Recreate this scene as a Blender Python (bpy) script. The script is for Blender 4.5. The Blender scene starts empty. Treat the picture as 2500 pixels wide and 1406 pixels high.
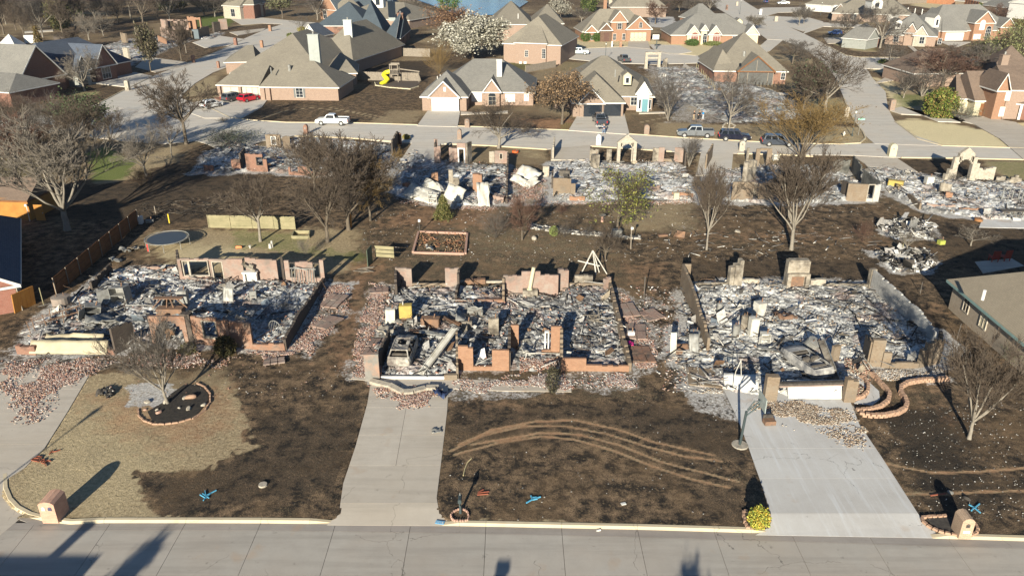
import bpy, math, random
import numpy as np
from mathutils import Vector, Matrix
R=math.radians
random.seed(7)
C=bpy.context.scene
col=C.collection
# ------------------------------------------------------------------ camera, sky, sun
FPX, TH, HC=1910.0, R(24.0), 29.6
cd=bpy.data.cameras.new('camera');cam=bpy.data.objects.new('camera', cd);col.objects.link(cam)
cam.location=(0, 0, HC);cam.rotation_euler=(R(90)-TH, 0, 0)
cd.sensor_width=36.0;cd.lens=FPX/2500*36.0;cd.clip_start=0.5;cd.clip_end=6000
C.camera=cam
SUN_EL, SUN_AZ=R(17.0), R(13.5)
w=bpy.data.worlds.new('World');C.world=w;w.use_nodes=True
nt=w.node_tree;nt.nodes.clear()
sk=nt.nodes.new('ShaderNodeTexSky');sk.sky_type='NISHITA';sk.sun_disc=False
sk.sun_elevation=SUN_EL;sk.sun_rotation=R(180)+SUN_AZ;sk.air_density=1.0;sk.dust_density=0.3;sk.ozone_density=4.0
bg=nt.nodes.new('ShaderNodeBackground');bg.inputs[1].default_value=0.05
wo=nt.nodes.new('ShaderNodeOutputWorld');nt.links.new(sk.outputs[0], bg.inputs[0]);nt.links.new(bg.outputs[0], wo.inputs[0])
sd=bpy.data.lights.new('sun', 'SUN');sd.energy=5.0;sd.angle=R(0.5);sd.color=(1.0, 0.925, 0.755)
so=bpy.data.objects.new('sun', sd);col.objects.link(so);so.location=(-20, -40, 60)
sv=Vector((-math.sin(SUN_AZ)*math.cos(SUN_EL), -math.cos(SUN_AZ)*math.cos(SUN_EL), math.sin(SUN_EL)))
so.rotation_euler=sv.to_track_quat('Z', 'Y').to_euler()
vs=C.view_settings;vs.view_transform='Standard';vs.look='None';vs.gamma=1.0;vs.use_curve_mapping=False
vs.exposure=1.02
C.render.film_transparent=False
C.cycles.max_bounces=6;C.cycles.diffuse_bounces=3;C.cycles.transparent_max_bounces=8
C.cycles.use_denoising=True
# ------------------------------------------------------------------ geometry helpers
def P(px, py, z=0.0):
 """ground point seen at a pixel of the 2500x1406 photograph (camera calibration)"""
 u=(px-1250)/FPX;v=(703-py)/FPX
 dx, dy, dz=u, math.cos(TH)+v*math.sin(TH), -math.sin(TH)+v*math.cos(TH)
 t=(z-HC)/dz
 return(t*dx, t*dy)
def PL(pts, z=0.0):return[P(a, b, z)for a, b in pts]
def HT(px, py, ty):
 x, y=P(px, py);k=(703-ty)/FPX
 dz=(k*y*math.cos(TH)-y*math.sin(TH))/(math.cos(TH)+k*math.sin(TH))
 return max(0.05, dz+HC)
def vn(x, y, s=0):
 xi=np.floor(x).astype(np.int64);yi=np.floor(y).astype(np.int64);fx=x-xi;fy=y-yi
 fx=fx*fx*(3-2*fx);fy=fy*fy*(3-2*fy)
 def h(a, b):
  n=(a*374761393+b*668265263+s*974711)&0x7fffffff
  n=((n^(n>>13))*1274126177)&0x7fffffff
  return((n^(n>>16))&0xffff)/65535.0
 return(h(xi, yi)*(1-fx)+h(xi+1, yi)*fx)*(1-fy)+(h(xi, yi+1)*(1-fx)+h(xi+1, yi+1)*fx)*fy
def fbm(x, y, s=0, o=4):
 r=0;a=.5;t=0
 for i in range(o):
  r=r+a*vn(x, y, s+i*17);t+=a;a*=.5;x=x*2.03+5.1;y=y*2.03+1.7
 return r/t
def psd(X, Y, poly):
 """signed distance to polygon, positive inside"""
 n=len(poly);ins=np.zeros(X.shape, bool);d=np.full(X.shape, 1e9)
 for i in range(n):
  x0, y0=poly[i];x1, y1=poly[(i+1)%n]
  ex, ey=x1-x0, y1-y0;L=ex*ex+ey*ey+1e-12
  t=np.clip(((X-x0)*ex+(Y-y0)*ey)/L, 0, 1)
  d=np.minimum(d, (X-x0-t*ex)**2+(Y-y0-t*ey)**2)
  c=((y0>Y)!=(y1>Y))&(X<ex*(Y-y0)/(ey if abs(ey)>1e-9 else 1e-9)+x0)
  ins^=c
 d=np.sqrt(d)
 return np.where(ins, d, -d)
def sstep(x):x=np.clip(x, 0, 1);return x*x*(3-2*x)
def npmesh(name, V, F, cols=None, smooth=False):
 """V (n,3) float, F (m,k) int -> mesh; cols (n,3) per vertex"""
 me=bpy.data.meshes.new(name);V=np.ascontiguousarray(V, np.float32);F=np.ascontiguousarray(F, np.int32)
 k=F.shape[1]
 me.vertices.add(len(V));me.vertices.foreach_set('co', V.ravel())
 me.loops.add(F.size);me.loops.foreach_set('vertex_index', F.ravel())
 me.polygons.add(len(F));me.polygons.foreach_set('loop_start', np.arange(0, F.size, k, dtype=np.int32))
 try:me.polygons.foreach_set('loop_total', np.full(len(F), k, np.int32))
 except Exception:pass
 if smooth:me.polygons.foreach_set('use_smooth', np.ones(len(F), bool))
 if cols is not None:
  a=me.color_attributes.new('Col', 'FLOAT_COLOR', 'POINT')
  c=np.ones((len(V), 4), np.float32);c[:, :cols.shape[1]]=cols;a.data.foreach_set('color', c.ravel())
 me.update(calc_edges=True)
 return me
def link(name, me, parent=None, mat=None):
 o=bpy.data.objects.new(name, me);col.objects.link(o)
 if mat is not None and me is not None and len(me.materials)==0:me.materials.append(mat)
 if parent is not None:o.parent=parent
 return o
def tag(o, label=None, cat=None, group=None, kind=None):
 if label:o['label']=label
 if cat:o['category']=cat
 if group:o['group']=group
 if kind:o['kind']=kind
 return o
def thing(name, label, cat, loc=(0, 0, 0), rz=0.0, group=None, sc=None):
 o=bpy.data.objects.new(name, None);col.objects.link(o);o.location=loc;o.rotation_euler=(0, 0, rz)
 o.empty_display_size=.3
 if sc:o.scale=sc if hasattr(sc, '__len__')else(sc, sc, sc)
 return tag(o, label, cat, group)
class MB:
 def __init__(s):s.v=[];s.f=[];s.m=[]
 def add(s, vs, fs, mi=0):
  n=len(s.v);s.v+=[tuple(p)for p in vs];s.f+=[tuple(i+n for i in f)for f in fs];s.m+=[mi]*len(fs);return s
 def box(s, c, d, rz=0, rx=0, ry=0, mi=0, taper=1.0):
  M=Matrix.Rotation(rz, 3, 'Z')@Matrix.Rotation(ry, 3, 'Y')@Matrix.Rotation(rx, 3, 'X');c=Vector(c)
  vs=[]
  for k, zz in((1, -.5), (taper, .5)):
   for a, b in((-.5, -.5), (.5, -.5), (.5, .5), (-.5, .5)):
    vs.append(c+M@Vector((a*d[0]*k, b*d[1]*k, zz*d[2])))
  return s.add(vs, [(3, 2, 1, 0), (4, 5, 6, 7), (0, 1, 5, 4), (1, 2, 6, 5), (2, 3, 7, 6), (3, 0, 4, 7)], mi)
 def prism(s, poly, z0, z1, mi=0):
  n=len(poly);vs=[(p[0], p[1], z0)for p in poly]+[(p[0], p[1], z1)for p in poly]
  a=sum(poly[i][0]*poly[(i+1)%n][1]-poly[(i+1)%n][0]*poly[i][1]for i in range(n))
  fs=[tuple(range(n-1, -1, -1)), tuple(range(n, 2*n))]+[(i, (i+1)%n, n+(i+1)%n, n+i)for i in range(n)]
  if a<0:fs=[tuple(reversed(f))for f in fs]
  return s.add(vs, fs, mi)
 def sideprism(s, prof, x0, x1, mi=0, k=1.0):
  """profile in (y,z), extruded along x; k scales the profile's width at the ends"""
  n=len(prof);vs=[(x0, p[0], p[1])for p in prof]+[(x1, p[0], p[1])for p in prof]
  fs=[tuple(range(n)), tuple(range(2*n-1, n-1, -1))]+[(i, n+i, n+(i+1)%n, (i+1)%n)for i in range(n)]
  return s.add(vs, fs, mi)
 def tube(s, p0, p1, r0, r1=None, n=6, mi=0, cap=True):
  r1=r0 if r1 is None else r1;p0=Vector(p0);p1=Vector(p1);d=(p1-p0)
  if d.length<1e-6:return s
  q=d.to_track_quat('Z', 'Y');vs=[]
  for c, r in((p0, r0), (p1, r1)):
   for i in range(n):
    a=2*math.pi*i/n;vs.append(c+q@Vector((r*math.cos(a), r*math.sin(a), 0)))
  fs=[(i, (i+1)%n, n+(i+1)%n, n+i)for i in range(n)]
  if cap:fs+=[tuple(range(n-1, -1, -1)), tuple(range(n, 2*n))]
  return s.add(vs, fs, mi)
 def build(s, name, mats, parent=None, uv=True, smooth=False):
  me=bpy.data.meshes.new(name);me.from_pydata(s.v, [], s.f)
  if not isinstance(mats, (list, tuple)):mats=[mats]
  for m in mats:me.materials.append(m)
  if len(mats)>1:me.polygons.foreach_set('material_index', s.m)
  if smooth:me.polygons.foreach_set('use_smooth', [True]*len(me.polygons))
  if uv:autouv(me)
  return link(name, me, parent)
def autouv(me):
 me.update();u=me.uv_layers.new(name='UVMap');nf=len(me.polygons)
 if nf==0:return
 nm=np.zeros(nf*3, np.float32);me.polygons.foreach_get('normal', nm);nm=nm.reshape(-1, 3)
 lt=np.zeros(nf, np.int32);me.polygons.foreach_get('loop_total', lt)
 nl=len(me.loops);vi=np.zeros(nl, np.int32);me.loops.foreach_get('vertex_index', vi)
 co=np.zeros(len(me.vertices)*3, np.float32);me.vertices.foreach_get('co', co);co=co.reshape(-1, 3)[vi]
 N=np.repeat(nm, lt, axis=0)
 h=np.stack([-N[:, 1], N[:, 0], np.zeros(nl)], 1);hl=np.linalg.norm(h, axis=1)
 flat=hl<0.08;h[flat]=(1, 0, 0);hl[flat]=1;h/=hl[:, None]
 vdir=np.cross(N, h)
 uvs=np.stack([(co*h).sum(1), (co*vdir).sum(1)], 1).astype(np.float32)
 u.data.foreach_set('uv', uvs.ravel())
# ------------------------------------------------------------------ materials
MATS={}
def _base(name, rough=.85, metal=0.0, spec=.3):
 m=bpy.data.materials.new(name);m.use_nodes=True;t=m.node_tree;b=t.nodes['Principled BSDF']
 b.inputs['Roughness'].default_value=rough;b.inputs['Metallic'].default_value=metal
 b.inputs['Specular IOR Level'].default_value=spec
 MATS[name]=m;return m, t, b
def _n(t, ty, **k):
 n=t.nodes.new(ty)
 for a, v in k.items():
  if a.startswith('i_'):
   key=a[2:].replace('_', ' ')
   n.inputs[int(key)if key.isdigit()else key].default_value=v
  else:setattr(n, a, v)
 return n
def _noise(t, vec, scale, detail=4, rough=.6):
 n=_n(t, 'ShaderNodeTexNoise');n.inputs['Scale'].default_value=scale;n.inputs['Detail'].default_value=detail
 n.inputs['Roughness'].default_value=rough;t.links.new(vec, n.inputs['Vector']);return n.outputs[0]
def _ramp(t, fac, a, b, ca=(0, 0, 0, 1), cb=(1, 1, 1, 1)):
 r=_n(t, 'ShaderNodeValToRGB');r.color_ramp.elements[0].position=a;r.color_ramp.elements[1].position=b
 r.color_ramp.elements[0].color=ca;r.color_ramp.elements[1].color=cb;t.links.new(fac, r.inputs[0]);return r.outputs[0]
def _mix(t, fac, a, b, mode='MIX'):
 n=_n(t, 'ShaderNodeMix', data_type='RGBA', blend_type=mode)
 for idx, v in((0, fac), (6, a), (7, b)):
  if hasattr(v, 'is_linked')or isinstance(v, bpy.types.NodeSocket):t.links.new(v, n.inputs[idx])
  elif idx==0:n.inputs[0].default_value=v
  else:n.inputs[idx].default_value=tuple(v)+(1, )if len(v)==3 else v
 return n.outputs[2]
def _math(t, op, a, b=0.0, clamp=False):
 n=_n(t, 'ShaderNodeMath', operation=op, use_clamp=clamp)
 for i, v in((0, a), (1, b)):
  if isinstance(v, bpy.types.NodeSocket):t.links.new(v, n.inputs[i])
  else:n.inputs[i].default_value=v
 return n.outputs[0]
def _bump(t, b, h, strength=.4, dist=.05):
 n=_n(t, 'ShaderNodeBump');n.inputs['Strength'].default_value=strength;n.inputs['Distance'].default_value=dist
 t.links.new(h, n.inputs['Height']);t.links.new(n.outputs[0], b.inputs['Normal'])
def mnoise(name, c1, c2, scale=2.0, rough=.85, bump=.3, dist=.03, metal=0.0, c3=None, s3=.3, spec=.3, lo=.3, hi=.7):
 if name in MATS:return MATS[name]
 m, t, b=_base(name, rough, metal, spec);tc=_n(t, 'ShaderNodeTexCoord').outputs['Object']
 geo=_n(t, 'ShaderNodeNewGeometry').outputs['Position']
 n=_noise(t, geo, scale, 6);cc=_mix(t, _ramp(t, n, lo, hi), c1, c2)
 if c3 is not None:
  cc=_mix(t, _ramp(t, _noise(t, geo, s3, 5, .65), .42, .66), cc, c3)
 t.links.new(cc, b.inputs['Base Color'])
 if bump:_bump(t, b, _noise(t, geo, scale*4, 4), bump, dist)
 return m
def mplain(name, c, rough=.6, metal=0.0, spec=.4, coat=0.0):
 if name in MATS:return MATS[name]
 m, t, b=_base(name, rough, metal, spec)
 geo=_n(t, 'ShaderNodeNewGeometry').outputs['Position']
 cc=_mix(t, _ramp(t, _noise(t, geo, 1.7, 5), .3, .75), c, tuple(x*.82 for x in c));t.links.new(cc, b.inputs['Base Color'])
 if coat:b.inputs['Coat Weight'].default_value=coat;b.inputs['Coat Roughness'].default_value=.06
 return m
def mbrick(name, c1, c2, mortar, bw=.22, bh=.075, soot=0.0, sootc=(.05, .045, .04), stain=(.55, .5, .45), stainamt=0.0):
 m, t, b=_base(name, .9, 0, .2);uv=_n(t, 'ShaderNodeTexCoord').outputs['UV']
 geo=_n(t, 'ShaderNodeNewGeometry').outputs['Position']
 br=_n(t, 'ShaderNodeTexBrick');t.links.new(uv, br.inputs[0])
 for k, v in(('Color1', c1), ('Color2', c2), ('Mortar', mortar)):br.inputs[k].default_value=tuple(v)+(1, )
 br.inputs['Scale'].default_value=1.0;br.inputs['Brick Width'].default_value=bw;br.inputs['Row Height'].default_value=bh
 br.inputs['Mortar Size'].default_value=.007;br.inputs['Mortar Smooth'].default_value=.2;br.inputs['Bias'].default_value=-.1
 n=_noise(t, geo, 3.0, 6, .7);c=_mix(t, _math(t, 'MULTIPLY', _ramp(t, n, .25, .75), .55), br.outputs[0], tuple(x*.55 for x in c1))
 n2=_noise(t, geo, 9.0, 3, .7);c=_mix(t, _math(t, 'MULTIPLY', _ramp(t, n2, .5, .8), .35), c, tuple(min(1, x*1.5)for x in c2))
 if stainamt:
  c=_mix(t, _math(t, 'MULTIPLY', _ramp(t, _noise(t, geo, 1.1, 6, .7), .45, .62), stainamt), c, stain)
 if soot:
  c=_mix(t, _math(t, 'MULTIPLY', _ramp(t, _noise(t, geo, .55, 6, .65), .5, .66), soot), c, sootc)
 t.links.new(c, b.inputs['Base Color']);_bump(t, b, _math(t, 'ADD', _math(t, 'MULTIPLY', br.outputs[1], -1.0), _math(t, 'MULTIPLY', n2, .4)), .5, .012)
 return m
def mshingle(name, c1, c2, dark):
 m, t, b=_base(name, .92, 0, .15);uv=_n(t, 'ShaderNodeTexCoord').outputs['UV']
 geo=_n(t, 'ShaderNodeNewGeometry').outputs['Position']
 br=_n(t, 'ShaderNodeTexBrick');t.links.new(uv, br.inputs[0])
 for k, v in(('Color1', c1), ('Color2', c2), ('Mortar', dark)):br.inputs[k].default_value=tuple(v)+(1, )
 br.inputs['Scale'].default_value=1.0;br.inputs['Brick Width'].default_value=.33;br.inputs['Row Height'].default_value=.15
 br.inputs['Mortar Size'].default_value=.012;br.inputs['Mortar Smooth'].default_value=.5
 c=_mix(t, _math(t, 'MULTIPLY', _ramp(t, _noise(t, geo, 1.3, 7, .7), .3, .7), .35), br.outputs[0], dark)
 c=_mix(t, _math(t, 'MULTIPLY', _ramp(t, _noise(t, geo, .22, 4, .7), .4, .7), .25), c, tuple(x*1.25 for x in c1))
 t.links.new(c, b.inputs['Base Color']);_bump(t, b, br.outputs[1], .5, .02)
 return m
def mvc(name, rough=.9, amt=.5, scale=6.0, bump=.6, dist=.05, spec=.2, metal=0.0):
 """vertex colours broken up by fine noise"""
 m, t, b=_base(name, rough, metal, spec);a=_n(t, 'ShaderNodeVertexColor', layer_name='Col').outputs[0]
 geo=_n(t, 'ShaderNodeNewGeometry').outputs['Position'];n=_noise(t, geo, scale, 7, .72)
 v=_ramp(t, n, .36, .68, (1-amt, 1-amt, 1-amt, 1), (1+amt*.5, 1+amt*.5, 1+amt*.5, 1))
 t.links.new(_mix(t, 1.0, a, v, 'MULTIPLY'), b.inputs['Base Color'])
 if bump:_bump(t, b, n, bump, dist)
 return m
brick_red=mbrick('brick_red', (.28, .145, .10), (.21, .10, .07), (.26, .223, .186), soot=.75)
brick_burnt=mbrick('brick_burnt', (.31, .165, .105), (.24, .12, .08), (.234, .192, .151), soot=.85, stain=(.312, .286, .25), stainamt=.35)
brick_pink=mbrick('brick_pink', (.33, .225, .185), (.27, .17, .135), (.275, .235, .2), soot=.45, stain=(.31, .275, .24), stainamt=.6)
brick_tan=mbrick('brick_tan', (.249, .191, .136), (.197, .145, .0986), (.145, .116, .0928), soot=.35, stain=(.319, .284, .232), stainamt=.3)
brick_char_shade=mbrick('brick_char_shade', (.096, .076, .064), (.064, .052, .044), (.16, .136, .112), soot=.6)  # dark brick for charred walls, also colours in the shade of some side walls
brick_house=mbrick('brick_house', (.34, .235, .18), (.27, .185, .14), (.312, .276, .239))
brick_orange=mbrick('brick_orange', (.34, .19, .12), (.28, .145, .09), (.25, .2, .15))
brick_wine=mbrick('brick_wine', (.234, .111, .078), (.176, .078, .0585), (.26, .215, .182))
shingle_tan=mshingle('shingle_tan', (.25, .225, .18), (.205, .185, .15), (.12, .105, .09))
shingle_gray=mshingle('shingle_gray', (.236, .226, .205), (.189, .181, .168), (.0945, .0945, .0893))
shingle_dark=mshingle('shingle_dark', (.10, .125, .145), (.08, .10, .118), (.04, .05, .06))
shingle_slate=mshingle('shingle_slate', (.10, .12, .155), (.08, .095, .125), (.035, .04, .055))
shingle_brown=mshingle('shingle_brown', (.21, .155, .12), (.16, .12, .095), (.08, .06, .05))
white_paint=mplain('white_paint', (.663, .646, .612), .5)
cream_paint=mplain('cream_paint', (.525, .473, .33), .7)
stone_pale=mnoise('stone_pale', (.446, .403, .331), (.259, .223, .18), 3.5, .9, .6, .04)
stone_burnt=mnoise('stone_burnt', (.383, .343, .284), (.198, .165, .125), 2.2, .92, .7, .04, c3=(.066, .0561, .0462), s3=.8)
concrete=mnoise('concrete', (.38, .355, .315), (.31, .29, .26), 1.2, .9, .15, .01, c3=(.42, .40, .365), s3=.12)
pane_dark=mplain('pane_dark', (.02, .026, .035), .08, 0, .8)
metal_gray=mnoise('metal_gray', (.336, .336, .32), (.176, .168, .152), 2.5, .55, .2, .02, metal=.25)
metal_rust=mnoise('metal_rust', (.24, .136, .08), (.128, .088, .068), 3.0, .85, .4, .02)
metal_white=mnoise('metal_white', (.577, .562, .515), (.351, .328, .281), 1.6, .6, .2, .02)
char_wood=mnoise('char_wood', (.035, .03, .028), (.09, .08, .07), 5, .95, .5, .02)
wood_gray=mnoise('wood_gray', (.27, .232, .188), (.18, .154, .124), 3, .9, .4, .01)
wood_brown=mnoise('wood_brown', (.21, .0945, .0385), (.14, .0595, .0245), 1.5, .85, .3, .01)
wood_pale=mnoise('wood_pale', (.3, .264, .162), (.204, .186, .108), 1.2, .9, .3, .01)
wood_orange=mnoise('wood_orange', (.384, .186, .0434), (.31, .13, .0279), 1.2, .7, .2, .01)
block_tan=mnoise('block_tan', (.418, .275, .19), (.304, .19, .133), 6, .92, .4, .01)
block_rose=mnoise('block_rose', (.45, .279, .211), (.342, .216, .171), 6, .92, .4, .01)
bark=mnoise('bark', (.15, .123, .093), (.09, .072, .054), 5, .95, .6, .02)
bark_pale=mnoise('bark_pale', (.253, .226, .187), (.165, .143, .116), 4, .95, .5, .02)
twig=mnoise('twig', (.116, .0899, .0667), (.0696, .0522, .0406), 3, .95, 0)
twig_pale=mnoise('twig_pale', (.22, .193, .16), (.143, .121, .099), 3, .95, 0)
twig_red=mnoise('twig_red', (.149, .0837, .0589), (.0868, .0527, .0403), 3, .95, 0)
twig_gold=mnoise('twig_gold', (.223, .149, .0558), (.149, .0961, .0403), 3, .95, 0)
twig_gray=mnoise('twig_gray', (.135, .117, .1), (.085, .0725, .0625), 3, .95, 0)
leafc=mvc('leaf_colours', .7, .3, 4.0, 0, spec=.3)
debris_m=mvc('debris_colours', .9, .45, 5.0, .5, .04)
ash_m=mvc('ash_colours', .97, .4, 5.5, .6, .08, spec=.05)
# ------------------------------------------------------------------ ground
GX=[(-60, 33.96), (-24.6, 33.96), (-14.7, 33.95), (-7.6, 33.83), (-1.4, 33.67), (6.8, 33.43), (12.2, 33.2), (19.1, 32.9), (27.4, 32.53), (60, 31.1)]
def gut(x):return float(np.interp(x, [a for a, _ in GX], [b for _, b in GX]))
KF, KB=.60, .90
PIX=dict(drive_left=[(-130, 1310), (-130, 900), (40, 895), (218, 915), (165, 1005), (108, 1095), (60, 1142), (20, 1168), (8, 1206), (26, 1229), (60, 1251), (-10, 1310)], drive_mid=[(798, 1277), (828, 1250), (838, 1180), (868, 1090), (897, 985), (905, 935), (1095, 930), (1092, 1000), (1078, 1120), (1066, 1215), (1072, 1250), (1110, 1279)], drive_right=[(1846, 1301), (1875, 1285), (1882, 1255), (1862, 1190), (1828, 1093), (1800, 1020), (1755, 925), (2075, 978), (2098, 1036), (2152, 1115), (2240, 1252), (2262, 1280), (2310, 1309)], walk_right=[(2085, 985), (2130, 990), (2148, 975), (2146, 955), (2118, 930), (2085, 918), (2072, 930), (2100, 935), (2120, 955), (2115, 972), (2090, 980)], walk_mid=[(855, 925), (1000, 940), (1120, 950), (1240, 955), (1395, 957), (1395, 925), (1300, 935), (1110, 925), (870, 915)], )
ROADS=dict(back=[(-500, 380), (-500, 262), (60, 282), (150, 285), (232, 256), (330, 246), (440, 240), (500, 262), (560, 287), (610, 294), (700, 300), (860, 301), (1025, 306), (1120, 309), (1260, 314), (1400, 319), (1520, 328), (1660, 337), (1900, 350), (2060, 353), (2140, 350), (2300, 356), (2440, 361), (2800, 372), (2800, 400), (2500, 390), (2320, 386), (2180, 385), (2080, 380), (1900, 378), (1640, 371), (1430, 356), (1330, 366), (1200, 357), (960, 349), (840, 336), (720, 333), (640, 345), (560, 378), (505, 352), (480, 345), (400, 352), (300, 345), (180, 330), (0, 315)], side_west=[(232, 257), (313, 216), (375, 186), (450, 157), (520, 130), (590, 98), (650, 72), (690, 60), (640, 58), (590, 62), (560, 45), (600, 34), (640, 44), (720, 52), (790, 58), (760, 72), (720, 95), (650, 130), (600, 150), (560, 163), (520, 178), (475, 205), (452, 225), (440, 241), (330, 270)], side_east=[(2135, 352), (2110, 330), (2088, 300), (2070, 268), (2060, 240), (2040, 190), (2005, 150), (1960, 118), (1910, 99), (1873, 97), (1850, 80), (1815, 60), (1780, 38), (1750, 20), (1730, -6), (1800, -8), (1830, 12), (1880, 42), (1925, 66), (1960, 82), (2011, 107), (2062, 135), (2100, 141), (2250, 142), (2420, 145), (2420, 170), (2200, 172), (2112, 163), (2130, 192), (2162, 225), (2168, 266), (2184, 296), (2222, 328), (2290, 351), (2290, 357)], cul=[(1375, 143), (1385, 128), (1434, 119), (1532, 115), (1585, 120), (1626, 131), (1700, 137), (1780, 132), (1850, 118), (1873, 98), (1910, 100), (1880, 125), (1800, 150), (1708, 155), (1600, 158), (1496, 155), (1440, 150), (1400, 146)], loop_north=[(1820, 38), (1860, 20), (1980, 18), (2000, 26), (1960, 30), (1900, 32), (1870, 40), (1920, 42), (1975, 44), (2010, 54), (2000, 66), (1960, 78), (1925, 66), (1880, 44), (1850, 42)], )
FARD=[[(1049, 265), (1125, 265), (1117, 311), (1018, 309)], [(1125, 274), (1160, 276), (1240, 272), (1240, 277), (1125, 281)], [(1075, 352), (1068, 388), (975, 398), (1008, 348)], [(1345, 364), (1345, 392), (1445, 392), (1440, 356)], [(1415, 274), (1524, 279), (1537, 330), (1388, 320)], [(1560, 276), (1625, 274), (1625, 277), (1560, 279)], [(1698, 430), (1712, 372), (1790, 376), (1785, 425)], [(2085, 383), (2190, 388), (2290, 455), (2170, 470), (2110, 400)], [(205, 186), (330, 178), (372, 187), (318, 215), (235, 205), (110, 215), (110, 211), (200, 203)], [(330, 165), (360, 140), (470, 155), (448, 163), (380, 178)], [(470, 105), (530, 88), (598, 97), (560, 112), (500, 118)], [(560, 80), (650, 70), (640, 77), (580, 88)], [(420, 262), (530, 240), (660, 235), (640, 262), (590, 290), (500, 290)], [(1535, 98), (1580, 98), (1588, 121), (1532, 116)], [(1585, 110), (1660, 112), (1690, 128), (1640, 136), (1600, 126)], [(2040, 20), (2200, 30), (2160, 34), (1975, 25)], [(1985, 55), (2120, 62), (2130, 70), (2010, 66), (1960, 84)], [(2011, 94), (2080, 92), (2090, 104), (2020, 108)], [(2290, 102), (2370, 104), (2330, 118)], [(2200, 100), (2215, 103), (2250, 134), (2242, 136)], [(2120, 163), (2200, 172), (2105, 168)], [(2190, 174), (2240, 170), (2230, 190), (2135, 205)], [(2170, 270), (2200, 262), (2290, 298), (2345, 300), (2290, 280), (2400, 285), (2480, 330), (2600, 390), (2500, 362), (2380, 305), (2300, 285), (2200, 280)], [(2330, 285), (2410, 288), (2480, 300), (2620, 385), (2500, 392), (2440, 340), (2380, 306)], [(1700, 225), (1700, 222), (1925, 228), (1925, 232)], [(1670, 155), (1690, 170), (1735, 222), (1720, 226), (1660, 185)], [(60, 78), (130, 74), (130, 78), (60, 82)], ]
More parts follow.
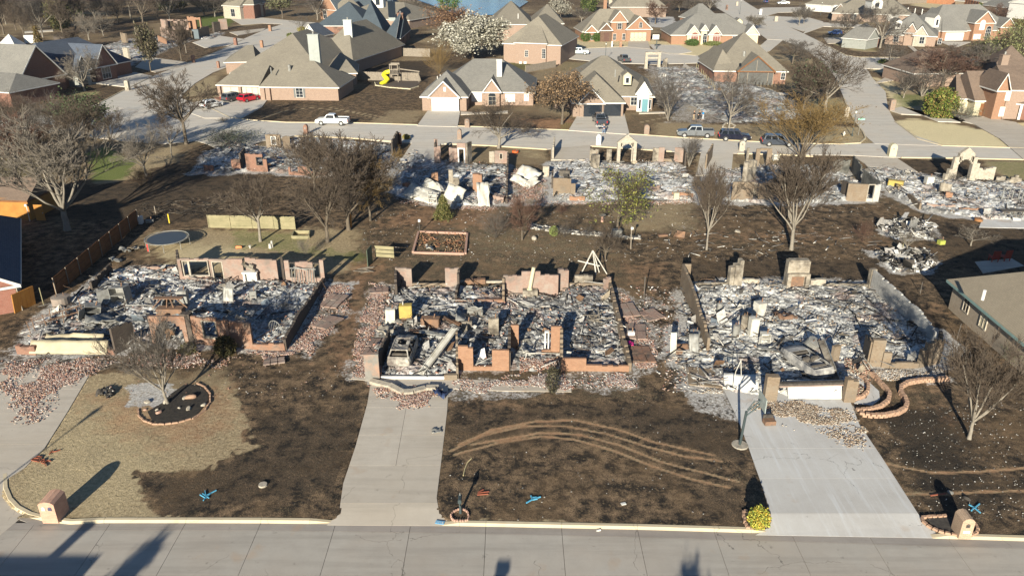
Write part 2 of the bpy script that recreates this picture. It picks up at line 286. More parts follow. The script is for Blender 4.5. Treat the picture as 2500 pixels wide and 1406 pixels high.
GND=[([(0, 700), (340, 520), (900, 520), (900, 700), (850, 960), (0, 960)], 'b', .62, 3, 3), ([(350, 560), (900, 560), (890, 660), (560, 690), (350, 620)], 'b', .18, 1.5, 2), ([(370, 590), (600, 600), (590, 650), (420, 650)], 't', .35, 2, 2), ([(560, 562), (720, 565), (760, 600), (890, 620), (880, 640), (560, 600)], 'g', .55, 1, 1.5), ([(880, 540), (1500, 560), (1590, 900), (1640, 960), (860, 900)], 'b', .5, 2, 3), ([(880, 560), (1500, 600), (1580, 680), (980, 660)], 't', .2, 3, 3), ([(860, 640), (960, 640), (900, 720), (860, 900), (800, 900), (830, 700)], 'd', .6, 1.5, 2), ([(1500, 640), (1640, 640), (1640, 720), (1530, 720)], 'd', .45, 1.5, 2), ([(0, 1290), (0, 1165), (215, 920), (330, 900), (560, 930), (600, 1000), (640, 1090), (560, 1120), (520, 1150), (350, 1155), (345, 1175), (365, 1230), (430, 1290)], 'b', .10, .35, .7), ([(190, 960), (560, 940), (600, 1040), (420, 1110), (260, 1060)], 'd', .62, 2.2, 1.5), ([(300, 900), (560, 900), (540, 1000), (330, 960)], 'b', .36, 1.2, 1.5), ([(60, 1130), (240, 960), (420, 1130), (360, 1270), (60, 1250)], 't', .18, 2, 2), ([(640, 1090), (560, 1120), (520, 1150), (345, 1160), (370, 1235), (430, 1285), (800, 1285), (835, 1180), (890, 1000), (850, 900), (650, 900), (590, 960), (610, 1040)], 'b', .86, .35, .7), ([(540, 1230), (800, 1200), (800, 1290), (450, 1290)], 'b', .55, .7, 1.2), ([(640, 900), (860, 900), (820, 1000), (620, 990)], 'b', .62, 2, 2), ([(1095, 985), (1640, 985), (1790, 1010), (1870, 1300), (1080, 1300)], 'b', .82, .6, 1), ([(1090, 1110), (1500, 1080), (1700, 1200), (1640, 1290), (1100, 1290)], 'b', .60, 2.5, 2.5), ([(1090, 1100), (1110, 1100), (1108, 1280), (1075, 1240)], 't', .2, .5, .5), ([(1110, 1275), (1860, 1298), (1860, 1305), (1110, 1284)], 'b', .12, .25, .3), ([(400, 1268), (800, 1272), (800, 1285), (400, 1278)], 'b', .15, .3, .3), ([(1560, 985), (1800, 1000), (1850, 1180), (1560, 1040)], 'b', .86, 1, 1), ([(1770, 1130), (1850, 1180), (1870, 1240), (1790, 1180)], 'b', .45, 1, 1), ([(2100, 1000), (2600, 980), (2700, 1330), (2300, 1310), (2240, 1250), (2110, 1040)], 'b', .95, .5, .6), ([(2105, 1030), (2160, 1030), (2260, 1240), (2230, 1240)], 'b', .55, .5, .8), ([(2400, 1240), (2600, 1240), (2600, 1330), (2400, 1310)], 'b', .72, 1.5, 1.5), ([(2310, 880), (2600, 900), (2600, 1150), (2420, 1160), (2330, 1000)], 'b', .74, 2, 2), ([(2200, 640), (2320, 700), (2480, 860), (2330, 860), (2230, 740)], 'b', .58, 2, 2), ([(2200, 700), (2260, 740), (2330, 820), (2300, 830)], 'b', .8, 1, 1), ([(1595, 640), (1650, 640), (1640, 960), (1780, 1010), (1640, 1000), (1560, 900)], 'b', .7, 1, 1), ([(1640, 610), (2150, 600), (2220, 700), (1660, 700)], 'b', .84, 1.5, 2), ([(1530, 600), (2130, 590), (2150, 620), (1560, 640)], 'b', .55, 1.5, 2), ([(1640, 560), (2150, 560), (2200, 600), (1640, 590)], 'd', .4, 1.5, 1.5), ([(1500, 490), (1700, 490), (1700, 560), (1500, 570)], 'b', .32, 2, 2), ([(1640, 545), (1715, 545), (1700, 565), (1650, 565)], 'a', .35, 1, 1), ([(1960, 500), (2160, 500), (2150, 560), (2000, 560)], 'b', .6, 1.5, 1.5), ([(2260, 540), (2600, 540), (2600, 680), (2300, 650)], 'b', .85, 1.5, 1.5), ([(1200, 500), (1500, 500), (1500, 560), (1200, 570)], 'b', .5, 2, 2), ([(990, 500), (1260, 510), (1240, 560), (900, 560)], 'd', .55, 1.5, 2), ([(1240, 480), (1290, 480), (1290, 510), (1240, 510)], 'd', .7, .8, .8), ([(900, 555), (1010, 555), (1000, 620), (920, 620)], 'b', .55, 1, 1), ([(1130, 555), (1500, 560), (1500, 630), (1150, 610)], 'b', .46, 1.5, 2), ([(0, 420), (500, 380), (640, 430), (640, 520), (340, 560), (0, 560)], 'b', .88, 2, 2), ([(-80, 540), (340, 540), (140, 720), (-80, 800)], 'b', .62, 1.5, 2), ([(0, 300), (480, 330), (460, 400), (230, 440), (0, 480)], 'b', .4, 2, 2), ([(208, 375), (262, 360), (330, 400), (300, 440), (225, 440)], 'g', 1.2, .8, 1.2), ([(-40, 380), (200, 380), (200, 430), (-40, 440)], 'g', .35, 2, 2), ([(230, 360), (330, 390), (420, 360), (440, 380), (330, 440), (240, 452)], 'b', .15, 1.2, 1.5), ([(500, 350), (620, 350), (560, 390), (480, 420)], 'b', .85, 1, 1), ([(840, 338), (970, 350), (1000, 400), (700, 420), (600, 390), (720, 335)], 'b', .80, 1, 1), ([(1150, 358), (1330, 368), (1345, 400), (1120, 400)], 'b', .38, .8, .8), ([(1250, 360), (1340, 366), (1345, 385), (1290, 385)], 't', .3, .6, .6), ([(1700, 380), (1785, 378), (1830, 425), (1700, 420)], 'b', .28, .6, .6), ([(1990, 382), (2085, 388), (2120, 410), (2140, 440), (1950, 440)], 'b', .45, .6, .6), ([(2190, 388), (2340, 392), (2450, 440), (2290, 460)], 'b', .86, .6, .6), ([(2400, 392), (2700, 400), (2700, 450), (2470, 440)], 'g', .5, .6, .6), ([(2400, 392), (2700, 400), (2700, 450), (2470, 440)], 'b', .1, .6, .6), ([(610, 292), (640, 245), (1040, 200), (1040, 262), (1015, 306), (700, 300)], 'b', .54, .8, 1), ([(960, 270), (1045, 270), (1010, 305), (900, 300)], 'b', .34, 1, 1.5), ([(880, 150), (1050, 150), (1050, 200), (900, 210)], 'b', .92, 1, 1), ([(1120, 276), (1240, 278), (1390, 300), (1390, 318), (1118, 308)], 'b', .5, 1, 1), ([(1240, 290), (1400, 290), (1410, 318), (1270, 314)], 'd', .8, 1, 1), ([(1370, 300), (1400, 300), (1398, 319), (1365, 317)], 'g', .5, .5, .5), ([(1530, 280), (1660, 278), (1700, 300), (1690, 330), (1540, 328)], 'b', .46, 1.5, 1.5), ([(1600, 300), (2110, 310), (2110, 352), (1600, 334)], 'b', .30, 1, 1), ([(1850, 300), (2110, 312), (2110, 350), (1850, 348)], 't', .2, 1, 1), ([(1980, 240), (2062, 240), (2070, 290), (1960, 290)], 'g', .35, 1, 1), ([(1980, 240), (2062, 240), (2085, 300), (1960, 300)], 'b', .15, 1, 1), ([(2184, 296), (2230, 290), (2300, 300), (2420, 320), (2500, 366), (2290, 356), (2222, 328)], 'b', .02, .5, .3), ([(2184, 296), (2230, 290), (2300, 300), (2420, 320), (2500, 366), (2290, 356), (2222, 328)], 't', .8, .5, .5), ([(2130, 190), (2200, 200), (2300, 280), (2200, 275), (2160, 225)], 'b', .05, .5, .5), ([(2130, 190), (2180, 200), (2220, 262), (2190, 275), (2160, 225)], 't', .6, .5, .5), ([(2180, 230), (2260, 230), (2260, 262), (2200, 262)], 'g', .7, 1, 1), ([(2430, 300), (2700, 300), (2700, 370), (2480, 340)], 't', .7, .5, .5), ([(2430, 300), (2700, 300), (2700, 370), (2480, 340)], 'b', .05, .5, .5), ([(2110, 165), (2240, 165), (2230, 180), (2130, 178)], 'b', .2, .5, .5), ([(2110, 165), (2180, 165), (2170, 178), (2130, 178)], 't', .5, .5, .5), ([(2010, 105), (2220, 105), (2250, 140), (2070, 136)], 'b', .66, .8, .8), ([(2030, 108), (2110, 108), (2150, 125), (2100, 125)], 'g', .5, 1, 1), ([(2030, 108), (2110, 108), (2150, 128), (2100, 128)], 'b', .2, 1, 1), ([(2220, 10), (2400, 25), (2330, 45), (2200, 45)], 'b', .75, 1, 2), ([(2210, 8), (2330, 8), (2400, 24), (2260, 22)], 't', .5, 1, 1), ([(2210, 8), (2330, 8), (2400, 24), (2260, 22)], 'b', .05, 1, 1), ([(1385, 128), (1434, 118), (1600, 112), (1600, 95), (1400, 95)], 'b', .08, 1, 1), ([(1385, 128), (1434, 118), (1600, 112), (1600, 95), (1400, 95)], 't', .5, 1, 1), ([(1585, 100), (1760, 112), (1880, 110), (1850, 130), (1700, 138), (1626, 131)], 'b', .1, 1, 1), ([(1585, 100), (1760, 112), (1880, 110), (1850, 130), (1700, 138), (1626, 131)], 't', .6, 1, 1), ([(1370, 150), (1500, 155), (1470, 175), (1330, 200), (1280, 190)], 'b', .36, 1, 1), ([(1370, 150), (1500, 155), (1460, 170), (1360, 175)], 'g', .3, 1, 1), ([(1560, 160), (1760, 160), (1860, 240), (1900, 300), (1620, 300)], 'a', .55, 3, 3), ([(1680, 250), (1920, 235), (1930, 300), (1700, 305)], 'a', .5, 2, 2), ([(1200, 150), (1330, 155), (1300, 172), (1190, 170)], 'g', .5, 1, 1), ([(440, 241), (530, 225), (530, 178), (475, 205)], 'b', .18, 1, 1), ([(440, 241), (530, 225), (530, 178), (475, 205)], 'g', .25, 1, 1), ([(425, 245), (540, 232), (480, 262)], 'b', .2, 1, 1), ([(0, 200), (232, 256), (313, 216), (200, 203), (0, 230)], 'b', .82, 1, 1), ([(185, 224), (250, 226), (230, 234), (180, 234)], 'g', .6, .6, .6), ([(185, 224), (250, 226), (230, 234), (180, 234)], 'b', .05, .6, .6), ([(230, 90), (600, 90), (450, 160), (230, 160)], 'b', .62, 2, 2), ([(470, 40), (580, 40), (560, 66), (480, 70)], 'g', 1.0, 1, 1), ([(0, 84), (90, 100), (60, 112), (0, 116)], 't', .7, 1, 1), ([(0, 84), (90, 100), (60, 112), (0, 116)], 'b', .05, 1, 1), ([(200, 82), (330, 82), (330, 100), (200, 105)], 'b', .45, 2, 2), ([(0, 90), (60, 92), (230, 128), (200, 150), (0, 125)], 'b', .9, 1, 1), ([(600, 20), (800, 20), (800, 55), (700, 52), (600, 34)], 'b', .45, 3, 3), ([(1000, 30), (1060, 30), (1060, 60), (990, 60)], 't', .4, 2, 2), ([(1740, 8), (1860, 5), (1875, 12), (1780, 20)], 'b', .9, 1, 1), ([(1500, 5), (1760, 5), (1820, 45), (1600, 60)], 'b', .85, 3, 3), ]
def tracks(X, Y, ch):
 def line(pts, wdt, c, val):
  q=PL(pts);d=np.full(X.shape, 1e9)
  for(x0, y0), (x1, y1)in zip(q[:-1], q[1:]):
   ex, ey=x1-x0, y1-y0;L=ex*ex+ey*ey
   t=np.clip(((X-x0)*ex+(Y-y0)*ey)/L, 0, 1)
   d=np.minimum(d, np.hypot(X-x0-t*ex, Y-y0-t*ey))
  k=sstep((wdt-d)/(wdt*.6));ch[c]=ch[c]*(1-k)+val*k;return k
 sink=0
 for pts in([(1100, 1100), (1180, 1062), (1280, 1040), (1380, 1040), (1480, 1058), (1580, 1090), (1680, 1115), (1760, 1125)], [(1120, 1085), (1200, 1050), (1300, 1030), (1400, 1025), (1500, 1045), (1600, 1080), (1740, 1110)], [(1110, 1110), (1220, 1080), (1320, 1065), (1400, 1072), (1500, 1100), (1600, 1140), (1690, 1170), (1780, 1190)], [(1150, 1085), (1240, 1070), (1320, 1056), (1410, 1060), (1510, 1085), (1610, 1125), (1800, 1175)], [(2160, 1130), (2280, 1154), (2400, 1150), (2600, 1135)], [(2180, 1205), (2290, 1206), (2400, 1200), (2600, 1195)]):
  k=line(pts, .21, 'b', .25);line(pts, .18, 'd', .78);sink=np.maximum(sink, k)
 for pts in([(750, 262), (860, 275), (960, 300)], [(800, 262), (900, 280), (950, 290)], [(640, 290), (690, 272), (770, 262)], [(1560, 300), (1640, 285)]):
  line(pts, .3, 'b', .25)
 line([(1100, 570), (1300, 575), (1500, 560)], .5, 'a', .3);line([(1980, 575), (2300, 582)], .4, 'a', .4)
 return sink
def ground():
 m=MBG=None
 xs=list(np.arange(-41, 41.01, .17));a=41.0;st=.17;right=[]
 while a<420:st=min(st*1.035, 6);a+=st;right.append(a)
 xs=[-3000, -900]+[-v for v in reversed(right)]+xs+right+[900, 3000]
 ys=[];a=0.0;st=.15
 while a<460:ys.append(a);st=.15 if a<18 else min(.15+(a-18)*.0085, 5);a+=st
 ys+=[700, 1500, 4000]
 X, T=np.meshgrid(np.array(xs, float), np.array(ys, float))
 gy=np.interp(X, [a for a, _ in GX], [b for _, b in GX])+KB
 Y=T+gy*np.clip(1-T/30, 0, 1)+34.86*np.clip(T/30, 0, 1)
 ch=dict(b=np.full(X.shape, .5), g=np.zeros(X.shape), d=np.zeros(X.shape), a=np.zeros(X.shape), t=np.zeros(X.shape))
 ch['b']+=(fbm(X*.08, Y*.08, 3)-.5)*.8*sstep((Y-60)/40);ch['b']=np.clip(ch['b'], 0, 1)
 ch['d']+=np.clip(fbm(X*.13, Y*.13, 9)-.55, 0, 1)*1.2
 nz=(fbm(X*.9, Y*.9, 21, 4)-.5)*2;nz2=(fbm(X*.25, Y*.25, 31, 3)-.5)*2;nz3=(fbm(X*3, Y*3, 41, 2)-.5)*2
 for poly, c, val, soft, wob in GND:
  q=PL(poly);bx=[p[0]for p in q];by=[p[1]for p in q]
  k=(X>min(bx)-6)&(X<max(bx)+6)&(Y>min(by)-6)&(Y<max(by)+6)
  if not k.any():continue
  s=psd(X[k], Y[k], q)+(nz[k]*.7+nz2[k]*.45+nz3[k]*.6)*max(wob, 1.0)
  f=sstep(s/soft*.5+.5);ch[c][k]=ch[c][k]*(1-f)+val*f
 for r in RUINS_ASH:
  q=PL(r[0]);s=psd(X, Y, q)+(nz*.6+nz2*.6)*1.6
  f=sstep((s+r[1])/r[1]);ch['a']=np.maximum(ch['a'], f*r[2])
 sink=tracks(X, Y, ch)
 Z=(fbm(X*.5, Y*.5, 5, 3)-.5)*.10*sstep((Y-36)/3)-sink*.02
 Z*=1-sstep((Y-120)/60)*.5
 for k in('drive_left', 'drive_mid', 'drive_right'):
  s=psd(X, Y, PL(PIX[k]));Z=np.where(s>-.5, np.minimum(Z, -.01), Z);Z=np.where(s>.12, -.45, Z)
 for q in[PL(v)for v in ROADS.values()]+[PL(v)for v in FARD]:
  bx=[p[0]for p in q];by=[p[1]for p in q]
  k=(X>min(bx)-3)&(X<max(bx)+3)&(Y>min(by)-3)&(Y<max(by)+3)
  s=psd(X[k], Y[k], q);z=Z[k];Z[k]=np.where(s>-1.5, np.minimum(z, -.03), z)
 for r in RUINS_ASH:
  s=psd(X, Y, PL(r[0]));Z=np.where(s>-.3, np.minimum(Z, 0), Z)
 lk=psd(X, Y, PL(LAKE));Z=np.where(lk>-2, -.6, Z)
 Z=np.where((Y<gy+.3)&(Z<.05), np.minimum(Z, .0), Z)
 ny, nx=X.shape;V=np.stack([X, Y, Z], -1).reshape(-1, 3);I=np.arange(ny*nx).reshape(ny, nx)
 F=np.stack([I[:-1, :-1], I[:-1, 1:], I[1:, 1:], I[1:, :-1]], -1).reshape(-1, 4)
 cc=np.stack([ch['b'], ch['g'], ch['d']], -1).reshape(-1, 3)
 me=npmesh('ground', V, F, cc, smooth=True)
 at=me.color_attributes.new('Col2', 'FLOAT_COLOR', 'POINT');c2=np.ones((len(V), 4), np.float32)
 c2[:, 0]=ch['a'].ravel();c2[:, 1]=ch['t'].ravel();c2[:, 2]=0;at.data.foreach_set('color', c2 .ravel())
 m, t, b=_base('ground_cover', 1.0, 0, .02);geo=_n(t, 'ShaderNodeNewGeometry').outputs['Position']
 A=_n(t, 'ShaderNodeVertexColor', layer_name='Col').outputs[0];B=_n(t, 'ShaderNodeVertexColor', layer_name='Col2').outputs[0]
 s1=_n(t, 'ShaderNodeSeparateColor');t.links.new(A, s1 .inputs[0]);s2=_n(t, 'ShaderNodeSeparateColor');t.links.new(B, s2 .inputs[0])
 fine=_noise(t, geo, 4.5, 8, .78);mid=_noise(t, geo, 1.0, 6, .7);big=_noise(t, geo, .22, 5, .65);tiny=_noise(t, geo, 16, 3, .7)
 dry=_mix(t, _ramp(t, fine, .34, .66), (.18, .135, .08), (.63, .50, .32))
 dry=_mix(t, _math(t, 'MULTIPLY', s2 .outputs[1], 1.0, True), dry, (.86, .74, .46))
 dry=_mix(t, _math(t, 'MULTIPLY', _ramp(t, tiny, .35, .7), .3), dry, (.12, .095, .05))
 burnt=_mix(t, _ramp(t, mid, .42, .62), (.036, .032, .029), (.31, .215, .135))
 burnt=_mix(t, _ramp(t, fine, .54, .66), burnt, (.38, .27, .155));burnt=_mix(t, _ramp(t, tiny, .50, .60), burnt, (.030, .026, .022))
 burnt=_mix(t, _math(t, 'MULTIPLY', _ramp(t, big, .48, .66), .55), burnt, (.20, .135, .08))
 deep=_mix(t, _ramp(t, fine, .42, .75), (.022, .022, .022), (.12, .095, .07))
 bb=_math(t, 'ADD', s1 .outputs[0], _math(t, 'MULTIPLY', _math(t, 'SUBTRACT', fine, .5), .9))
 bb=_math(t, 'ADD', bb, _math(t, 'MULTIPLY', _math(t, 'SUBTRACT', mid, .5), .5))
 c=_mix(t, _ramp(t, bb, .26, .5), dry, burnt);c=_mix(t, _ramp(t, bb, .74, 1.0), c, deep)
 dirt=_mix(t, _ramp(t, fine, .3, .7), (.27, .14, .075), (.46, .28, .17))
 dd=_math(t, 'ADD', s1 .outputs[2], _math(t, 'MULTIPLY', _math(t, 'SUBTRACT', mid, .5), 1.1))
 c=_mix(t, _math(t, 'MULTIPLY', _ramp(t, dd, .3, .85), .8), c, dirt)
 green=_mix(t, _ramp(t, fine, .3, .7), (.07, .12, .025), (.20, .24, .075))
 gg=_math(t, 'ADD', s1 .outputs[1], _math(t, 'MULTIPLY', _math(t, 'SUBTRACT', mid, .5), .8));c=_mix(t, _math(t, 'MULTIPLY', _ramp(t, gg, .2, .9), .85), c, green)
 ashc=_mix(t, _ramp(t, fine, .3, .66), (.16, .15, .14), (.74, .71, .67))
 aa=_math(t, 'ADD', s2 .outputs[0], _math(t, 'MULTIPLY', _math(t, 'SUBTRACT', fine, .5), 1.5));aa=_math(t, 'ADD', aa, _math(t, 'MULTIPLY', _math(t, 'SUBTRACT', mid, .5), .9))
 c=_mix(t, _ramp(t, aa, .42, .7), c, ashc)
 spk=_n(t, 'ShaderNodeTexVoronoi');spk.inputs['Scale'].default_value=2.2;t.links.new(geo, spk.inputs['Vector'])
 c=_mix(t, _math(t, 'MULTIPLY', _math(t, 'LESS_THAN', spk.outputs[0], .035), _math(t, 'GREATER_THAN', s1 .outputs[0], .5)), c, (.42, .40, .37))
 t.links.new(c, b.inputs['Base Color']);_bump(t, b, _math(t, 'ADD', fine, _math(t, 'MULTIPLY', tiny, .5)), .9, .10)
 tag(link('ground', me, None, m), kind='structure')
# ------------------------------------------------------------------ paving
def paving_mat(name, c1, c2, c3, streak=None):
 m, t, b=_base(name, .95, 0, .04);geo=_n(t, 'ShaderNodeNewGeometry').outputs['Position']
 n=_noise(t, geo, .8, 7, .7);f=_noise(t, geo, 9, 5, .7);big=_noise(t, geo, .16, 4, .6)
 c=_mix(t, _ramp(t, n, .3, .7), c1, c2);c=_mix(t, _math(t, 'MULTIPLY', _ramp(t, big, .42, .62), .5), c, c3)
 c=_mix(t, _math(t, 'MULTIPLY', _ramp(t, f, .55, .75), .22), c, tuple(x*.55 for x in c1))
 rr=_n(t, 'ShaderNodeObjectInfo').outputs['Random'];c=_mix(t, _math(t, 'MULTIPLY', rr, .16), c, tuple(x*.72 for x in c1))
 if streak is None:
  mp=_n(t, 'ShaderNodeMapping');mp.inputs['Scale'].default_value=(.10, 1.3, 1);t.links.new(geo, mp.inputs[0]);c=_mix(t, _math(t, 'MULTIPLY', _ramp(t, _noise(t, mp.outputs[0], 1.0, 5, .65), .48, .66), .38), c, tuple(x*.66 for x in c1))
 vr=_n(t, 'ShaderNodeTexVoronoi', feature='DISTANCE_TO_EDGE');vr.inputs['Scale'].default_value=.17;wv=_n(t, 'ShaderNodeVectorMath', operation='ADD');t.links.new(geo, wv.inputs[0]);nn=_n(t, 'ShaderNodeTexNoise');nn.inputs['Scale'].default_value=1.1;nn.inputs['Detail'].default_value=5;t.links.new(geo, nn.inputs['Vector']);t.links.new(nn.outputs[1], wv.inputs[1]);t.links.new(wv.outputs[0], vr.inputs['Vector'])
 c=_mix(t, _math(t, 'MULTIPLY', _math(t, 'LESS_THAN', vr.outputs[0], .0016), _math(t, 'GREATER_THAN', big, .5)), c, tuple(x*.5 for x in c1))
 c=_mix(t, _math(t, 'MULTIPLY', _ramp(t, _noise(t, geo, .45, 3, .5), .64, .74), .42), c, (.40, .27, .17));c=_mix(t, _math(t, 'MULTIPLY', _ramp(t, _noise(t, geo, 1.7, 4, .6), .66, .74), .5), c, tuple(x*.42 for x in c1))
 if streak:
  mp=_n(t, 'ShaderNodeMapping');mp.inputs['Scale'].default_value=(2.6, .16, 1);mp.inputs['Rotation'].default_value=(0, 0, streak);t.links.new(geo, mp.inputs[0])
  c=_mix(t, _math(t, 'MULTIPLY', _ramp(t, _noise(t, mp.outputs[0], 1.0, 6, .7), .5, .68), .6), c, (.62, .63, .64))
 t.links.new(c, b.inputs['Base Color']);_bump(t, b, f, .15, .01);return m
road_m=paving_mat('street_concrete', (.375, .344, .306), (.438, .406, .362), (.419, .362, .306))
gut_m=paving_mat('gutter_concrete', (.3, .269, .244), (.362, .331, .3), (.338, .288, .25))
kerb_m=paving_mat('kerb_concrete', (.525, .441, .304), (.578, .499, .362), (.462, .389, .284))
drive_m=paving_mat('drive_concrete', (.474, .422, .358), (.55, .499, .429), (.461, .397, .32))
drive2_m=paving_mat('drive_pale_concrete', (.474, .454, .429), (.55, .531, .506), (.602, .595, .576), streak=R(-17))
back_m=paving_mat('back_street_concrete', (.525, .488, .435), (.6, .562, .503), (.6, .525, .435))
joint_m=mplain('joint_dark', (.07, .06, .05), .95)
def flat_poly(name, pts, z, mat, parent=None, thick=.1, kind=None):
 m=MB();m.prism(pts, z-thick, z);o=m.build(name, mat, parent);return tag(o, kind=kind)if kind else o
def clip_strip(poly, axis_f, lo, hi):
 """clip convex-ish polygon by lo<=f<=hi (Sutherland-Hodgman)"""
 def cl(pl, f):
  out=[]
  for i in range(len(pl)):
   a, b=pl[i], pl[(i+1)%len(pl)];fa, fb=f(a), f(b)
   if fa>=0:out.append(a)
   if(fa>=0)!=(fb>=0):
    t=fa/(fa-fb);out.append((a[0]+(b[0]-a[0])*t, a[1]+(b[1]-a[1])*t))
  return out
 p=cl(poly, lambda q:axis_f(q)-lo)
 return cl(p, lambda q:hi-axis_f(q))if len(p)>2 else[]
def paving():
 st=MB();st.prism([(-70, 10), (70, 10), (70, 34.5), (-70, 34.9)], -.6, -.155);st=st.build('street', joint_m);tag(st, kind='structure')
 G=.012
 for r, (ya, yb)in enumerate(((None, 30.62), (30.62, 26.5), (26.5, 21.8))):
  for k in range(-9, 11):
   x0=-1.45+4.19*k+G;x1=x0+4.19-2*G
   if r==0:q=[(x0, 30.62+G), (x1, 30.62+G), (x1, gut(x1)-G), (x0, gut(x0)-G)]
   else:q=[(x0, yb+G), (x1, yb+G), (x1, ya-G), (x0, ya-G)]
   m=MB();m.prism(q, -.25, -.12);m.build('slab', road_m, st)
 for k in range(-9, 11):
  x0=-1.45+4.19*k+G;x1=x0+4.19-2*G
  m=MB();m.prism([(x0, gut(x0)+G), (x1, gut(x1)+G), (x1, gut(x1)+KF), (x0, gut(x0)+KF)], -.25, -.12);m.build('gutter_slab', gut_m, st)
 kb=MB();kb.prism([(-60, 34.7), (60, 31.8), (60, 31.9), (-60, 34.8)], -.5, -.2);kb=kb.build('kerb', joint_m);tag(kb, kind='structure')
 def kerb_piece(q0, q1, h0=.02, h1=.02, wd=.30):
  dx, dy=q1[0]-q0[0], q1[1]-q0[1];L=math.hypot(dx, dy);nx, ny=-dy/L, dx/L
  gp=.006;q0=(q0[0]+dx/L*gp, q0[1]+dy/L*gp);q1=(q1[0]-dx/L*gp, q1[1]-dy/L*gp);vs=[]
  for(x, y), h in((q0, h0), (q1, h1)):
   vs+=[(x, y, -.3), (x, y, -.115), (x+nx*.10, y+ny*.10, h), (x+nx*wd, y+ny*wd, h+.004), (x+nx*wd, y+ny*wd, -.3)]
  m=MB();m.add(vs, [(0, 5, 6, 1), (1, 6, 7, 2), (2, 7, 8, 3), (3, 8, 9, 4), (4, 3, 2, 1, 0), (5, 6, 7, 8, 9)]);return m.build('kerb_stone', kerb_m, kb)
 def run(x0, x1, dropl=0, dropr=0):
  js=[x0]+[v for v in np.arange(-1.45-4.19*12, 60, 4.19)if x0+.4<v<x1-.4]+[x1]
  for i, (a, b)in enumerate(zip(js[:-1], js[1:])):kerb_piece((a, gut(a)+KF), (b, gut(b)+KF))
  if dropl:kerb_piece((x0-dropl, gut(x0-dropl)+KF), (x0, gut(x0)+KF), -.10, .02)
  if dropr:kerb_piece((x1, gut(x1)+KF), (x1+dropr, gut(x1+dropr)+KF), .02, -.10)
 cor=PL([(60, 1253), (26, 1230), (8, 1206), (3, 1180), (14, 1150)], -.05)
 x_l=P(250, 1275)[0]
 run(x_l, P(752, 1283)[0], 0, 1.2);run(P(1121, 1283)[0], P(1838, 1303)[0], 1.0, .9);run(P(2320, 1312)[0], 58, .9, 0)
 arc=PL([(3, 1160), (5, 1195), (16, 1222), (36, 1243), (66, 1259), (110, 1270), (170, 1277)], -.05)+[(x_l, gut(x_l)+KF)]
 for a, b in zip(arc[:-1], arc[1:]):kerb_piece(a, b)
 flat_poly('street_corner', PL([(-140, 1330), (-140, 1160), (3, 1160), (5, 1197), (18, 1226), (60, 1259), (110, 1272), (170, 1279), (250, 1281), (250, 1294), (158, 1294), (100, 1288), (20, 1256), (-20, 1290)], -.12), -.124, gut_m, None, .1, 'structure')
 def drive(name, poly, joints, mat, apron_y, mid=None):
  bed=MB();bed.prism(poly, -.4, -.19);bed=bed.build(name, joint_m);tag(bed, kind='structure')
  for a, b in zip(joints[:-1], joints[1:]):
   rows=clip_strip(poly, lambda q:q[1], a+.012, b-.012)
   for side in((-1, 1)if mid and a>apron_y else(0, )):
    q=rows if side==0 else clip_strip(rows, lambda p:side*(p[0]-mid(p[1])), .01, 1e6)
    if len(q)<3:continue
    m=MB();n=len(q)
    f=lambda y:.02 if y>apron_y else-.112+(.132)*max(0, (y-(apron_y-1.6))/1.6)
    vs=[(p[0], p[1], -.35)for p in q]+[(p[0], p[1], f(p[1]))for p in q]
    ar=sum(q[i][0]*q[(i+1)%n][1]-q[(i+1)%n][0]*q[i][1]for i in range(n))
    fs=[tuple(range(n-1, -1, -1)), tuple(range(n, 2*n))]+[(i, (i+1)%n, n+(i+1)%n, n+i)for i in range(n)]
    if ar<0:fs=[tuple(reversed(x))for x in fs]
    m.add(vs, fs);m.build('slab', mat, bed)
  return bed
 y=lambda v:P(1250, v)[1]
 drive('driveway_middle', PL(PIX['drive_mid']), [y(1281), y(1229), y(1137), y(1062), y(995), y(925)], drive_m, y(1229)+.01, lambda yy:np.interp(yy, [36, 48], [P(965, 1160)[0], P(982, 1030)[0]]))
 drive('driveway_right', PL(PIX['drive_right']), [y(1312), y(1254), y(1169), y(1095), y(1000), y(920)], drive2_m, y(1254)+.01)
 drive('driveway_left', PL(PIX['drive_left']), [y(1312), y(1168), y(1085), y(1010), y(950), y(890)], drive_m, y(1168)+.01)
 flat_poly('garden_walk', PL(PIX['walk_right']), .03, drive2_m, None, .15, 'structure')
 flat_poly('front_walk', PL(PIX['walk_mid']), .03, drive_m, None, .15, 'structure')
 for i, (k, v)in enumerate(ROADS.items()):
  nm=dict(back='back_street', side_west='side_street', side_east='east_street', cul='cul_de_sac', loop_north='far_street')[k]
  flat_poly(nm, PL(v), .03+i*.012, back_m, None, .12, 'structure')
 for i, v in enumerate(FARD):flat_poly('driveway', PL(v), .10+.006*(i%3), drive_m if i%2 else back_m, None, .14, 'structure')
 def strip(name, pts, wd=.2, h=.14):
  q=PL(pts);m=MB()
  for(a, b)in zip(q[:-1], q[1:]):
   dx, dy=b[0]-a[0], b[1]-a[1];L=math.hypot(dx, dy);nx, ny=-dy/L*wd/2, dx/L*wd/2
   m.prism([(a[0]-nx, a[1]-ny), (b[0]-nx, b[1]-ny), (b[0]+nx, b[1]+ny), (a[0]+nx, a[1]+ny)], -.1, h)
  tag(m.build(name, kerb_m), kind='structure')
 strip('kerb_far', [(520, 268), (560, 288), (610, 294), (700, 300), (860, 301), (1020, 306)]);strip('kerb_far', [(1118, 309), (1260, 314), (1390, 319)])
 strip('kerb_far', [(1536, 328), (1660, 337), (1900, 350), (2050, 353), (2100, 350), (2113, 338), (2106, 322), (2088, 300), (2070, 268), (2060, 240)])
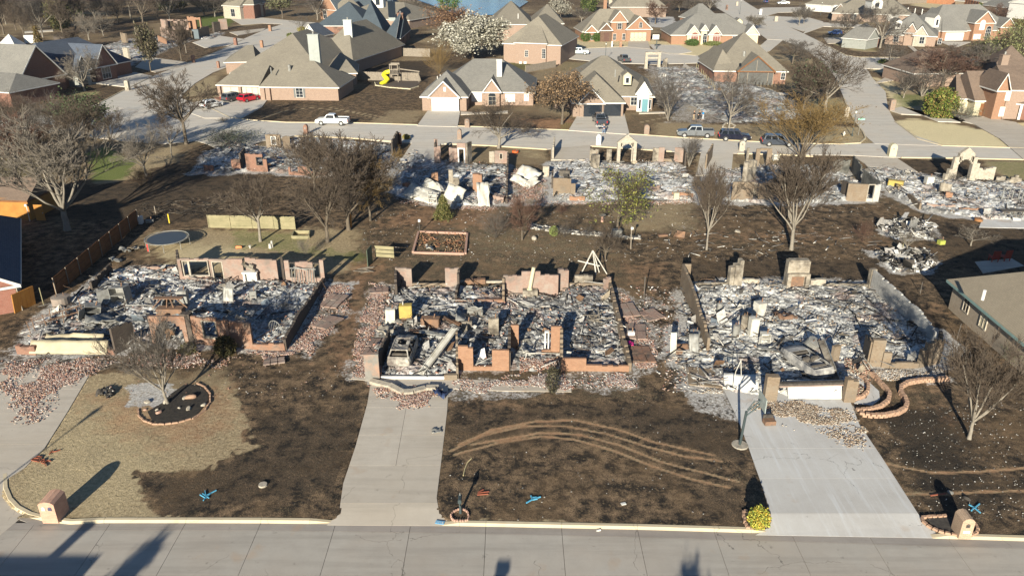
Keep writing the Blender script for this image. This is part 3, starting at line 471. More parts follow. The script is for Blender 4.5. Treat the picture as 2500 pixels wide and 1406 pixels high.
 strip('kerb_far', [(2690, 370), (2440, 361), (2300, 357), (2240, 340), (2184, 298)]);strip('kerb_far', [(240, 254), (313, 216), (375, 187)], .2);strip('kerb_far', [(450, 158), (520, 131), (590, 99)], .2)
 strip('kerb_far', [(1985, 383), (1900, 378), (1800, 376)]);strip('kerb_far', [(1640, 371), (1445, 358)]);strip('kerb_far', [(1335, 366), (1200, 357), (1085, 352)]);strip('kerb_far', [(1000, 350), (840, 337), (720, 333)])
 strip('kerb_far', [(2200, 386), (2320, 387), (2500, 391), (2700, 396)]);strip('kerb_far', [(2011, 108), (2065, 136), (2100, 141), (2250, 142)], .3);strip('kerb_far', [(1434, 119), (1532, 115)], .3);strip('kerb_far', [(1600, 123), (1626, 131), (1700, 137)], .3)
# ------------------------------------------------------------------ trees
def segs_to_mesh(name, S, n=3, mats=None):
 """S list of (p0,p1,r0,r1) -> open n-sided prisms, one mesh"""
 A=np.array([list(s[0])+list(s[1])+[s[2], s[3]]for s in S], float);p0=A[:, :3];p1=A[:, 3:6];r0=A[:, 6];r1=A[:, 7]
 d=p1-p0;d/=np.linalg.norm(d, axis=1)[:, None]+1e-9
 up=np.where(np.abs(d[:, 2:3])>.9, np.array([[1., 0, 0]]), np.array([[0, 0, 1.]]))
 u=np.cross(d, up);u/=np.linalg.norm(u, axis=1)[:, None];v=np.cross(d, u);V=[]
 for p, r in((p0, r0), (p1, r1)):
  for i in range(n):
   a=2*math.pi*i/n;V.append(p+u*(math.cos(a)*r)[:, None]+v*(math.sin(a)*r)[:, None])
 V=np.stack(V, 1).reshape(-1, 3);N=len(S);base=np.arange(N)[:, None]*(2*n)
 F=np.concatenate([base+np.array([[i, (i+1)%n, n+(i+1)%n, n+i]])for i in range(n)], 0)
 return npmesh(name, V, F, smooth=n>3)
def grow(seed, form):
 """a bare tree of unit-ish size (height ~1 -> scaled by 8 m): returns trunk and twig segments, tips"""
 rnd=random.Random(seed);big=[];small=[];tips=[]
 H=8.0
 fm=dict(vase=dict(th=.16, n0=9, sp=(14, 34), up=.30, l1=.58, lv=4, kids=(6, 8), ang=28, r=.14), pear=dict(th=.22, n0=13, sp=(12, 44), up=.34, l1=.50, lv=4, kids=(6, 8), ang=26, r=.13), round=dict(th=.30, n0=11, sp=(22, 68), up=.16, l1=.46, lv=4, kids=(6, 8), ang=38, r=.15), wild=dict(th=.22, n0=8, sp=(16, 58), up=.10, l1=.60, lv=4, kids=(6, 8), ang=42, r=.17), multi=dict(th=.03, n0=9, sp=(10, 34), up=.22, l1=.72, lv=4, kids=(5, 7), ang=26, r=.10), sparse=dict(th=.28, n0=7, sp=(22, 50), up=.18, l1=.5, lv=4, kids=(4, 6), ang=34, r=.13), bush=dict(th=.02, n0=26, sp=(4, 46), up=.10, l1=.80, lv=3, kids=(5, 7), ang=22, r=.035))[form]
 def branch(p, d, L, r, lv, top):
  ns=4 if lv<=1 else(3 if lv==2 else 2);pts=[p];rs=[r]
  for i in range(ns):
   j=Vector((rnd.gauss(0, 1), rnd.gauss(0, 1), rnd.gauss(0, .6)))*(.10+.035*lv)
   d=(d+j+Vector((0, 0, fm['up']*.35))).normalized();p=p+d*(L/ns);pts.append(p.copy());rs.append(r*(1-.75*(i+1)/ns)if lv<top else r*(1-.5*(i+1)/ns))
  dst=big if lv<=1 and form!='bush' else small
  for a, b, ra, rb in zip(pts[:-1], pts[1:], rs[:-1], rs[1:]):dst.append((a, b, max(ra, .013), max(rb, .010)))
  if lv>=top:tips.append(pts[-1]);return
  k=rnd.randint(*fm['kids'])
  for c in range(k):
   f=(.25+.75*(c+rnd.random()*.8)/k);f=min(f, .99);i=min(int(f*ns), ns-1);q=pts[i].lerp(pts[i+1], f*ns-i)
   ax=Vector((rnd.gauss(0, 1), rnd.gauss(0, 1), rnd.gauss(0, 1))).normalized();dd=(pts[i+1]-pts[i]).normalized();ax=ax-dd*ax.dot(dd)
   if ax.length<.01:continue
   nd=(dd*math.cos(R(fm['ang']))+ax.normalized()*math.sin(R(fm['ang']*rnd.uniform(.7, 1.3)))).normalized()
   branch(q, nd, L*rnd.uniform(.42, .68)*(1.05-.35*f), rs[i]*.52, lv+1, top)
 th=fm['th']*H;r0=fm['r'];lean=Vector((rnd.uniform(-.06, .06), rnd.uniform(-.06, .06), 1)).normalized()
 if form not in('bush', 'multi'):
  p=Vector((0, 0, -.1));k=4
  for i in range(k):
   q=p+lean*((th+.1)/k)+Vector((rnd.uniform(-.03, .03), rnd.uniform(-.03, .03), 0));big.append((p, q, r0*(1.35 if i==0 else 1.05-.06*i), r0*(1.05-.06*(i+1))));p=q
 else:p=Vector((0, 0, 0))
 for i in range(fm['n0']):
  az=i*2.399+rnd.uniform(-.4, .4);pol=R(rnd.uniform(*fm['sp']))*(0.35 if i==0 else 1)
  d=Vector((math.sin(pol)*math.cos(az), math.sin(pol)*math.sin(az), math.cos(pol)))
  base=p-lean*(rnd.uniform(0, .25)*th if form in('pear', 'round', 'wild', 'sparse')else 0)
  if form=='bush':base=Vector((rnd.uniform(-.12, .12), rnd.uniform(-.12, .12), 0))
  L=H*fm['l1']*rnd.uniform(.8, 1.15)*(1.1-.35*math.sin(pol));branch(base, d, L, r0*(.62 if form!='multi' else .9)*rnd.uniform(.7, 1), 1, fm['lv'])
 zt=max(s[1][2]for s in small);k=H/zt
 sc=lambda S:[(a*k, b*k, c*k, e*k)for a, b, c, e in S]
 return sc(big), sc(small), [t*k for t in tips]
PROTO={};EXT={}
def proto(form, seed):
 seed=seed%dict(vase=3, pear=4, round=4, wild=4, multi=2, sparse=2, bush=3)[form]
 if(form, seed)not in PROTO:
  b, s, t=grow(seed*31+5, form)
  PROTO[(form, seed)]=(segs_to_mesh('trunk_wood', b, 5)if b else None, segs_to_mesh('twig_wood', s, 3), t);EXT[form]=2*float(np.percentile([math.hypot(q[0], q[1])for q in t], 92))
 return PROTO[(form, seed)]
def leaf_mesh(name, pts, n, size, spread, cols, seed=0):
 r=np.random.default_rng(seed);pts=np.array([list(p)for p in pts]);idx=r.integers(0, len(pts), n)
 c=pts[idx]+r.normal(0, spread, (n, 3));a=r.normal(size=(n, 3));a/=np.linalg.norm(a, axis=1)[:, None]
 b=np.cross(a, r.normal(size=(n, 3)));b/=np.linalg.norm(b, axis=1)[:, None];s=size*r.uniform(.5, 1.3, (n, 1))
 V=np.stack([c-a*s, c-b*s*.6, c+a*s, c+b*s*.6], 1).reshape(-1, 3);F=np.arange(4*n).reshape(n, 4)
 cols=np.array(cols);w=r.random((n, 1));ci=cols[r.integers(0, len(cols), n)]*(.65+.6*w);ci=np.repeat(ci, 4, 0)
 return npmesh(name, V, F, ci)
def setmat(o, m):
 if len(o.data.materials)==0:o.data.materials.append(m)
 if o.material_slots[0].material is m:return
 o.material_slots[0].link='OBJECT';o.material_slots[0].material=m
def tree(px, py, ty, wpx, form, seed, label, tw=None, bk=None, name='bare_tree', cat='tree', group=None, rz=None, leaves=None, xy=None, hw=None):
 x, y=P(px, py)if xy is None else xy
 if hw:h, wd=hw
 else:
  h=HT(px, py, ty)*1.05;wd=wpx*(P(px+1, py)[0]-P(px, py)[0])
 tm, cm, tips=proto(form, seed)
 ext=EXT[form]
 o=thing(name, label, cat, (x, y, 0), rz if rz is not None else random.uniform(0, 6.28), group, (wd/ext, wd/ext, h/8.0))
 if tm:setmat(link('trunk', tm, o), bk or bark)
 setmat(link('branches' if form=='bush' else 'crown', cm, o), tw or twig)
 if leaves:
  n, size, spread, cols=leaves
  lm=leaf_mesh('foliage_leaves', tips, n, size, spread, cols, seed)
  setmat(link('foliage', lm, o), leafc)
 return o
GREENS=[(.055, .085, .02), (.09, .12, .03), (.14, .16, .045), (.035, .055, .018)]
def evergreen(px, py, ty, wpx, kind, label, cols=GREENS, n=5200, size=.16, name='evergreen_tree', cat='tree', seed=1, xy=None, hw=None):
 x, y=P(px, py)if xy is None else xy
 if hw:h, wd=hw
 else:h=HT(px, py, ty);wd=wpx*(P(px+1, py)[0]-P(px, py)[0])
 rr=random.Random(seed*13+3);o=thing(name, label, cat, (x, y, 0), rr.uniform(0, 6))
 tb=MB();tb.tube((0, 0, -.1), (0, 0, h*.75), wd*.035+.03, .03, 7)
 for i in range(14):
  z=h*rr.uniform(.15, .8);a=rr.uniform(0, 6.28);l=wd*.33*(1-z/h if kind=='cone' else .8);tb.tube((0, 0, z), (math.cos(a)*l, math.sin(a)*l, z+l*.4), .03, .01, 4)
 tb.build('trunk', bark, o, uv=False)
 pts=[]
 lob=[(rr.uniform(0, 6.28), rr.uniform(.15, .9), rr.uniform(.75, 1.15))for _ in range(26)]
 for _ in range(420):
  z=rr.random();a=rr.uniform(0, 6.28)
  if kind=='cone':rad=(1-z)**.75*(.5 if z>.05 else .4);zz=.06+z*.92
  elif kind=='ball':rad=.5*math.sqrt(max(0, 1-(2*z-1)**2))+.02;zz=.03+z*.94
  else:rad=.5*math.sqrt(max(0, 1-(1.5*z-.55)**2))*(1 if z>.1 else .8);zz=.12+z*.86
  k=1
  for la, lz, lr in lob:
   dd=abs((a-la+3.14)%6.28-3.14)
   if dd<.5 and abs(lz-z)<.14:k=lr
  rad*=rr.uniform(.55, 1.02)*k;pts.append((math.cos(a)*rad*wd, math.sin(a)*rad*wd, zz*h))
 lm=leaf_mesh('foliage_leaves', pts, n, size, .045*(wd+h)/2, cols, seed);lm.materials.append(leafc);link('foliage', lm, o)
 return o
def fan_bush(px, py, ty, wpx, seed, label, tw=None, leaves=None, name='bare_shrub', cat='shrub'):
 return tree(px, py, ty, wpx, 'bush', seed, label, tw or twig, name=name, cat=cat, leaves=leaves)
# ------------------------------------------------------------------ intact houses
def house(name, label, cat='house', group=None):return thing(name, label, cat, group=group)
class Wing:
 """A,B: the two ends of the front eave (world xy). depth runs away from the front. ridge 'x' along the eave or 'y' across it."""
 def __init__(s, root, A, B, depth, ze, zr, ridge='x', ins=(None, None), wall=None, roof=None, fascia=None, oh=.4, z0=0.0, gable_wall=None):
  s.root=root;s.mw=wall;s.mr=roof;A=Vector((A[0], A[1], 0));B=Vector((B[0], B[1], 0));s.u=(B-A).normalized();s.v=Vector((-s.u.y, s.u.x, 0))
  s.L=(B-A).length;s.D=depth;s.A=A;s.ze=ze;s.zr=zr;s.oh=oh;s.z0=z0
  L, D=s.L, depth;W=lambda a, b, z:A+s.u*a+s.v*b+Vector((0, 0, z))
  s.W=W
  if ridge=='x':
   i0=D/2 if ins[0]is None else ins[0];i1=D/2 if ins[1]is None else ins[1]
   if i0+i1>L:k=L/(i0+i1);i0*=k*.99;i1*=k*.99
   r0=W(i0, D/2, zr);r1=W(L-i1, D/2, zr)
   quads=[(W(0, 0, ze), W(L, 0, ze), r1, r0), (W(L, D, ze), W(0, D, ze), r0, r1)];tri=[(W(0, D, ze), W(0, 0, ze), r0), (W(L, 0, ze), W(L, D, ze), r1)]
  else:
   i0=L/2 if ins[0]is None else ins[0];i1=L/2 if ins[1]is None else ins[1]
   if i0+i1>D:k=D/(i0+i1);i0*=k*.99;i1*=k*.99
   r0=W(L/2, i0, zr);r1=W(L/2, D-i1, zr)
   quads=[(W(L, 0, ze), W(L, D, ze), r1, r0), (W(0, D, ze), W(0, 0, ze), r0, r1)];tri=[(W(0, 0, ze), W(L, 0, ze), r0), (W(L, D, ze), W(0, D, ze), r1)]
  m=MB();gm=MB();th=Vector((0, 0, -.18))
  for q in quads:
   m.add(list(q)+[p+th for p in q], [(0, 1, 2, 3), (7, 6, 5, 4), (0, 4, 5, 1), (3, 2, 6, 7), (1, 5, 6, 2), (0, 3, 7, 4)])
  for k, q in enumerate(tri):
   ii=(i0, i1)[k]
   if ii>.05:m.add(list(q)+[p+th for p in q], [(0, 1, 2), (5, 4, 3), (0, 3, 4, 1), (1, 4, 5, 2), (0, 2, 5, 3)])
   else:
    out=(s.v*-1 if k==0 else s.v)if ridge=='y' else(s.u*-1 if k==0 else s.u)
    a, b, c=q;e=(b-a).normalized();ia=a-out*oh+e*oh*.6+th*1.2;ib=b-out*oh-e*oh*.6+th*1.2;ic=c-out*oh+th*1.6;bk=-out*.15
    gm.add([ia, ib, ic, ia+bk, ib+bk, ic+bk], [(0, 1, 2), (5, 4, 3), (0, 3, 4, 1), (1, 4, 5, 2), (2, 5, 3, 0)])
    rk=MB()
    for p0, p1 in((a, c), (c, b)):
     t_=(p1-p0).normalized();dn=Vector((0, 0, -.30));o1=out*.03
     rk.add([p0+o1, p1+o1, p1+o1+dn, p0+o1+dn, p0-out*.05, p1-out*.05, p1-out*.05+dn, p0-out*.05+dn], [(0, 3, 2, 1), (4, 5, 6, 7), (0, 1, 5, 4), (3, 7, 6, 2)])
    rk.build('rake_board', fascia or white_paint, root)
  m.build('roof', roof or shingle_tan, root)
  if gm.v:gm.build('gable', gable_wall or wall or brick_house, root)
  wl=MB();wl.prism([tuple(W(oh, oh, 0)[:2]), tuple(W(L-oh, oh, 0)[:2]), tuple(W(L-oh, D-oh, 0)[:2]), tuple(W(oh, D-oh, 0)[:2])], z0-.05, ze-.14)
  s.wall=wl.build('wall', wall or brick_house, root)
  fb=MB()
  for p, q, nn in((W(0, 0, ze), W(L, 0, ze), -s.v), (W(L, 0, ze), W(L, D, ze), s.u), (W(L, D, ze), W(0, D, ze), s.v), (W(0, D, ze), W(0, 0, ze), -s.u)):
   fb.add([p+nn*.04+Vector((0, 0, -.03)), q+nn*.04+Vector((0, 0, -.03)), q+nn*.04+Vector((0, 0, -.24)), p+nn*.04+Vector((0, 0, -.24)), p-nn*.08+Vector((0, 0, -.03)), q-nn*.08+Vector((0, 0, -.03)), q-nn*.08+Vector((0, 0, -.24)), p-nn*.08+Vector((0, 0, -.24))], [(0, 3, 2, 1), (0, 1, 5, 4), (3, 7, 6, 2)])
  fb.build('eave_board', fascia or white_paint, root)
 def at(s, px):
  c=(px-1250)/FPX;k=math.cos(TH);return(c*(s.A.y*k+(HC-s.ze)*math.sin(TH))-s.A.x)/(s.u.x-c*s.u.y*k)
 def sub(s, p0, p1, fwd, depth, ze, zr, ins=(0, 1), ridge='y', **kw):
  a, b=s.at(p0), s.at(p1);kw={**dict(wall=s.mw, roof=s.mr), **kw};return Wing(s.root, s.W(a, -fwd, 0), s.W(b, -fwd, 0), depth+fwd, ze, zr, ridge, ins, **kw)
 def face(s, side):
  L, D, oh=s.L, s.D, s.oh
  return{'F':(s.W(oh, oh, 0), s.u, -s.v, L-2*oh), 'B':(s.W(L-oh, D-oh, 0), -s.u, s.v, L-2*oh), 'R':(s.W(L-oh, oh, 0), s.v, s.u, D-2*oh), 'L':(s.W(oh, D-oh, 0), -s.v, -s.u, D-2*oh)}[side]
 def win(s, side, t, z, w, h, frame=None, mull=(1, 1), arch=False, shutters=None, pane=None):
  """t: metres along the face to the window's centre"""
  o, e, n, _=s.face(side);c=o+e*t+Vector((0, 0, z+h/2));rz=math.atan2(e.y, e.x);fr=frame or white_paint
  f=MB();b=.07
  for dx, dz, ww, hh in((0, h/2-b/2, w, b), (0, -h/2+b/2, w, b), (-w/2+b/2, 0, b, h-2*b), (w/2-b/2, 0, b, h-2*b)):f.box(c+e*dx+n*.04+Vector((0, 0, dz)), (ww, .08, hh), rz)
  for i in range(1, mull[0]+1):f.box(c+e*(-w/2+w*i/(mull[0]+1))+n*.045, (.04, .05, h-2*b), rz)
  for i in range(1, mull[1]+1):f.box(c+n*.05+Vector((0, 0, -h/2+h*i/(mull[1]+1))), (w-2*b, .05, .04), rz)
  if arch:
   for i in range(7):
    a0=math.pi*i/7;a1=math.pi*(i+1)/7;p=lambda a:c+e*math.cos(a)*w/2+Vector((0, 0, h/2+math.sin(a)*w/2))+n*.05
    f.tube(p(a0), p(a1), .045, None, 4)
  fo=f.build('window', fr, s.root, uv=False);g=MB();g.box(c+n*.012, (w-2*b, .03, h-2*b), rz)
  if arch:
   vs=[c+n*.02+Vector((0, 0, h/2))]+[c+n*.02+e*math.cos(math.pi*i/8)*w/2+Vector((0, 0, h/2+math.sin(math.pi*i/8)*w/2))for i in range(9)];g.add(vs, [(0, i+1, i+2)for i in range(8)])
  po=g.build('pane', pane or pane_dark, fo, uv=False)
  if shutters:
   for sg in(-1, 1):
    q=MB();q.box(c+e*sg*(w/2+.22)+n*.04, (.34, .07, h), rz);q.build('shutter', shutters, s.root)
  return fo
 def door(s, side, t, w, h, mat=None, z=0.0, name='door'):
  o, e, n, _=s.face(side);c=o+e*t+Vector((0, 0, z+h/2));rz=math.atan2(e.y, e.x);q=MB();q.box(c+n*.03, (w, .08, h), rz)
  q.box(c+n*.08+Vector((0, 0, h*.2)), (w*.6, .03, h*.35), rz);q.box(c+n*.08-Vector((0, 0, h*.25)), (w*.6, .03, h*.3), rz)
  d=q.build(name, mat or wood_brown, s.root);k=MB();k.box(c+n*.10+e*w*.4, (.08, .06, .12), rz);k.build('handle', metal_gray, d, uv=False);return d
 def garage(s, side, t, w, h=2.15, mat=None, rows=4, cols=4, cross=False):
  o, e, n, _=s.face(side);c=o+e*t;rz=math.atan2(e.y, e.x);bed=MB();bed.box(c+n*.01+Vector((0, 0, h/2)), (w+.12, .04, h+.06), rz);d=bed.build('garage_door', mat or white_paint, s.root)
  for i in range(rows):
   q=MB();q.box(c+n*.05+Vector((0, 0, (i+.5)*h/rows)), (w, .05, h/rows-.02), rz);q.build('panel', mat or white_paint, d)
  if cross:
   tr=MB()
   for i in range(cols+1):tr.box(c+e*(-w/2+w*i/cols)+n*.09+Vector((0, 0, h/2)), (.16, .04, h), rz)
   for i in range(cols):
    cc=c+e*(-w/2+w*(i+.5)/cols)+n*.09
    for sg in(-1, 1):tr.tube(cc+e*(-w/cols/2)+Vector((0, 0, h*.25+sg*h*.2)), cc+e*(w/cols/2)+Vector((0, 0, h*.25-sg*h*.2)), .05, None, 4)
   tr.box(c+n*.09+Vector((0, 0, h*.5)), (w, .04, .1), rz);tr.build('trim', metal_gray, d)
  return d
 def post(s, side, t, w=.5, h=2.4, mat=None, dp=.5, out=.3):
  o, e, n, _=s.face(side);c=o+e*t+n*out+Vector((0, 0, h/2));q=MB();q.box(c, (w, dp, h), math.atan2(e.y, e.x));return q.build('post', mat or brick_house, s.root)
def chimney(root, px, py, base_z, top_z, w=1.1, d=.9, mat=None, rz=0, flue=True, xy=None):
 x, y=xy or P(px, py, top_z);m=MB();m.box((x, y, (base_z+top_z)/2), (w, d, top_z-base_z), rz);m.box((x, y, top_z+.06), (w+.16, d+.16, .14), rz);c=m.build('chimney', mat or brick_house, root)
 if flue:q=MB();q.tube((x, y, top_z+.1), (x, y, top_z+.55), .16, .16, 8);q.tube((x, y, top_z+.55), (x, y, top_z+.66), .25, .2, 8);q.build('flue_cap', metal_gray, c, uv=False)
def vent(root, px, py, z, h=.5, r=.09, mat=None):
 x, y=P(px, py, z);q=MB();q.tube((x, y, z-.5), (x, y, z+h), r, None, 8);q.build('roof_vent', mat or metal_gray, root, uv=False)
def dormer(root, px, py, z, w, h, d, wall, roof, rz=0):
 x, y=P(px, py, z);o=Matrix.Translation((x, y, z))@Matrix.Rotation(rz, 4, 'Z');q=MB()
 T=lambda p:tuple(o@Vector(p));q.add([T(p)for p in[(-w/2, 0, 0), (w/2, 0, 0), (w/2, 0, h), (0, 0, h+w*.4), (-w/2, 0, h), (-w/2, d, 0), (w/2, d, 0), (w/2, d, h), (0, d, h+w*.4), (-w/2, d, h)]], [(0, 1, 2, 3, 4), (9, 8, 7, 6, 5), (0, 4, 9, 5), (2, 1, 6, 7)])
 dm=q.build('dormer', wall, root);q=MB();k=.2
 for sg in(-1, 1):
  pts=[(sg*(w/2+k), -.15, h-k*.4), (0, -.15, h+w*.4+.06), (0, d, h+w*.4+.06), (sg*(w/2+k), d, h-k*.4)];pts+=[(a, b, c+.1)for a, b, c in pts]
  q.add([T(p)for p in pts], [(0, 1, 2, 3), (7, 6, 5, 4), (0, 4, 5, 1), (1, 5, 6, 2), (2, 6, 7, 3), (3, 7, 4, 0)])
 q.build('dormer_roof', roof, dm);f=MB();f.box(o@Vector((0, -.04, h*.5)), (w*.5, .08, h*.7), rz);f=f.build('window', white_paint, dm)
 q=MB();q.box(o@Vector((0, -.09, h*.5)), (w*.38, .03, h*.56), rz);q.build('dormer_pane', pane_dark, dm)
# ------------------------------------------------------------------ fences
def fence(label, pts, h, mat, step=2.4, board=.14, gap=.01, tops=None, post_mat=None, name='wooden_fence', posts_front=False, joined=True, rails=True, cat='fence', lean=0):
 """pts world polyline. Each bay of boards is a part; posts are parts"""
 root=thing(name, label, cat, (pts[0][0], pts[0][1], 0));ox, oy=pts[0]
 for(ax, ay), (bx, by)in zip(pts[:-1], pts[1:]):
  L=math.hypot(bx-ax, by-ay);n=max(1, round(L/step));ux, uy=(bx-ax)/L, (by-ay)/L;rz=math.atan2(uy, ux);nx, ny=-uy, ux
  for i in range(n):
   s0=L*i/n;s1=L*(i+1)/n;m=MB();k=max(1, int((s1-s0)/board))
   for j in range(k):
    s=s0+(j+.5)*(s1-s0)/k;hh=h*random.uniform(.97, 1.01)
    m.box((ax+ux*s-ox, ay+uy*s-oy, hh/2), ((s1-s0)/k-gap, .022, hh), rz)
   if rails:
    for z in(.25, h*.55, h*.88):m.box((ax+ux*(s0+s1)/2+nx*(-.05)-ox, ay+uy*(s0+s1)/2-ny*.05-oy, z), (s1-s0-.02, .05, .09), rz)
   m.build('boards', mat, root)['kind']='stuff'
  for i in range(n+1):
   s=L*i/n;m=MB();sg=-1 if posts_front else 1
   m.box((ax+ux*s-nx*.07*sg-ox, ay+uy*s-ny*.07*sg-oy, (h+.04)/2), (.07, .07, h+.04), rz);m.build('post', post_mat or mat, root)
 return root
# ------------------------------------------------------------------ vehicles (local: x forward, y left, z up)
tyre_m=mplain('tyre', (.025, .025, .025), .9);rim_m=mplain('rim', (.5, .5, .5), .35, .8);glass_m=mplain('car_glass', (.02, .025, .03), .08, 0, .9)
head_m=mplain('headlight', (.75, .75, .72), .2, 0, .6);tail_m=mplain('tail_light', (.45, .02, .015), .3, 0, .5);trim_m=mplain('black_trim', (.03, .03, .032), .5)
def vehicle(name, label, cat, x, y, heading, kind, paint, roofc=None, L=None, group=None, z=.05, box_white=False):
 """heading: direction the nose points, radians from +x"""
 root=thing(name, label, cat, (x, y, z), heading, group)
 D=dict(pickup=(5.7, 1.98, 1.85, [(-2.85, .55), (-2.85, 1.10), (-2.80, 1.18), (-.62, 1.18), (-.60, 1.22), (1.15, 1.22), (1.30, 1.15), (2.62, 1.05), (2.82, .92), (2.86, .5), (2.7, .38), (-2.75, .42)], [(-.66, 1.18), (-.50, 1.80), (-.30, 1.86), (.62, 1.86), (.80, 1.80), (1.30, 1.16)], (1.80, -1.72), .40), crew=(5.8, 2.0, 1.9, [(-2.9, .55), (-2.9, 1.10), (-2.85, 1.20), (-1.05, 1.20), (-1.0, 1.24), (1.25, 1.24), (1.40, 1.17), (2.68, 1.06), (2.88, .92), (2.92, .5), (2.7, .38), (-2.75, .42)], [(-1.06, 1.20), (-.92, 1.82), (-.7, 1.88), (.72, 1.88), (.90, 1.82), (1.42, 1.18)], (1.85, -1.80), .41), suv=(4.95, 1.95, 1.75, [(-2.46, .5), (-2.48, .95), (-2.38, 1.08), (1.05, 1.10), (1.15, 1.08), (2.25, .98), (2.45, .82), (2.48, .45), (2.3, .3), (-2.3, .32)], [(-2.36, 1.06), (-2.12, 1.66), (-1.9, 1.74), (.42, 1.76), (.62, 1.70), (1.22, 1.06)], (1.55, -1.45), .37), cross=(4.5, 1.86, 1.62, [(-2.22, .5), (-2.25, .92), (-2.15, 1.02), (.95, 1.02), (2.0, .92), (2.2, .78), (2.24, .45), (2.1, .28), (-2.1, .3)], [(-2.10, 1.0), (-1.72, 1.52), (-1.5, 1.60), (.25, 1.62), (.45, 1.57), (1.12, 1.0)], (1.40, -1.32), .35), )[kind]
 Ln, W, Ht, body, cab, (wf, wr), rw=D;m=MB()
 def hull(prof, w0, w1, mi=0):
  zs=[p[1]for p in prof];z0, z1=min(zs), max(zs);vs=[]
  for sgn in(-1, 1):
   for(px, pz)in prof:k=(pz-z0)/(z1-z0);vs.append((px, sgn*(w0*(1-k)+w1*k)/2, pz))
  n=len(prof);m.add(vs, [tuple(range(n)), tuple(range(2*n-1, n-1, -1))]+[(i, n+i, n+(i+1)%n, (i+1)%n)for i in range(n)], mi)
 hull(body, W, W*.93);hull(cab, W*.90, W*.70)
 if kind in('pickup', 'crew'):
  x1=cab[0][0]-.08;x0=body[0][0]+.10
  m.box(((x0+x1)/2, 0, body[2][1]+.005), (x1-x0, W*.80, .012), mi=1)
  for sy in(-1, 1):m.box(((x0+x1)/2, sy*W*.44, body[2][1]+.05), (x1-x0+.1, .09, .10))
  m.box((x0-.02, 0, body[2][1]+.05), (.08, W*.90, .10))
 for sy in(-1, 1):
  for xx in(wf, wr):m.tube((xx, sy*W*.5-sy*.22, rw), (xx, sy*(W*.5+.005), rw), rw+.07, None, 14, 1)
 bo=m.build('body', [paint, trim_m], root, uv=False)
 bv=bo.modifiers.new('soft', 'BEVEL');bv.width=.05;bv.segments=2;bv.limit_method='ANGLE';bv.angle_limit=R(25)
 x_r0, z_r0=cab[0];x_rt, z_rt=cab[1];x_ft, z_ft=cab[-2];x_f0, z_f0=cab[-1]
 def yw(z):k=(z-z_r0)/(max(c[1]for c in cab)-z_r0);return(W*.90*(1-k)+W*.70*k)/2
 def pane(pts, nm='window'):
  q=MB();q.add(pts, [(0, 1, 2, 3), (3, 2, 1, 0)]);q.build(nm, glass_m, root, uv=False)
 e=.012;za=z_r0+.06;zb=min(z_rt, z_ft)-.04
 def xr(z):return x_r0+(x_rt-x_r0)*(z-z_r0)/(z_rt-z_r0)
 def xf(z):return x_f0+(x_ft-x_f0)*(z-z_f0)/(z_ft-z_f0)
 pane([(xf(za)+e+.01, -yw(za)*.9, za), (xf(za)+e+.01, yw(za)*.9, za), (xf(zb)+e+.01, yw(zb)*.9, zb), (xf(zb)+e+.01, -yw(zb)*.9, zb)], 'windscreen')
 pane([(xr(za)-e-.01, -yw(za)*.86, za), (xr(za)-e-.01, yw(za)*.86, za), (xr(zb)-e-.01, yw(zb)*.86, zb), (xr(zb)-e-.01, -yw(zb)*.86, zb)], 'rear_window')
 nw={'pickup':1, 'crew':2, 'suv':3, 'cross':2}[kind]
 for sy in(-1, 1):
  for i in range(nw):
   f0=.06+i/nw*.9;f1=.06+(i+1)/nw*.9-.04;X=lambda f, z:xr(z)+(xf(z)-xr(z))*f
   pane([(X(f0, za), sy*(yw(za)+e), za), (X(f1, za), sy*(yw(za)+e), za), (X(f1, zb), sy*(yw(zb)+e), zb), (X(f0, zb), sy*(yw(zb)+e), zb)])
 for sy in(-1, 1):
  for xx in(wf, wr):
   q=MB();q.tube((xx, sy*(W*.5-.20), rw), (xx, sy*(W*.5+.02), rw), rw, None, 16);t_=q.build('wheel', tyre_m, root, uv=False)
   q=MB();q.tube((xx, sy*(W*.5-.1), rw), (xx, sy*(W*.5+.03), rw), rw*.62, None, 10);q.build('rim', rim_m, t_, uv=False)
 zl=body[-3][1]+.22 if kind!='cross' else .72
 for sy in(-1, 1):
  q=MB();q.box((body[-3][0]-.02, sy*W*.38, zl), (.10, .34, .16));q.build('headlight', head_m, root, uv=False)
  q=MB();q.box((body[1][0]-.005, sy*W*.43, .88), (.08, .16, .34));q.build('tail_light', tail_m, root, uv=False)
  q=MB();q.box((x_f0-.25, sy*(W*.5+.12), z_f0+.06), (.12, .22, .16));q.build('mirror', trim_m if kind!='pickup' else paint, root, uv=False)
 q=MB();q.box((body[-4][0]+.02 if 0 else max(b[0]for b in body)+.01, 0, .50), (.10, W*.9, .20));q.box((min(b[0]for b in body)-.01, 0, .52), (.10, W*.9, .18));q.build('bumper', trim_m if kind!='pickup' else rim_m, root, uv=False)
 return root
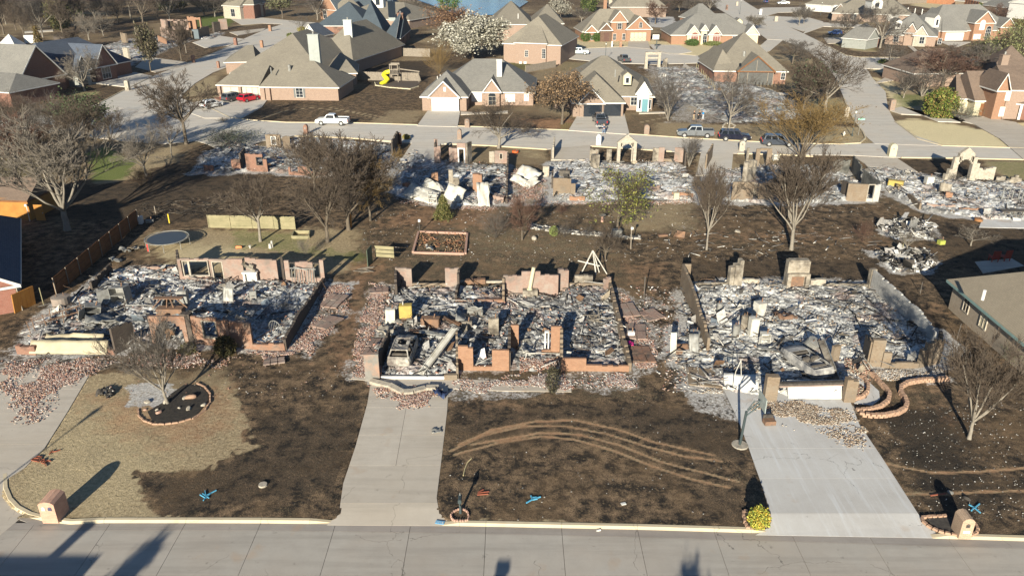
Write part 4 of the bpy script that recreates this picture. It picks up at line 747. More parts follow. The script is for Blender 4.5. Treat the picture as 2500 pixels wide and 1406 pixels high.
def burnt_car(label, x, y, rz, scl=1.0, crushed=0.0, mats=None):
 """shell of a burnt-out car: no glass, roof open where it sagged, hatch and windscreen gaps"""
 root=thing('burnt_car', label, 'burnt car', (x, y, .12), rz, sc=scl);pm=mats or burnt_paint;m=MB();W=1.76
 st=[(-2.15, .35, .62, .70), (-2.12, .40, .84, .80), (-1.9, .30, .96, .86), (-1.2, .28, .98, .90), (0, .28, .95, .90), (.95, .28, .93, .90), (1.6, .30, .86, .86), (2.05, .34, .74, .74), (2.15, .38, .55, .62)]
 vs=[];
 for(xx, z0, z1, hw)in st:vs+=[(xx, -hw, z0), (xx, -hw*1.03, (z0+z1)/2), (xx, -hw*.93, z1), (xx, hw*.93, z1), (xx, hw*1.03, (z0+z1)/2), (xx, hw, z0)]
 fs=[]
 for i in range(len(st)-1):
  for j in range(5):
   if j==2 and 2<=i<=4:continue
   a=i*6+j;fs.append((a, a+1, a+7, a+6))
 n=len(st)*6;fs+=[(5, 4, 3, 2, 1, 0), tuple(n-6+k for k in range(6))]
 m.add(vs, fs);b=m.build('body', pm, root, uv=False);so_=b.modifiers.new('thick', 'SOLIDIFY');so_.thickness=.03
 q=MB();zr=1.40-crushed
 for sy in(-1, 1):
  q.tube((-1.95, sy*.74, .95), (-1.55, sy*.60, zr-.03), .05);q.tube((-1.55, sy*.60, zr-.03), (.30, sy*.58, zr), .055);q.tube((.30, sy*.58, zr), (1.05, sy*.78, .93), .05);q.tube((-.55, sy*.83, .95), (-.5, sy*.60, zr), .05)
 q.tube((-1.55, -.6, zr-.03), (-1.55, .6, zr-.03), .055);q.tube((.3, -.58, zr), (.3, .58, zr), .05);q.build('pillars', pm, root, uv=False)
 q=MB();r_=random.Random(5);g=7;pts=[[(-1.5+1.75*i/g, -.56+1.12*j/5, zr-.03-.12*math.sin(math.pi*i/g)*math.sin(math.pi*j/5)+r_.uniform(-.025, .025))for j in range(6)]for i in range(g+1)]
 vs=[p for row in pts for p in row];q.add(vs, [(i*6+j, i*6+j+1, (i+1)*6+j+1, (i+1)*6+j)for i in range(g)for j in range(5)if not(4<=i<=6 and 1<=j<=3)]);q.build('roof_panel', pm, root, uv=False).modifiers.new('thick', 'SOLIDIFY').thickness=.02
 q=MB();q.box((-1.1, 0, .55), (1.2, 1.3, .18));q.box((-.35, .38, .75), (.2, .5, .7), ry=-.2);q.box((-.35, -.38, .75), (.2, .5, .7), ry=-.2);q.box((-1.35, 0, .72), (.15, 1.2, .5), ry=-.2);q.box((.9, 0, .75), (.25, 1.4, .2));q.build('seat_frames', char_metal, root, uv=False)
 for sy in(-1, 1):
  for xx in(1.35, -1.3):q=MB();q.tube((xx, sy*.68, .24), (xx, sy*.84, .24), .24, None, 12);q.build('wheel', char_metal, root, uv=False)
 return root
burnt_paint=mnoise('burnt_paint', (.44, .41, .36), (.22, .20, .17), 2.4, .75, .4, .02, c3=(.12, .10, .09), s3=1.2)
burnt_steel=mnoise('burnt_steel', (.17, .17, .175), (.08, .08, .085), 2.4, .6, .3, .02, c3=(.45, .43, .4), s3=1.2)
char_metal=mnoise('char_metal', (.06, .055, .05), (.14, .12, .10), 4, .85, .4, .02)
# ------------------------------------------------------------------ people
skin_m=mplain('skin', (.50, .31, .22), .6)
def person(label, px, py, rz, top, legs, lean=0.0, xy=None, stride=.18, cap=None, arms=((.30, .25), (.25, .35))):
 x, y=xy or P(px, py);root=thing('person', label, 'person', (x, y, .03), rz)
 def skin(name, vs, es, rad, mat, parent=root):
  me=bpy.data.meshes.new(name);me.from_pydata(vs, es, []);me.materials.append(mat);o=link(name, me, parent);md=o.modifiers.new('skin', 'SKIN');md.use_smooth_shade=True
  for v, r in zip(me.skin_vertices[0].data, rad):v.radius=r if hasattr(r, '__len__')else(r, r)
  me.skin_vertices[0].data[0].use_root=True
  o.modifiers.new('sub', 'SUBSURF').levels=1;return o
 hp=(0, 0, .92);ch=(lean*.5, 0, 1.25);sh=(lean*.8, 0, 1.42);nk=(lean, 0, 1.52);hd=(lean*1.2+.02, 0, 1.66);tp=(lean*1.2, 0, 1.75)
 V=[hp, ch, sh, nk, hd, tp];Ed=[(0, 1), (1, 2), (2, 3), (3, 4), (4, 5)];Rd=[(.15, .11), (.16, .11), (.13, .09), .055, (.085, .1), .07]
 TV=[hp, ch, sh];TE=[(0, 1), (1, 2)];TR=[(.18, .14), (.19, .14), (.14, .11)];LV=[(0, 0, .98)];LE=[];LR=[(.18, .14)]
 for s, ln in((1, stride), (-1, -stride)):
  n=len(V);V+=[(ln*.3, s*.10, .85), (ln*.7+.03, s*.11, .48), (ln, s*.11, .08), (ln+.16, s*.12, .04)];Ed+=[(0, n), (n, n+1), (n+1, n+2), (n+2, n+3)];Rd+=[.095, .062, .045, (.045, .035)]
  k=len(LV);LV+=[(ln*.3, s*.10, .85), (ln*.7+.03, s*.11, .48), (ln, s*.11, .10)];LE+=[(0, k), (k, k+1), (k+1, k+2)];LR+=[.115, .085, .07]
 for(s, (fx, dz))in((1, arms[0]), (-1, arms[1])):
  n=len(V);el=(lean*.8+fx*.35, s*.27, 1.16);ha=(lean*.8+fx, s*.24, 1.16-.27+dz*.6);V+=[(lean*.8, s*.19, 1.40), el, ha, (ha[0]+.09, ha[1], ha[2]-.02)];Ed+=[(2, n), (n, n+1), (n+1, n+2), (n+2, n+3)];Rd+=[.055, .042, .032, (.04, .022)]
  k=len(TV);TV+=[(lean*.8, s*.19, 1.40), el, tuple(a*.85+b*.15 for a, b in zip(ha, el))];TE+=[(2, k), (k, k+1), (k+1, k+2)];TR+=[.085, .065, .055]
 skin('body', V, Ed, Rd, skin_m);skin('jacket', TV, TE, TR, top);skin('trousers', LV, LE, LR, legs)
 q=MB();q.tube((hd[0], 0, 1.68), (hd[0]-.02, 0, 1.80), .105, .06, 10);q.build('hair' if cap is None else 'cap', cap or mplain('hair', (.06, .04, .025), .8), root, uv=False)
 return root
# ------------------------------------------------------------------ mailboxes, lamps, small furniture
def brick_mailbox(label, px, py, w, d, h, mat, rz=0, gable=0.0, boxes=1, plate=False, cap=None, xy=None, group='brick mailboxes at the street edges', arch=True, door_m=None):
 x, y=xy or P(px, py);root=thing('brick_mailbox', label, 'mailbox', (x, y, 0), rz, group);m=MB()
 if gable:prof=[(-w/2, 0), (w/2, 0), (w/2, h), (w*.30, h+gable*.7), (0, h+gable), (-w*.30, h+gable*.7), (-w/2, h)]if arch else[(-w/2, 0), (w/2, 0), (w/2, h), (0, h+gable), (-w/2, h)]
 else:prof=[(-w/2, 0), (w/2, 0), (w/2, h), (-w/2, h)]
 n=len(prof);vs=[(a, -d/2, b)for a, b in prof]+[(a, d/2, b)for a, b in prof]
 m.add(vs, [tuple(range(n)), tuple(range(2*n-1, n-1, -1))]+[(i, n+i, n+(i+1)%n, (i+1)%n)for i in range(n)]);m.build('masonry', mat, root)
 if cap:q=MB();q.box((0, 0, h+.03+gable), (w+.08, d+.08, .06));q.build('cap', cap, root)
 for i in range(boxes):
  cx=(i-(boxes-1)/2)*w*.40;q=MB();q.tube((cx, -d/2+.05, h*.80), (cx, -d/2-.03, h*.80), .105, None, 12);q.box((cx, -d/2-.005, h*.80-.07), (.2, .05, .13));q.build('mailbox_door', (door_m or[metal_gray]*3)[i], root, uv=False)
 if plate:q=MB();q.box((0, -d/2-.01, h*.42), (.36, .03, .17));q.build('plate', white_paint, root, uv=False)
 return root
def lamp_post(label, px, py, h=4.1, xy=None, mat=None, group='street lamps with lantern heads', name='street_lamp'):
 x, y=xy or P(px, py);root=thing(name, label, 'street lamp', (x, y, 0), 0, group);pm=mat or lamp_m
 m=MB();m.tube((0, 0, 0), (0, 0, .5), .16, .13, 10);m.tube((0, 0, .5), (0, 0, h-.7), .07, .05, 8);m.tube((0, 0, h-.72), (0, 0, h-.66), .13, .13, 8);m.build('pole', pm, root, uv=False)
 q=MB();q.tube((0, 0, h-.66), (0, 0, h-.22), .11, .19, 6);l=q.build('lantern', lantern_m, root, uv=False)
 q=MB();q.tube((0, 0, h-.22), (0, 0, h-.04), .24, .05, 6);q.tube((0, 0, h-.04), (0, 0, h+.08), .03, .01, 5);q.build('lantern_cap', pm, l, uv=False)
 return root
lamp_m=mplain('lamp_green', (.06, .08, .085), .5, .3);lantern_m=mplain('lantern_glass', (.62, .62, .58), .3)
def stone_ring(label, pts, closed, mat, size=(.30, .20, .13), px=True, name='garden_edging', h2=None, cat='edging', jit=.03, stack=1):
 q=PL(pts)if px else pts
 if closed:q=q+[q[0]]
 root=thing(name, label, cat, (q[0][0], q[0][1], 0));ox, oy=q[0];me={}
 d=[0]
 for a, b in zip(q[:-1], q[1:]):d.append(d[-1]+math.hypot(b[0]-a[0], b[1]-a[1]))
 n=int(d[-1]/size[0]);r=random.Random(len(q)*7+int(ox))
 for lv in range(stack):
  for i in range(n):
   s=d[-1]*(i+.5+.5*(lv%2))/n
   if s>d[-1]:continue
   x=np.interp(s, d, [p[0]for p in q]);y=np.interp(s, d, [p[1]for p in q]);x2=np.interp(s+.05, d, [p[0]for p in q]);y2=np.interp(s+.05, d, [p[1]for p in q])
   if x2==x and y2==y:x2=np.interp(s-.05, d, [p[0]for p in q]);y2=np.interp(s-.05, d, [p[1]for p in q])
   k=i%4
   if k not in me:
    m=MB();w=size[0]-.015;m.add([(-w/2, -size[1]/2, 0), (w/2, -size[1]/2, 0), (w/2-.02, size[1]/2, 0), (-w/2+.02, size[1]/2, 0), (-w/2+.02, -size[1]/2+.015, size[2]), (w/2-.02, -size[1]/2+.015, size[2]), (w/2-.04, size[1]/2-.02, size[2]-.005*k), (-w/2+.04, size[1]/2-.02, size[2])], [(3, 2, 1, 0), (4, 5, 6, 7), (0, 1, 5, 4), (1, 2, 6, 5), (2, 3, 7, 6), (3, 0, 4, 7)])
    o=m.build('block', mat, root);me[k]=o.data
   else:o=link('block', me[k], root)
   o.location=(x-ox+r.uniform(-jit, jit)*.4, y-oy+r.uniform(-jit, jit)*.4, lv*size[2]+.0);o.rotation_euler=(r.uniform(-.04, .04), r.uniform(-.04, .04), math.atan2(y2-y, x2-x)+r.uniform(-.07, .07))
 return root
def rock(label, px, py, s, mat, seed=0, name='rock', group=None, xy=None, z=0):
 x, y=xy or P(px, py);bm=__import__('bmesh').new();__import__('bmesh').ops.create_icosphere(bm, subdivisions=2, radius=1);r=random.Random(seed+int(px*3+py))
 ax=[Vector((r.gauss(0, 1), r.gauss(0, 1), r.gauss(0, 1))).normalized()for _ in range(9)];th=[r.uniform(.55, .9)for _ in ax]
 for v in bm.verts:
  for a, t_ in zip(ax, th):
   k=v.co.dot(a)
   if k>t_:v.co-=a*(k-t_)
  v.co.x*=s[0]/2;v.co.y*=s[1]/2;v.co.z=v.co.z*s[2]/2+s[2]*.3
 me=bpy.data.meshes.new(name);bm.to_mesh(me);bm.free();me.materials.append(mat);autouv(me);o=link(name, me);o.location=(x, y, z);o.rotation_euler=(0, 0, r.uniform(0, 6));return tag(o, label, 'rock', group)
# ------------------------------------------------------------------ ruins: helpers
WHITE=[(.62, .60, .57), (.50, .48, .45), (.36, .34, .32), (.72, .70, .67)];GREYS=[(.30, .29, .27), (.20, .19, .18), (.42, .40, .37), (.12, .11, .10), (.55, .52, .47)]
CHAR=[(.03, .028, .027), (.06, .052, .046), (.10, .085, .07)];BRK=[(.44, .24, .18), (.36, .18, .14), (.50, .35, .30), (.56, .46, .41), (.60, .54, .49), (.26, .15, .12), (.42, .30, .25), (.18, .13, .11), (.46, .30, .20), (.34, .28, .25)]
TANB=[(.42, .32, .23), (.34, .25, .18), (.50, .42, .33), (.26, .19, .14), (.55, .50, .43)]
def boxes_mesh(name, X, Y, Z, D, cols, rng, tilt=.5, zrot=None):
 n=len(X);a=rng.uniform(0, 6.283, n)if zrot is None else zrot;bx=rng.normal(0, tilt, n);by=rng.normal(0, tilt, n)
 ca, sa, cb, sb, cc, sc=np.cos(a), np.sin(a), np.cos(bx), np.sin(bx), np.cos(by), np.sin(by)
 Rm=np.empty((n, 3, 3));Rm[:, 0, 0]=ca*cc;Rm[:, 0, 1]=ca*sc*sb-sa*cb;Rm[:, 0, 2]=ca*sc*cb+sa*sb
 Rm[:, 1, 0]=sa*cc;Rm[:, 1, 1]=sa*sc*sb+ca*cb;Rm[:, 1, 2]=sa*sc*cb-ca*sb;Rm[:, 2, 0]=-sc;Rm[:, 2, 1]=cc*sb;Rm[:, 2, 2]=cc*cb
 c=np.array([(-1, -1, -1), (1, -1, -1), (1, 1, -1), (-1, 1, -1), (-1, -1, 1), (1, -1, 1), (1, 1, 1), (-1, 1, 1)])*.5
 L=c[None]*D[:, None, :];V=np.einsum('nij,nkj->nki', Rm, L)+np.stack([X, Y, Z], 1)[:, None, :]
 fs=np.array([(3, 2, 1, 0), (4, 5, 6, 7), (0, 1, 5, 4), (1, 2, 6, 5), (2, 3, 7, 6), (3, 0, 4, 7)]);F=(np.arange(n)[:, None, None]*8+fs[None]).reshape(-1, 4)
 return npmesh(name, V.reshape(-1, 3), F, np.repeat(cols, 8, 0))
def pick(rng, pal, n, jit=.25):
 p=np.array(pal);return p[rng.integers(0, len(p), n)]*(1+rng.uniform(-jit, jit, (n, 1)))
def rand_in(rng, poly, n, edge=None, soft=0):
 bx=[p[0]for p in poly];by=[p[1]for p in poly];X=[];Y=[];g=0
 while g<n:
  x=rng.uniform(min(bx), max(bx), n*3);y=rng.uniform(min(by), max(by), n*3);s=psd(x, y, poly)
  k=s>0
  if edge:k&=rng.random(len(x))<np.exp(-s/edge)
  if soft:k&=rng.random(len(x))<(np.clip((s+(fbm(x*.9, y*.9, 77, 3)-.5)*soft*1.6)/soft, 0, 1))**1.6
  X.append(x[k]);Y.append(y[k]);g+=k.sum()
  if len(X)>60:break
 X=np.concatenate(X)[:n];Y=np.concatenate(Y)[:n];return X, Y
def scatter(name, poly, n, lo, hi, pal, seed, parent=None, z=(0, .1), tilt=.4, edge=None, label=None, cat=None, zf=None, mat=None, clump=None, soft=0):
 rng=np.random.default_rng(seed)
 if clump:
  X, Y=rand_in(rng, poly, int(n*2.2), None, soft);k=fbm(X*clump, Y*clump, seed, 4)+rng.normal(0, .13, len(X));k=k>np.quantile(k, 1-1/2.2);X, Y=X[k], Y[k]
 else:X, Y=rand_in(rng, poly, n, edge, soft)
 n=len(X);D=rng.uniform(lo, hi, (n, 3));Z=rng.uniform(z[0], z[1], n)+(zf(X, Y)if zf else 0)
 o=link(name, boxes_mesh(name, X, Y, Z, D, pick(rng, pal, n), rng, tilt), parent, mat or debris_m);o['kind']='stuff'
 if parent is None:tag(o, label, cat)
 return o
def ash_h(X, Y, seed, amp):
 a=fbm(X*.55, Y*.55, seed, 3);r=1-np.abs(fbm(X*1.7, Y*1.7, seed+3, 3)*2-1);c=fbm(X*4.5, Y*4.5, seed+9, 2)
 return amp*(a*.9+r*r*.75+c*.35-.75)
def ash_bed(name, poly, res, amp, seed, parent, bright=1.0, blackf=.5, tint=(1, 1, 1), base=.12):
 bx=[p[0]for p in poly];by=[p[1]for p in poly];xs=np.arange(min(bx)-res, max(bx)+res, res);ys=np.arange(min(by)-res, max(by)+res, res)
 X, Y=np.meshgrid(xs, ys);rg=np.random.default_rng(seed);X=X+rg.uniform(-.3, .3, X.shape)*res;Y=Y+rg.uniform(-.3, .3, X.shape)*res
 s=psd(X, Y, poly);s2=s+(fbm(X*.8, Y*.8, seed+40, 3)-.5)*1.6;e=sstep((s2+.1)/.9)
 Z=np.maximum(base+ash_h(X, Y, seed, amp), .03)*e+(e-1)*.12
 n1=fbm(X*.35, Y*.35, seed+60, 4);n2=fbm(X*2.2, Y*2.2, seed+61, 4);n3=rg.random(X.shape)
 n4=fbm(X*5.5, Y*5.5, seed+63, 2);w=sstep((n1*.9+n2*.6+n4*.8+n3*.4-.85-blackf*.55)/.75)
 W=np.array([.80, .80, .79])*bright*np.array(tint);G=np.array([.43, .43, .42]);B=np.array([.17, .165, .16])
 w=w[..., None];col_=np.where(w>.5, G+(W-G)*(w-.5)*2, B+(G-B)*w*2)
 rk=sstep((fbm(X*.5, Y*.5, seed+80, 3)-.60)/.1)[..., None];col_=col_*(1-rk*.35)+np.array([.40, .24, .18])*rk*.35
 I=np.arange(X.size).reshape(X.shape);keep=(s[:-1, :-1]>-.6)&(s[1:, 1:]>-.6)
 F=np.stack([I[:-1, :-1], I[:-1, 1:], I[1:, 1:], I[1:, :-1]], -1)[keep]
 u, inv=np.unique(F, return_inverse=True);V=np.stack([X, Y, Z], -1).reshape(-1, 3)[u]
 o=link(name, npmesh(name, V, inv.reshape(-1, 4), col_.reshape(-1, 3)[u]), parent, ash_m);o['kind']='stuff'
 return o
def wall(root, a, b, segs, mat, t=.22, name='wall', z0=0.0, seed=0, jag=.12, chunk=.42):
 """standing wall from a to b (world); segs (f0,f1,zlow,ztop[,jag]) in fractions of its length"""
 ax, ay=a;bx, by=b;L=math.hypot(bx-ax, by-ay);ux, uy=(bx-ax)/L, (by-ay)/L;rz=math.atan2(uy, ux);r=random.Random(int(seed+ax*7+ay*3));m=MB()
 for sg in segs:
  f0, f1, zl, zt=sg[:4];jg=sg[4]if len(sg)>4 else jag;n=max(1, round((f1-f0)*L/chunk))if jg>0 else 1
  zp=None
  for i in range(n):
   s0=L*(f0+(f1-f0)*i/n);s1=L*(f0+(f1-f0)*(i+1)/n);tz=(zt[0]+(zt[1]-zt[0])*(i+.5)/n)if hasattr(zt, '__len__')else zt
   z1=tz-(round(r.random()**2*jg/.075)*.075)
   m.box((ax+ux*(s0+s1)/2, ay+uy*(s0+s1)/2, (z0+zl+z1)/2), (s1-s0, t, z1-z0-zl), rz)
 return m.build(name, mat, root)
def wpx(root, x0, y0, x1, y1, segs, mat, **k):return wall(root, P(x0, y0), P(x1, y1), segs, mat, **k)
def WR(root):return lambda*a, **k:wpx(root, *a, **k)
def opening(root, a, b, f0, f1, z0, z1, mat=None, t=.26, bar=.09, glass=False):
 """frame standing in a wall opening"""
 ax, ay=a;bx, by=b;L=math.hypot(bx-ax, by-ay);ux, uy=(bx-ax)/L, (by-ay)/L;rz=math.atan2(uy, ux);m=MB();s0, s1=f0*L, f1*L
 for s in(s0+bar/2, s1-bar/2):m.box((ax+ux*s, ay+uy*s, (z0+z1)/2), (bar, t, z1-z0), rz)
 sc=(s0+s1)/2
 for z in((z0+bar/2, z1-bar/2)if z0>.1 else(z1-bar/2, )):m.box((ax+ux*sc, ay+uy*sc, z), (s1-s0-2*bar, t, bar), rz)
 return m.build('window_frame' if z0>.1 else 'door_frame', mat or stone_pale, root)
def sheet(label, c, L, W, rz, pitch, mat, crumple=.15, seed=0, name='metal_sheet', cat='metal sheet', roll=0.0, parent=None, nx=9, ny=6, fold=0.0, group=None):
 r=np.random.default_rng(seed+11);u, v=np.meshgrid(np.linspace(-.5, .5, nx), np.linspace(-.5, .5, ny));z=(fbm(u*5+seed, v*4+seed, seed, 3)-.5)*2*crumple+r.normal(0, crumple*.12, u.shape)+fold*np.abs(u)*L
 X=u*L+r.normal(0, crumple*.15, u.shape);Y=v*W+r.normal(0, crumple*.15, u.shape)
 M=Matrix.Rotation(rz, 3, 'Z')@Matrix.Rotation(pitch, 3, 'Y')@Matrix.Rotation(roll, 3, 'X');M=np.array(M);V=np.stack([X, Y, z], -1).reshape(-1, 3)@M.T
 lo=V[:, 2].min();V[:, 2]-=lo;I=np.arange(nx*ny).reshape(ny, nx);F=np.stack([I[:-1, :-1], I[:-1, 1:], I[1:, 1:], I[1:, :-1]], -1).reshape(-1, 4)
 o=link(name, npmesh(name, V, F), parent, mat);o.location=(c[0], c[1], c[2]if len(c)>2 else .12);md=o.modifiers.new('thick', 'SOLIDIFY');md.thickness=.025
 return tag(o, label, cat, group)if label else o
def cabinet(label, px, py, w, d, h, rz=0.0, mat=None, name='metal_cabinet', cat='cabinet', tilt=0.0, open_=True, z=.15, xy=None, group=None, top=True):
 x, y=xy or P(px, py);root=thing(name, label, cat, (x, y, z), rz, group);root.rotation_euler=(tilt*.6, tilt, rz);t=.035;m=MB();mat=mat or metal_gray
 m.box((-w/2, 0, h/2), (t, d, h));m.box((w/2, 0, h/2), (t, d, h));m.box((0, d/2-t/2, h/2), (w-t, t, h));m.box((0, 0, t/2), (w-t, d-t, t));m.box((0, 0, h*.5), (w-t, d-2*t, t))
 if top:m.box((0, 0, h-t/2), (w-t, d-t, t))
 m.build('carcass', mat, root);q=MB()
 if open_:q.box((-w/2-w*.2, -d/2-w*.25, h/2), (w*.65, t, h*.94), R(55));
 else:q.box((0, -d/2+.0, h/2), (w*.94, t, h*.94))
 q.build('door', mat, root);q=MB();q.tube((w*.2, 0, h), (w*.25, .05, h+.35), .05, None, 6);q.build('pipe', metal_rust, root, uv=False);return root
def tank(label, px, py, r, h, mat=None, name='water_heater', cat='water heater', tilt=(0, 0), z=.1, xy=None):
 x, y=xy or P(px, py);root=thing(name, label, cat, (x, y, z));root.rotation_euler=(tilt[0], tilt[1], .4);m=MB();m.tube((0, 0, 0), (0, 0, h*.96), r, None, 18, cap=True);m.tube((0, 0, h*.96), (0, 0, h), r, r*.6, 18);m.build('tank', mat or metal_gray, root, uv=False, smooth=False)
 q=MB();q.tube((r*.4, 0, h), (r*.4, 0, h+.3), .03);q.tube((-r*.4, 0, h), (-r*.4, .0, h+.22), .03);q.tube((0, -r, .25), (0, -r-.1, .25), .05);q.build('pipes', metal_rust, root, uv=False);q=MB();q.box((0, -r+.01, .3), (.22, .05, .2));q.build('access_panel', char_metal, root, uv=False);return root
def beams(name, poly, n, seed, parent, L=(1.2, 3.2), w=.10, z=(.2, .6), mats=None, tilt=.12):
 rng=np.random.default_rng(seed);X, Y=rand_in(rng, poly, n);n=len(X);D=np.stack([rng.uniform(L[0], L[1], n), np.full(n, w)*rng.uniform(.5, 1.3, n), np.full(n, w)*rng.uniform(.4, .8, n)], 1)
 o=link(name, boxes_mesh(name, X, Y, rng.uniform(z[0], z[1], n), D, pick(rng, mats or GREYS+CHAR, n), rng, tilt), parent, debris_m);o['kind']='stuff';return o
def wires(name, poly, n, seed, parent, mat=None):
 r=random.Random(seed);S=[];rng=np.random.default_rng(seed);X, Y=rand_in(rng, poly, n)
 for x, y in zip(X, Y):
  p=Vector((x, y, r.uniform(.1, .3)));d=Vector((r.gauss(0, 1), r.gauss(0, 1), r.uniform(.2, 2))).normalized()
  for i in range(r.randint(5, 10)):
   q=p+d*r.uniform(.15, .4);S.append((p, q, .014, .014));p=q;d=(d+Vector((r.gauss(0, .5), r.gauss(0, .5), r.gauss(-.25, .4)))).normalized()
   if p.z<.08:d.z=abs(d.z)
 o=link(name, segs_to_mesh(name, S, 3), parent, mat or metal_rust);o['kind']='stuff';return o
def crumples(name, poly, n, seed, parent, pal, size=(.3, .9)):
 """bent sheet fragments: each a folded pair of quads"""
 rng=np.random.default_rng(seed);X, Y=rand_in(rng, poly, n);n=len(X);s=rng.uniform(size[0], size[1], n)[:, None];a=rng.uniform(0, 6.28, n);u=np.stack([np.cos(a), np.sin(a), rng.normal(0, .35, n)], 1);v=np.stack([-np.sin(a), np.cos(a), rng.normal(0, .5, n)], 1);w=np.stack([-np.sin(a), np.cos(a), rng.normal(0, .9, n)], 1)
 c=np.stack([X, Y, rng.uniform(.2, .5, n)], 1);V=np.stack([c-u*s*.5+v*s*.4, c+u*s*.5+v*s*.4*rng.uniform(.3, 1, (n, 1)), c+u*s*.5, c-u*s*.5, c+u*s*.5-w*s*.35, c-u*s*.4-w*s*.45], 1)
 F=(np.arange(n)[:, None, None]*6+np.array([(0, 3, 2, 1), (3, 5, 4, 2)])[None]).reshape(-1, 4);o=link(name, npmesh(name, V.reshape(-1, 3), F, np.repeat(pick(rng, pal, n), 6, 0)), parent, debris_m);o['kind']='stuff';return o
def ruin(label, pix, res, amp, seed, near=1.0, bright=1.0, blackf=.5, group='burnt-out house ruins', nshard=5, nbrick=1.1, brk=BRK, tint=(1, 1, 1)):
 q=PL(pix);cx=sum(p[0]for p in q)/len(q);cy=sum(p[1]for p in q)/len(q);root=thing('burned_house', label, 'ruined house', (0, 0, 0), group=group)
 ar=abs(sum(q[i][0]*q[(i+1)%len(q)][1]-q[(i+1)%len(q)][0]*q[i][1]for i in range(len(q))))/2;zf=lambda X, Y:np.maximum(.12+ash_h(X, Y, seed, amp), .03)
 ash_bed('ash', q, res, amp, seed, root, bright, blackf, tint)
 n=int(ar*nshard*near);scatter('debris', q, n, (.04, .03, .01), (.34, .12, .03), WHITE+WHITE+GREYS+GREYS+CHAR, seed+1, root, (-.02, .05), .28, zf=zf)
 scatter('fallen_boards', q, int(ar*.35*near), (.6, .05, .02), (1.9, .14, .06), GREYS+CHAR+CHAR, seed+2, root, (.02, .25), .16, zf=zf)
 scatter('brick_rubble', q, int(ar*nbrick*near), (.16, .08, .06), (.24, .12, .09), brk, seed+3, root, (0, .06), .5, zf=zf, clump=.5)
 crumples('sheet_scraps', q, int(ar*.28*near), seed+4, root, GREYS+GREYS+WHITE+[(.36, .30, .22), (.25, .15, .09), (.16, .19, .22)], (.25, 1.0))
 beams('charred_beams', q, int(ar*.3*near), seed+5, root, (1.0, 3.4), .07);wires('wires', q, int(ar*.10*near), seed+6, root)
 return root, q
# ------------------------------------------------------------------ burnt houses
LAKE=[(1010, -4), (1045, 8), (1100, 28), (1160, 37), (1215, 34), (1262, 22), (1290, 4), (1240, -14), (1120, -22), (960, -24), (925, -10)]
A1=[(52, 848), (92, 800), (130, 745), (222, 708), (272, 664), (350, 656), (440, 652), (445, 683), (680, 690), (795, 690), (697, 852), (615, 850), (480, 838), (375, 838), (285, 862), (95, 862)]
A2=[(968, 700), (1118, 700), (1226, 702), (1230, 720), (1370, 720), (1385, 698), (1488, 698), (1537, 903), (1370, 902), (1120, 903), (1112, 922), (897, 925), (925, 800), (950, 730)]
A3=[(1640, 860), (1665, 800), (1668, 700), (1690, 697), (1778, 690), (1925, 690), (2115, 698), (2290, 838), (2285, 893), (2120, 893), (2062, 970), (1868, 968), (1770, 955), (1690, 945)]
A4=[(470, 425), (510, 372), (560, 352), (655, 362), (720, 338), (845, 345), (965, 358), (950, 430), (800, 432), (690, 425), (650, 418), (560, 425)]
A5=[(970, 415), (1005, 372), (1070, 392), (1150, 402), (1240, 404), (1242, 498), (1170, 505), (1080, 505), (1000, 490), (960, 470)]
A6=[(1340, 400), (1440, 392), (1500, 400), (1650, 397), (1705, 470), (1690, 490), (1580, 486), (1420, 492), (1350, 490)]
A7=[(1730, 415), (1770, 418), (1880, 405), (2045, 408), (2080, 440), (2140, 462), (2120, 490), (1980, 495), (1780, 495), (1730, 470)]
A8=[(2095, 425), (2150, 412), (2290, 432), (2420, 448), (2540, 446), (2560, 540), (2420, 540), (2240, 512), (2170, 470)]
SH1=[(2145, 560), (2160, 545), (2240, 535), (2280, 560), (2275, 585), (2190, 582)]
SH2=[(2140, 620), (2180, 612), (2250, 612), (2285, 640), (2275, 668), (2180, 665)]
A9=[(1600, 165), (1740, 172), (1830, 205), (1920, 238), (1960, 290), (1780, 300), (1690, 262), (1620, 215)]
A10=[(235, 155), (232, 122), (300, 100), (395, 92), (520, 98), (545, 80), (480, 92), (440, 108), (340, 150), (300, 165)]
A11=[(1590, 40), (1640, 42), (1650, 70), (1590, 66)]
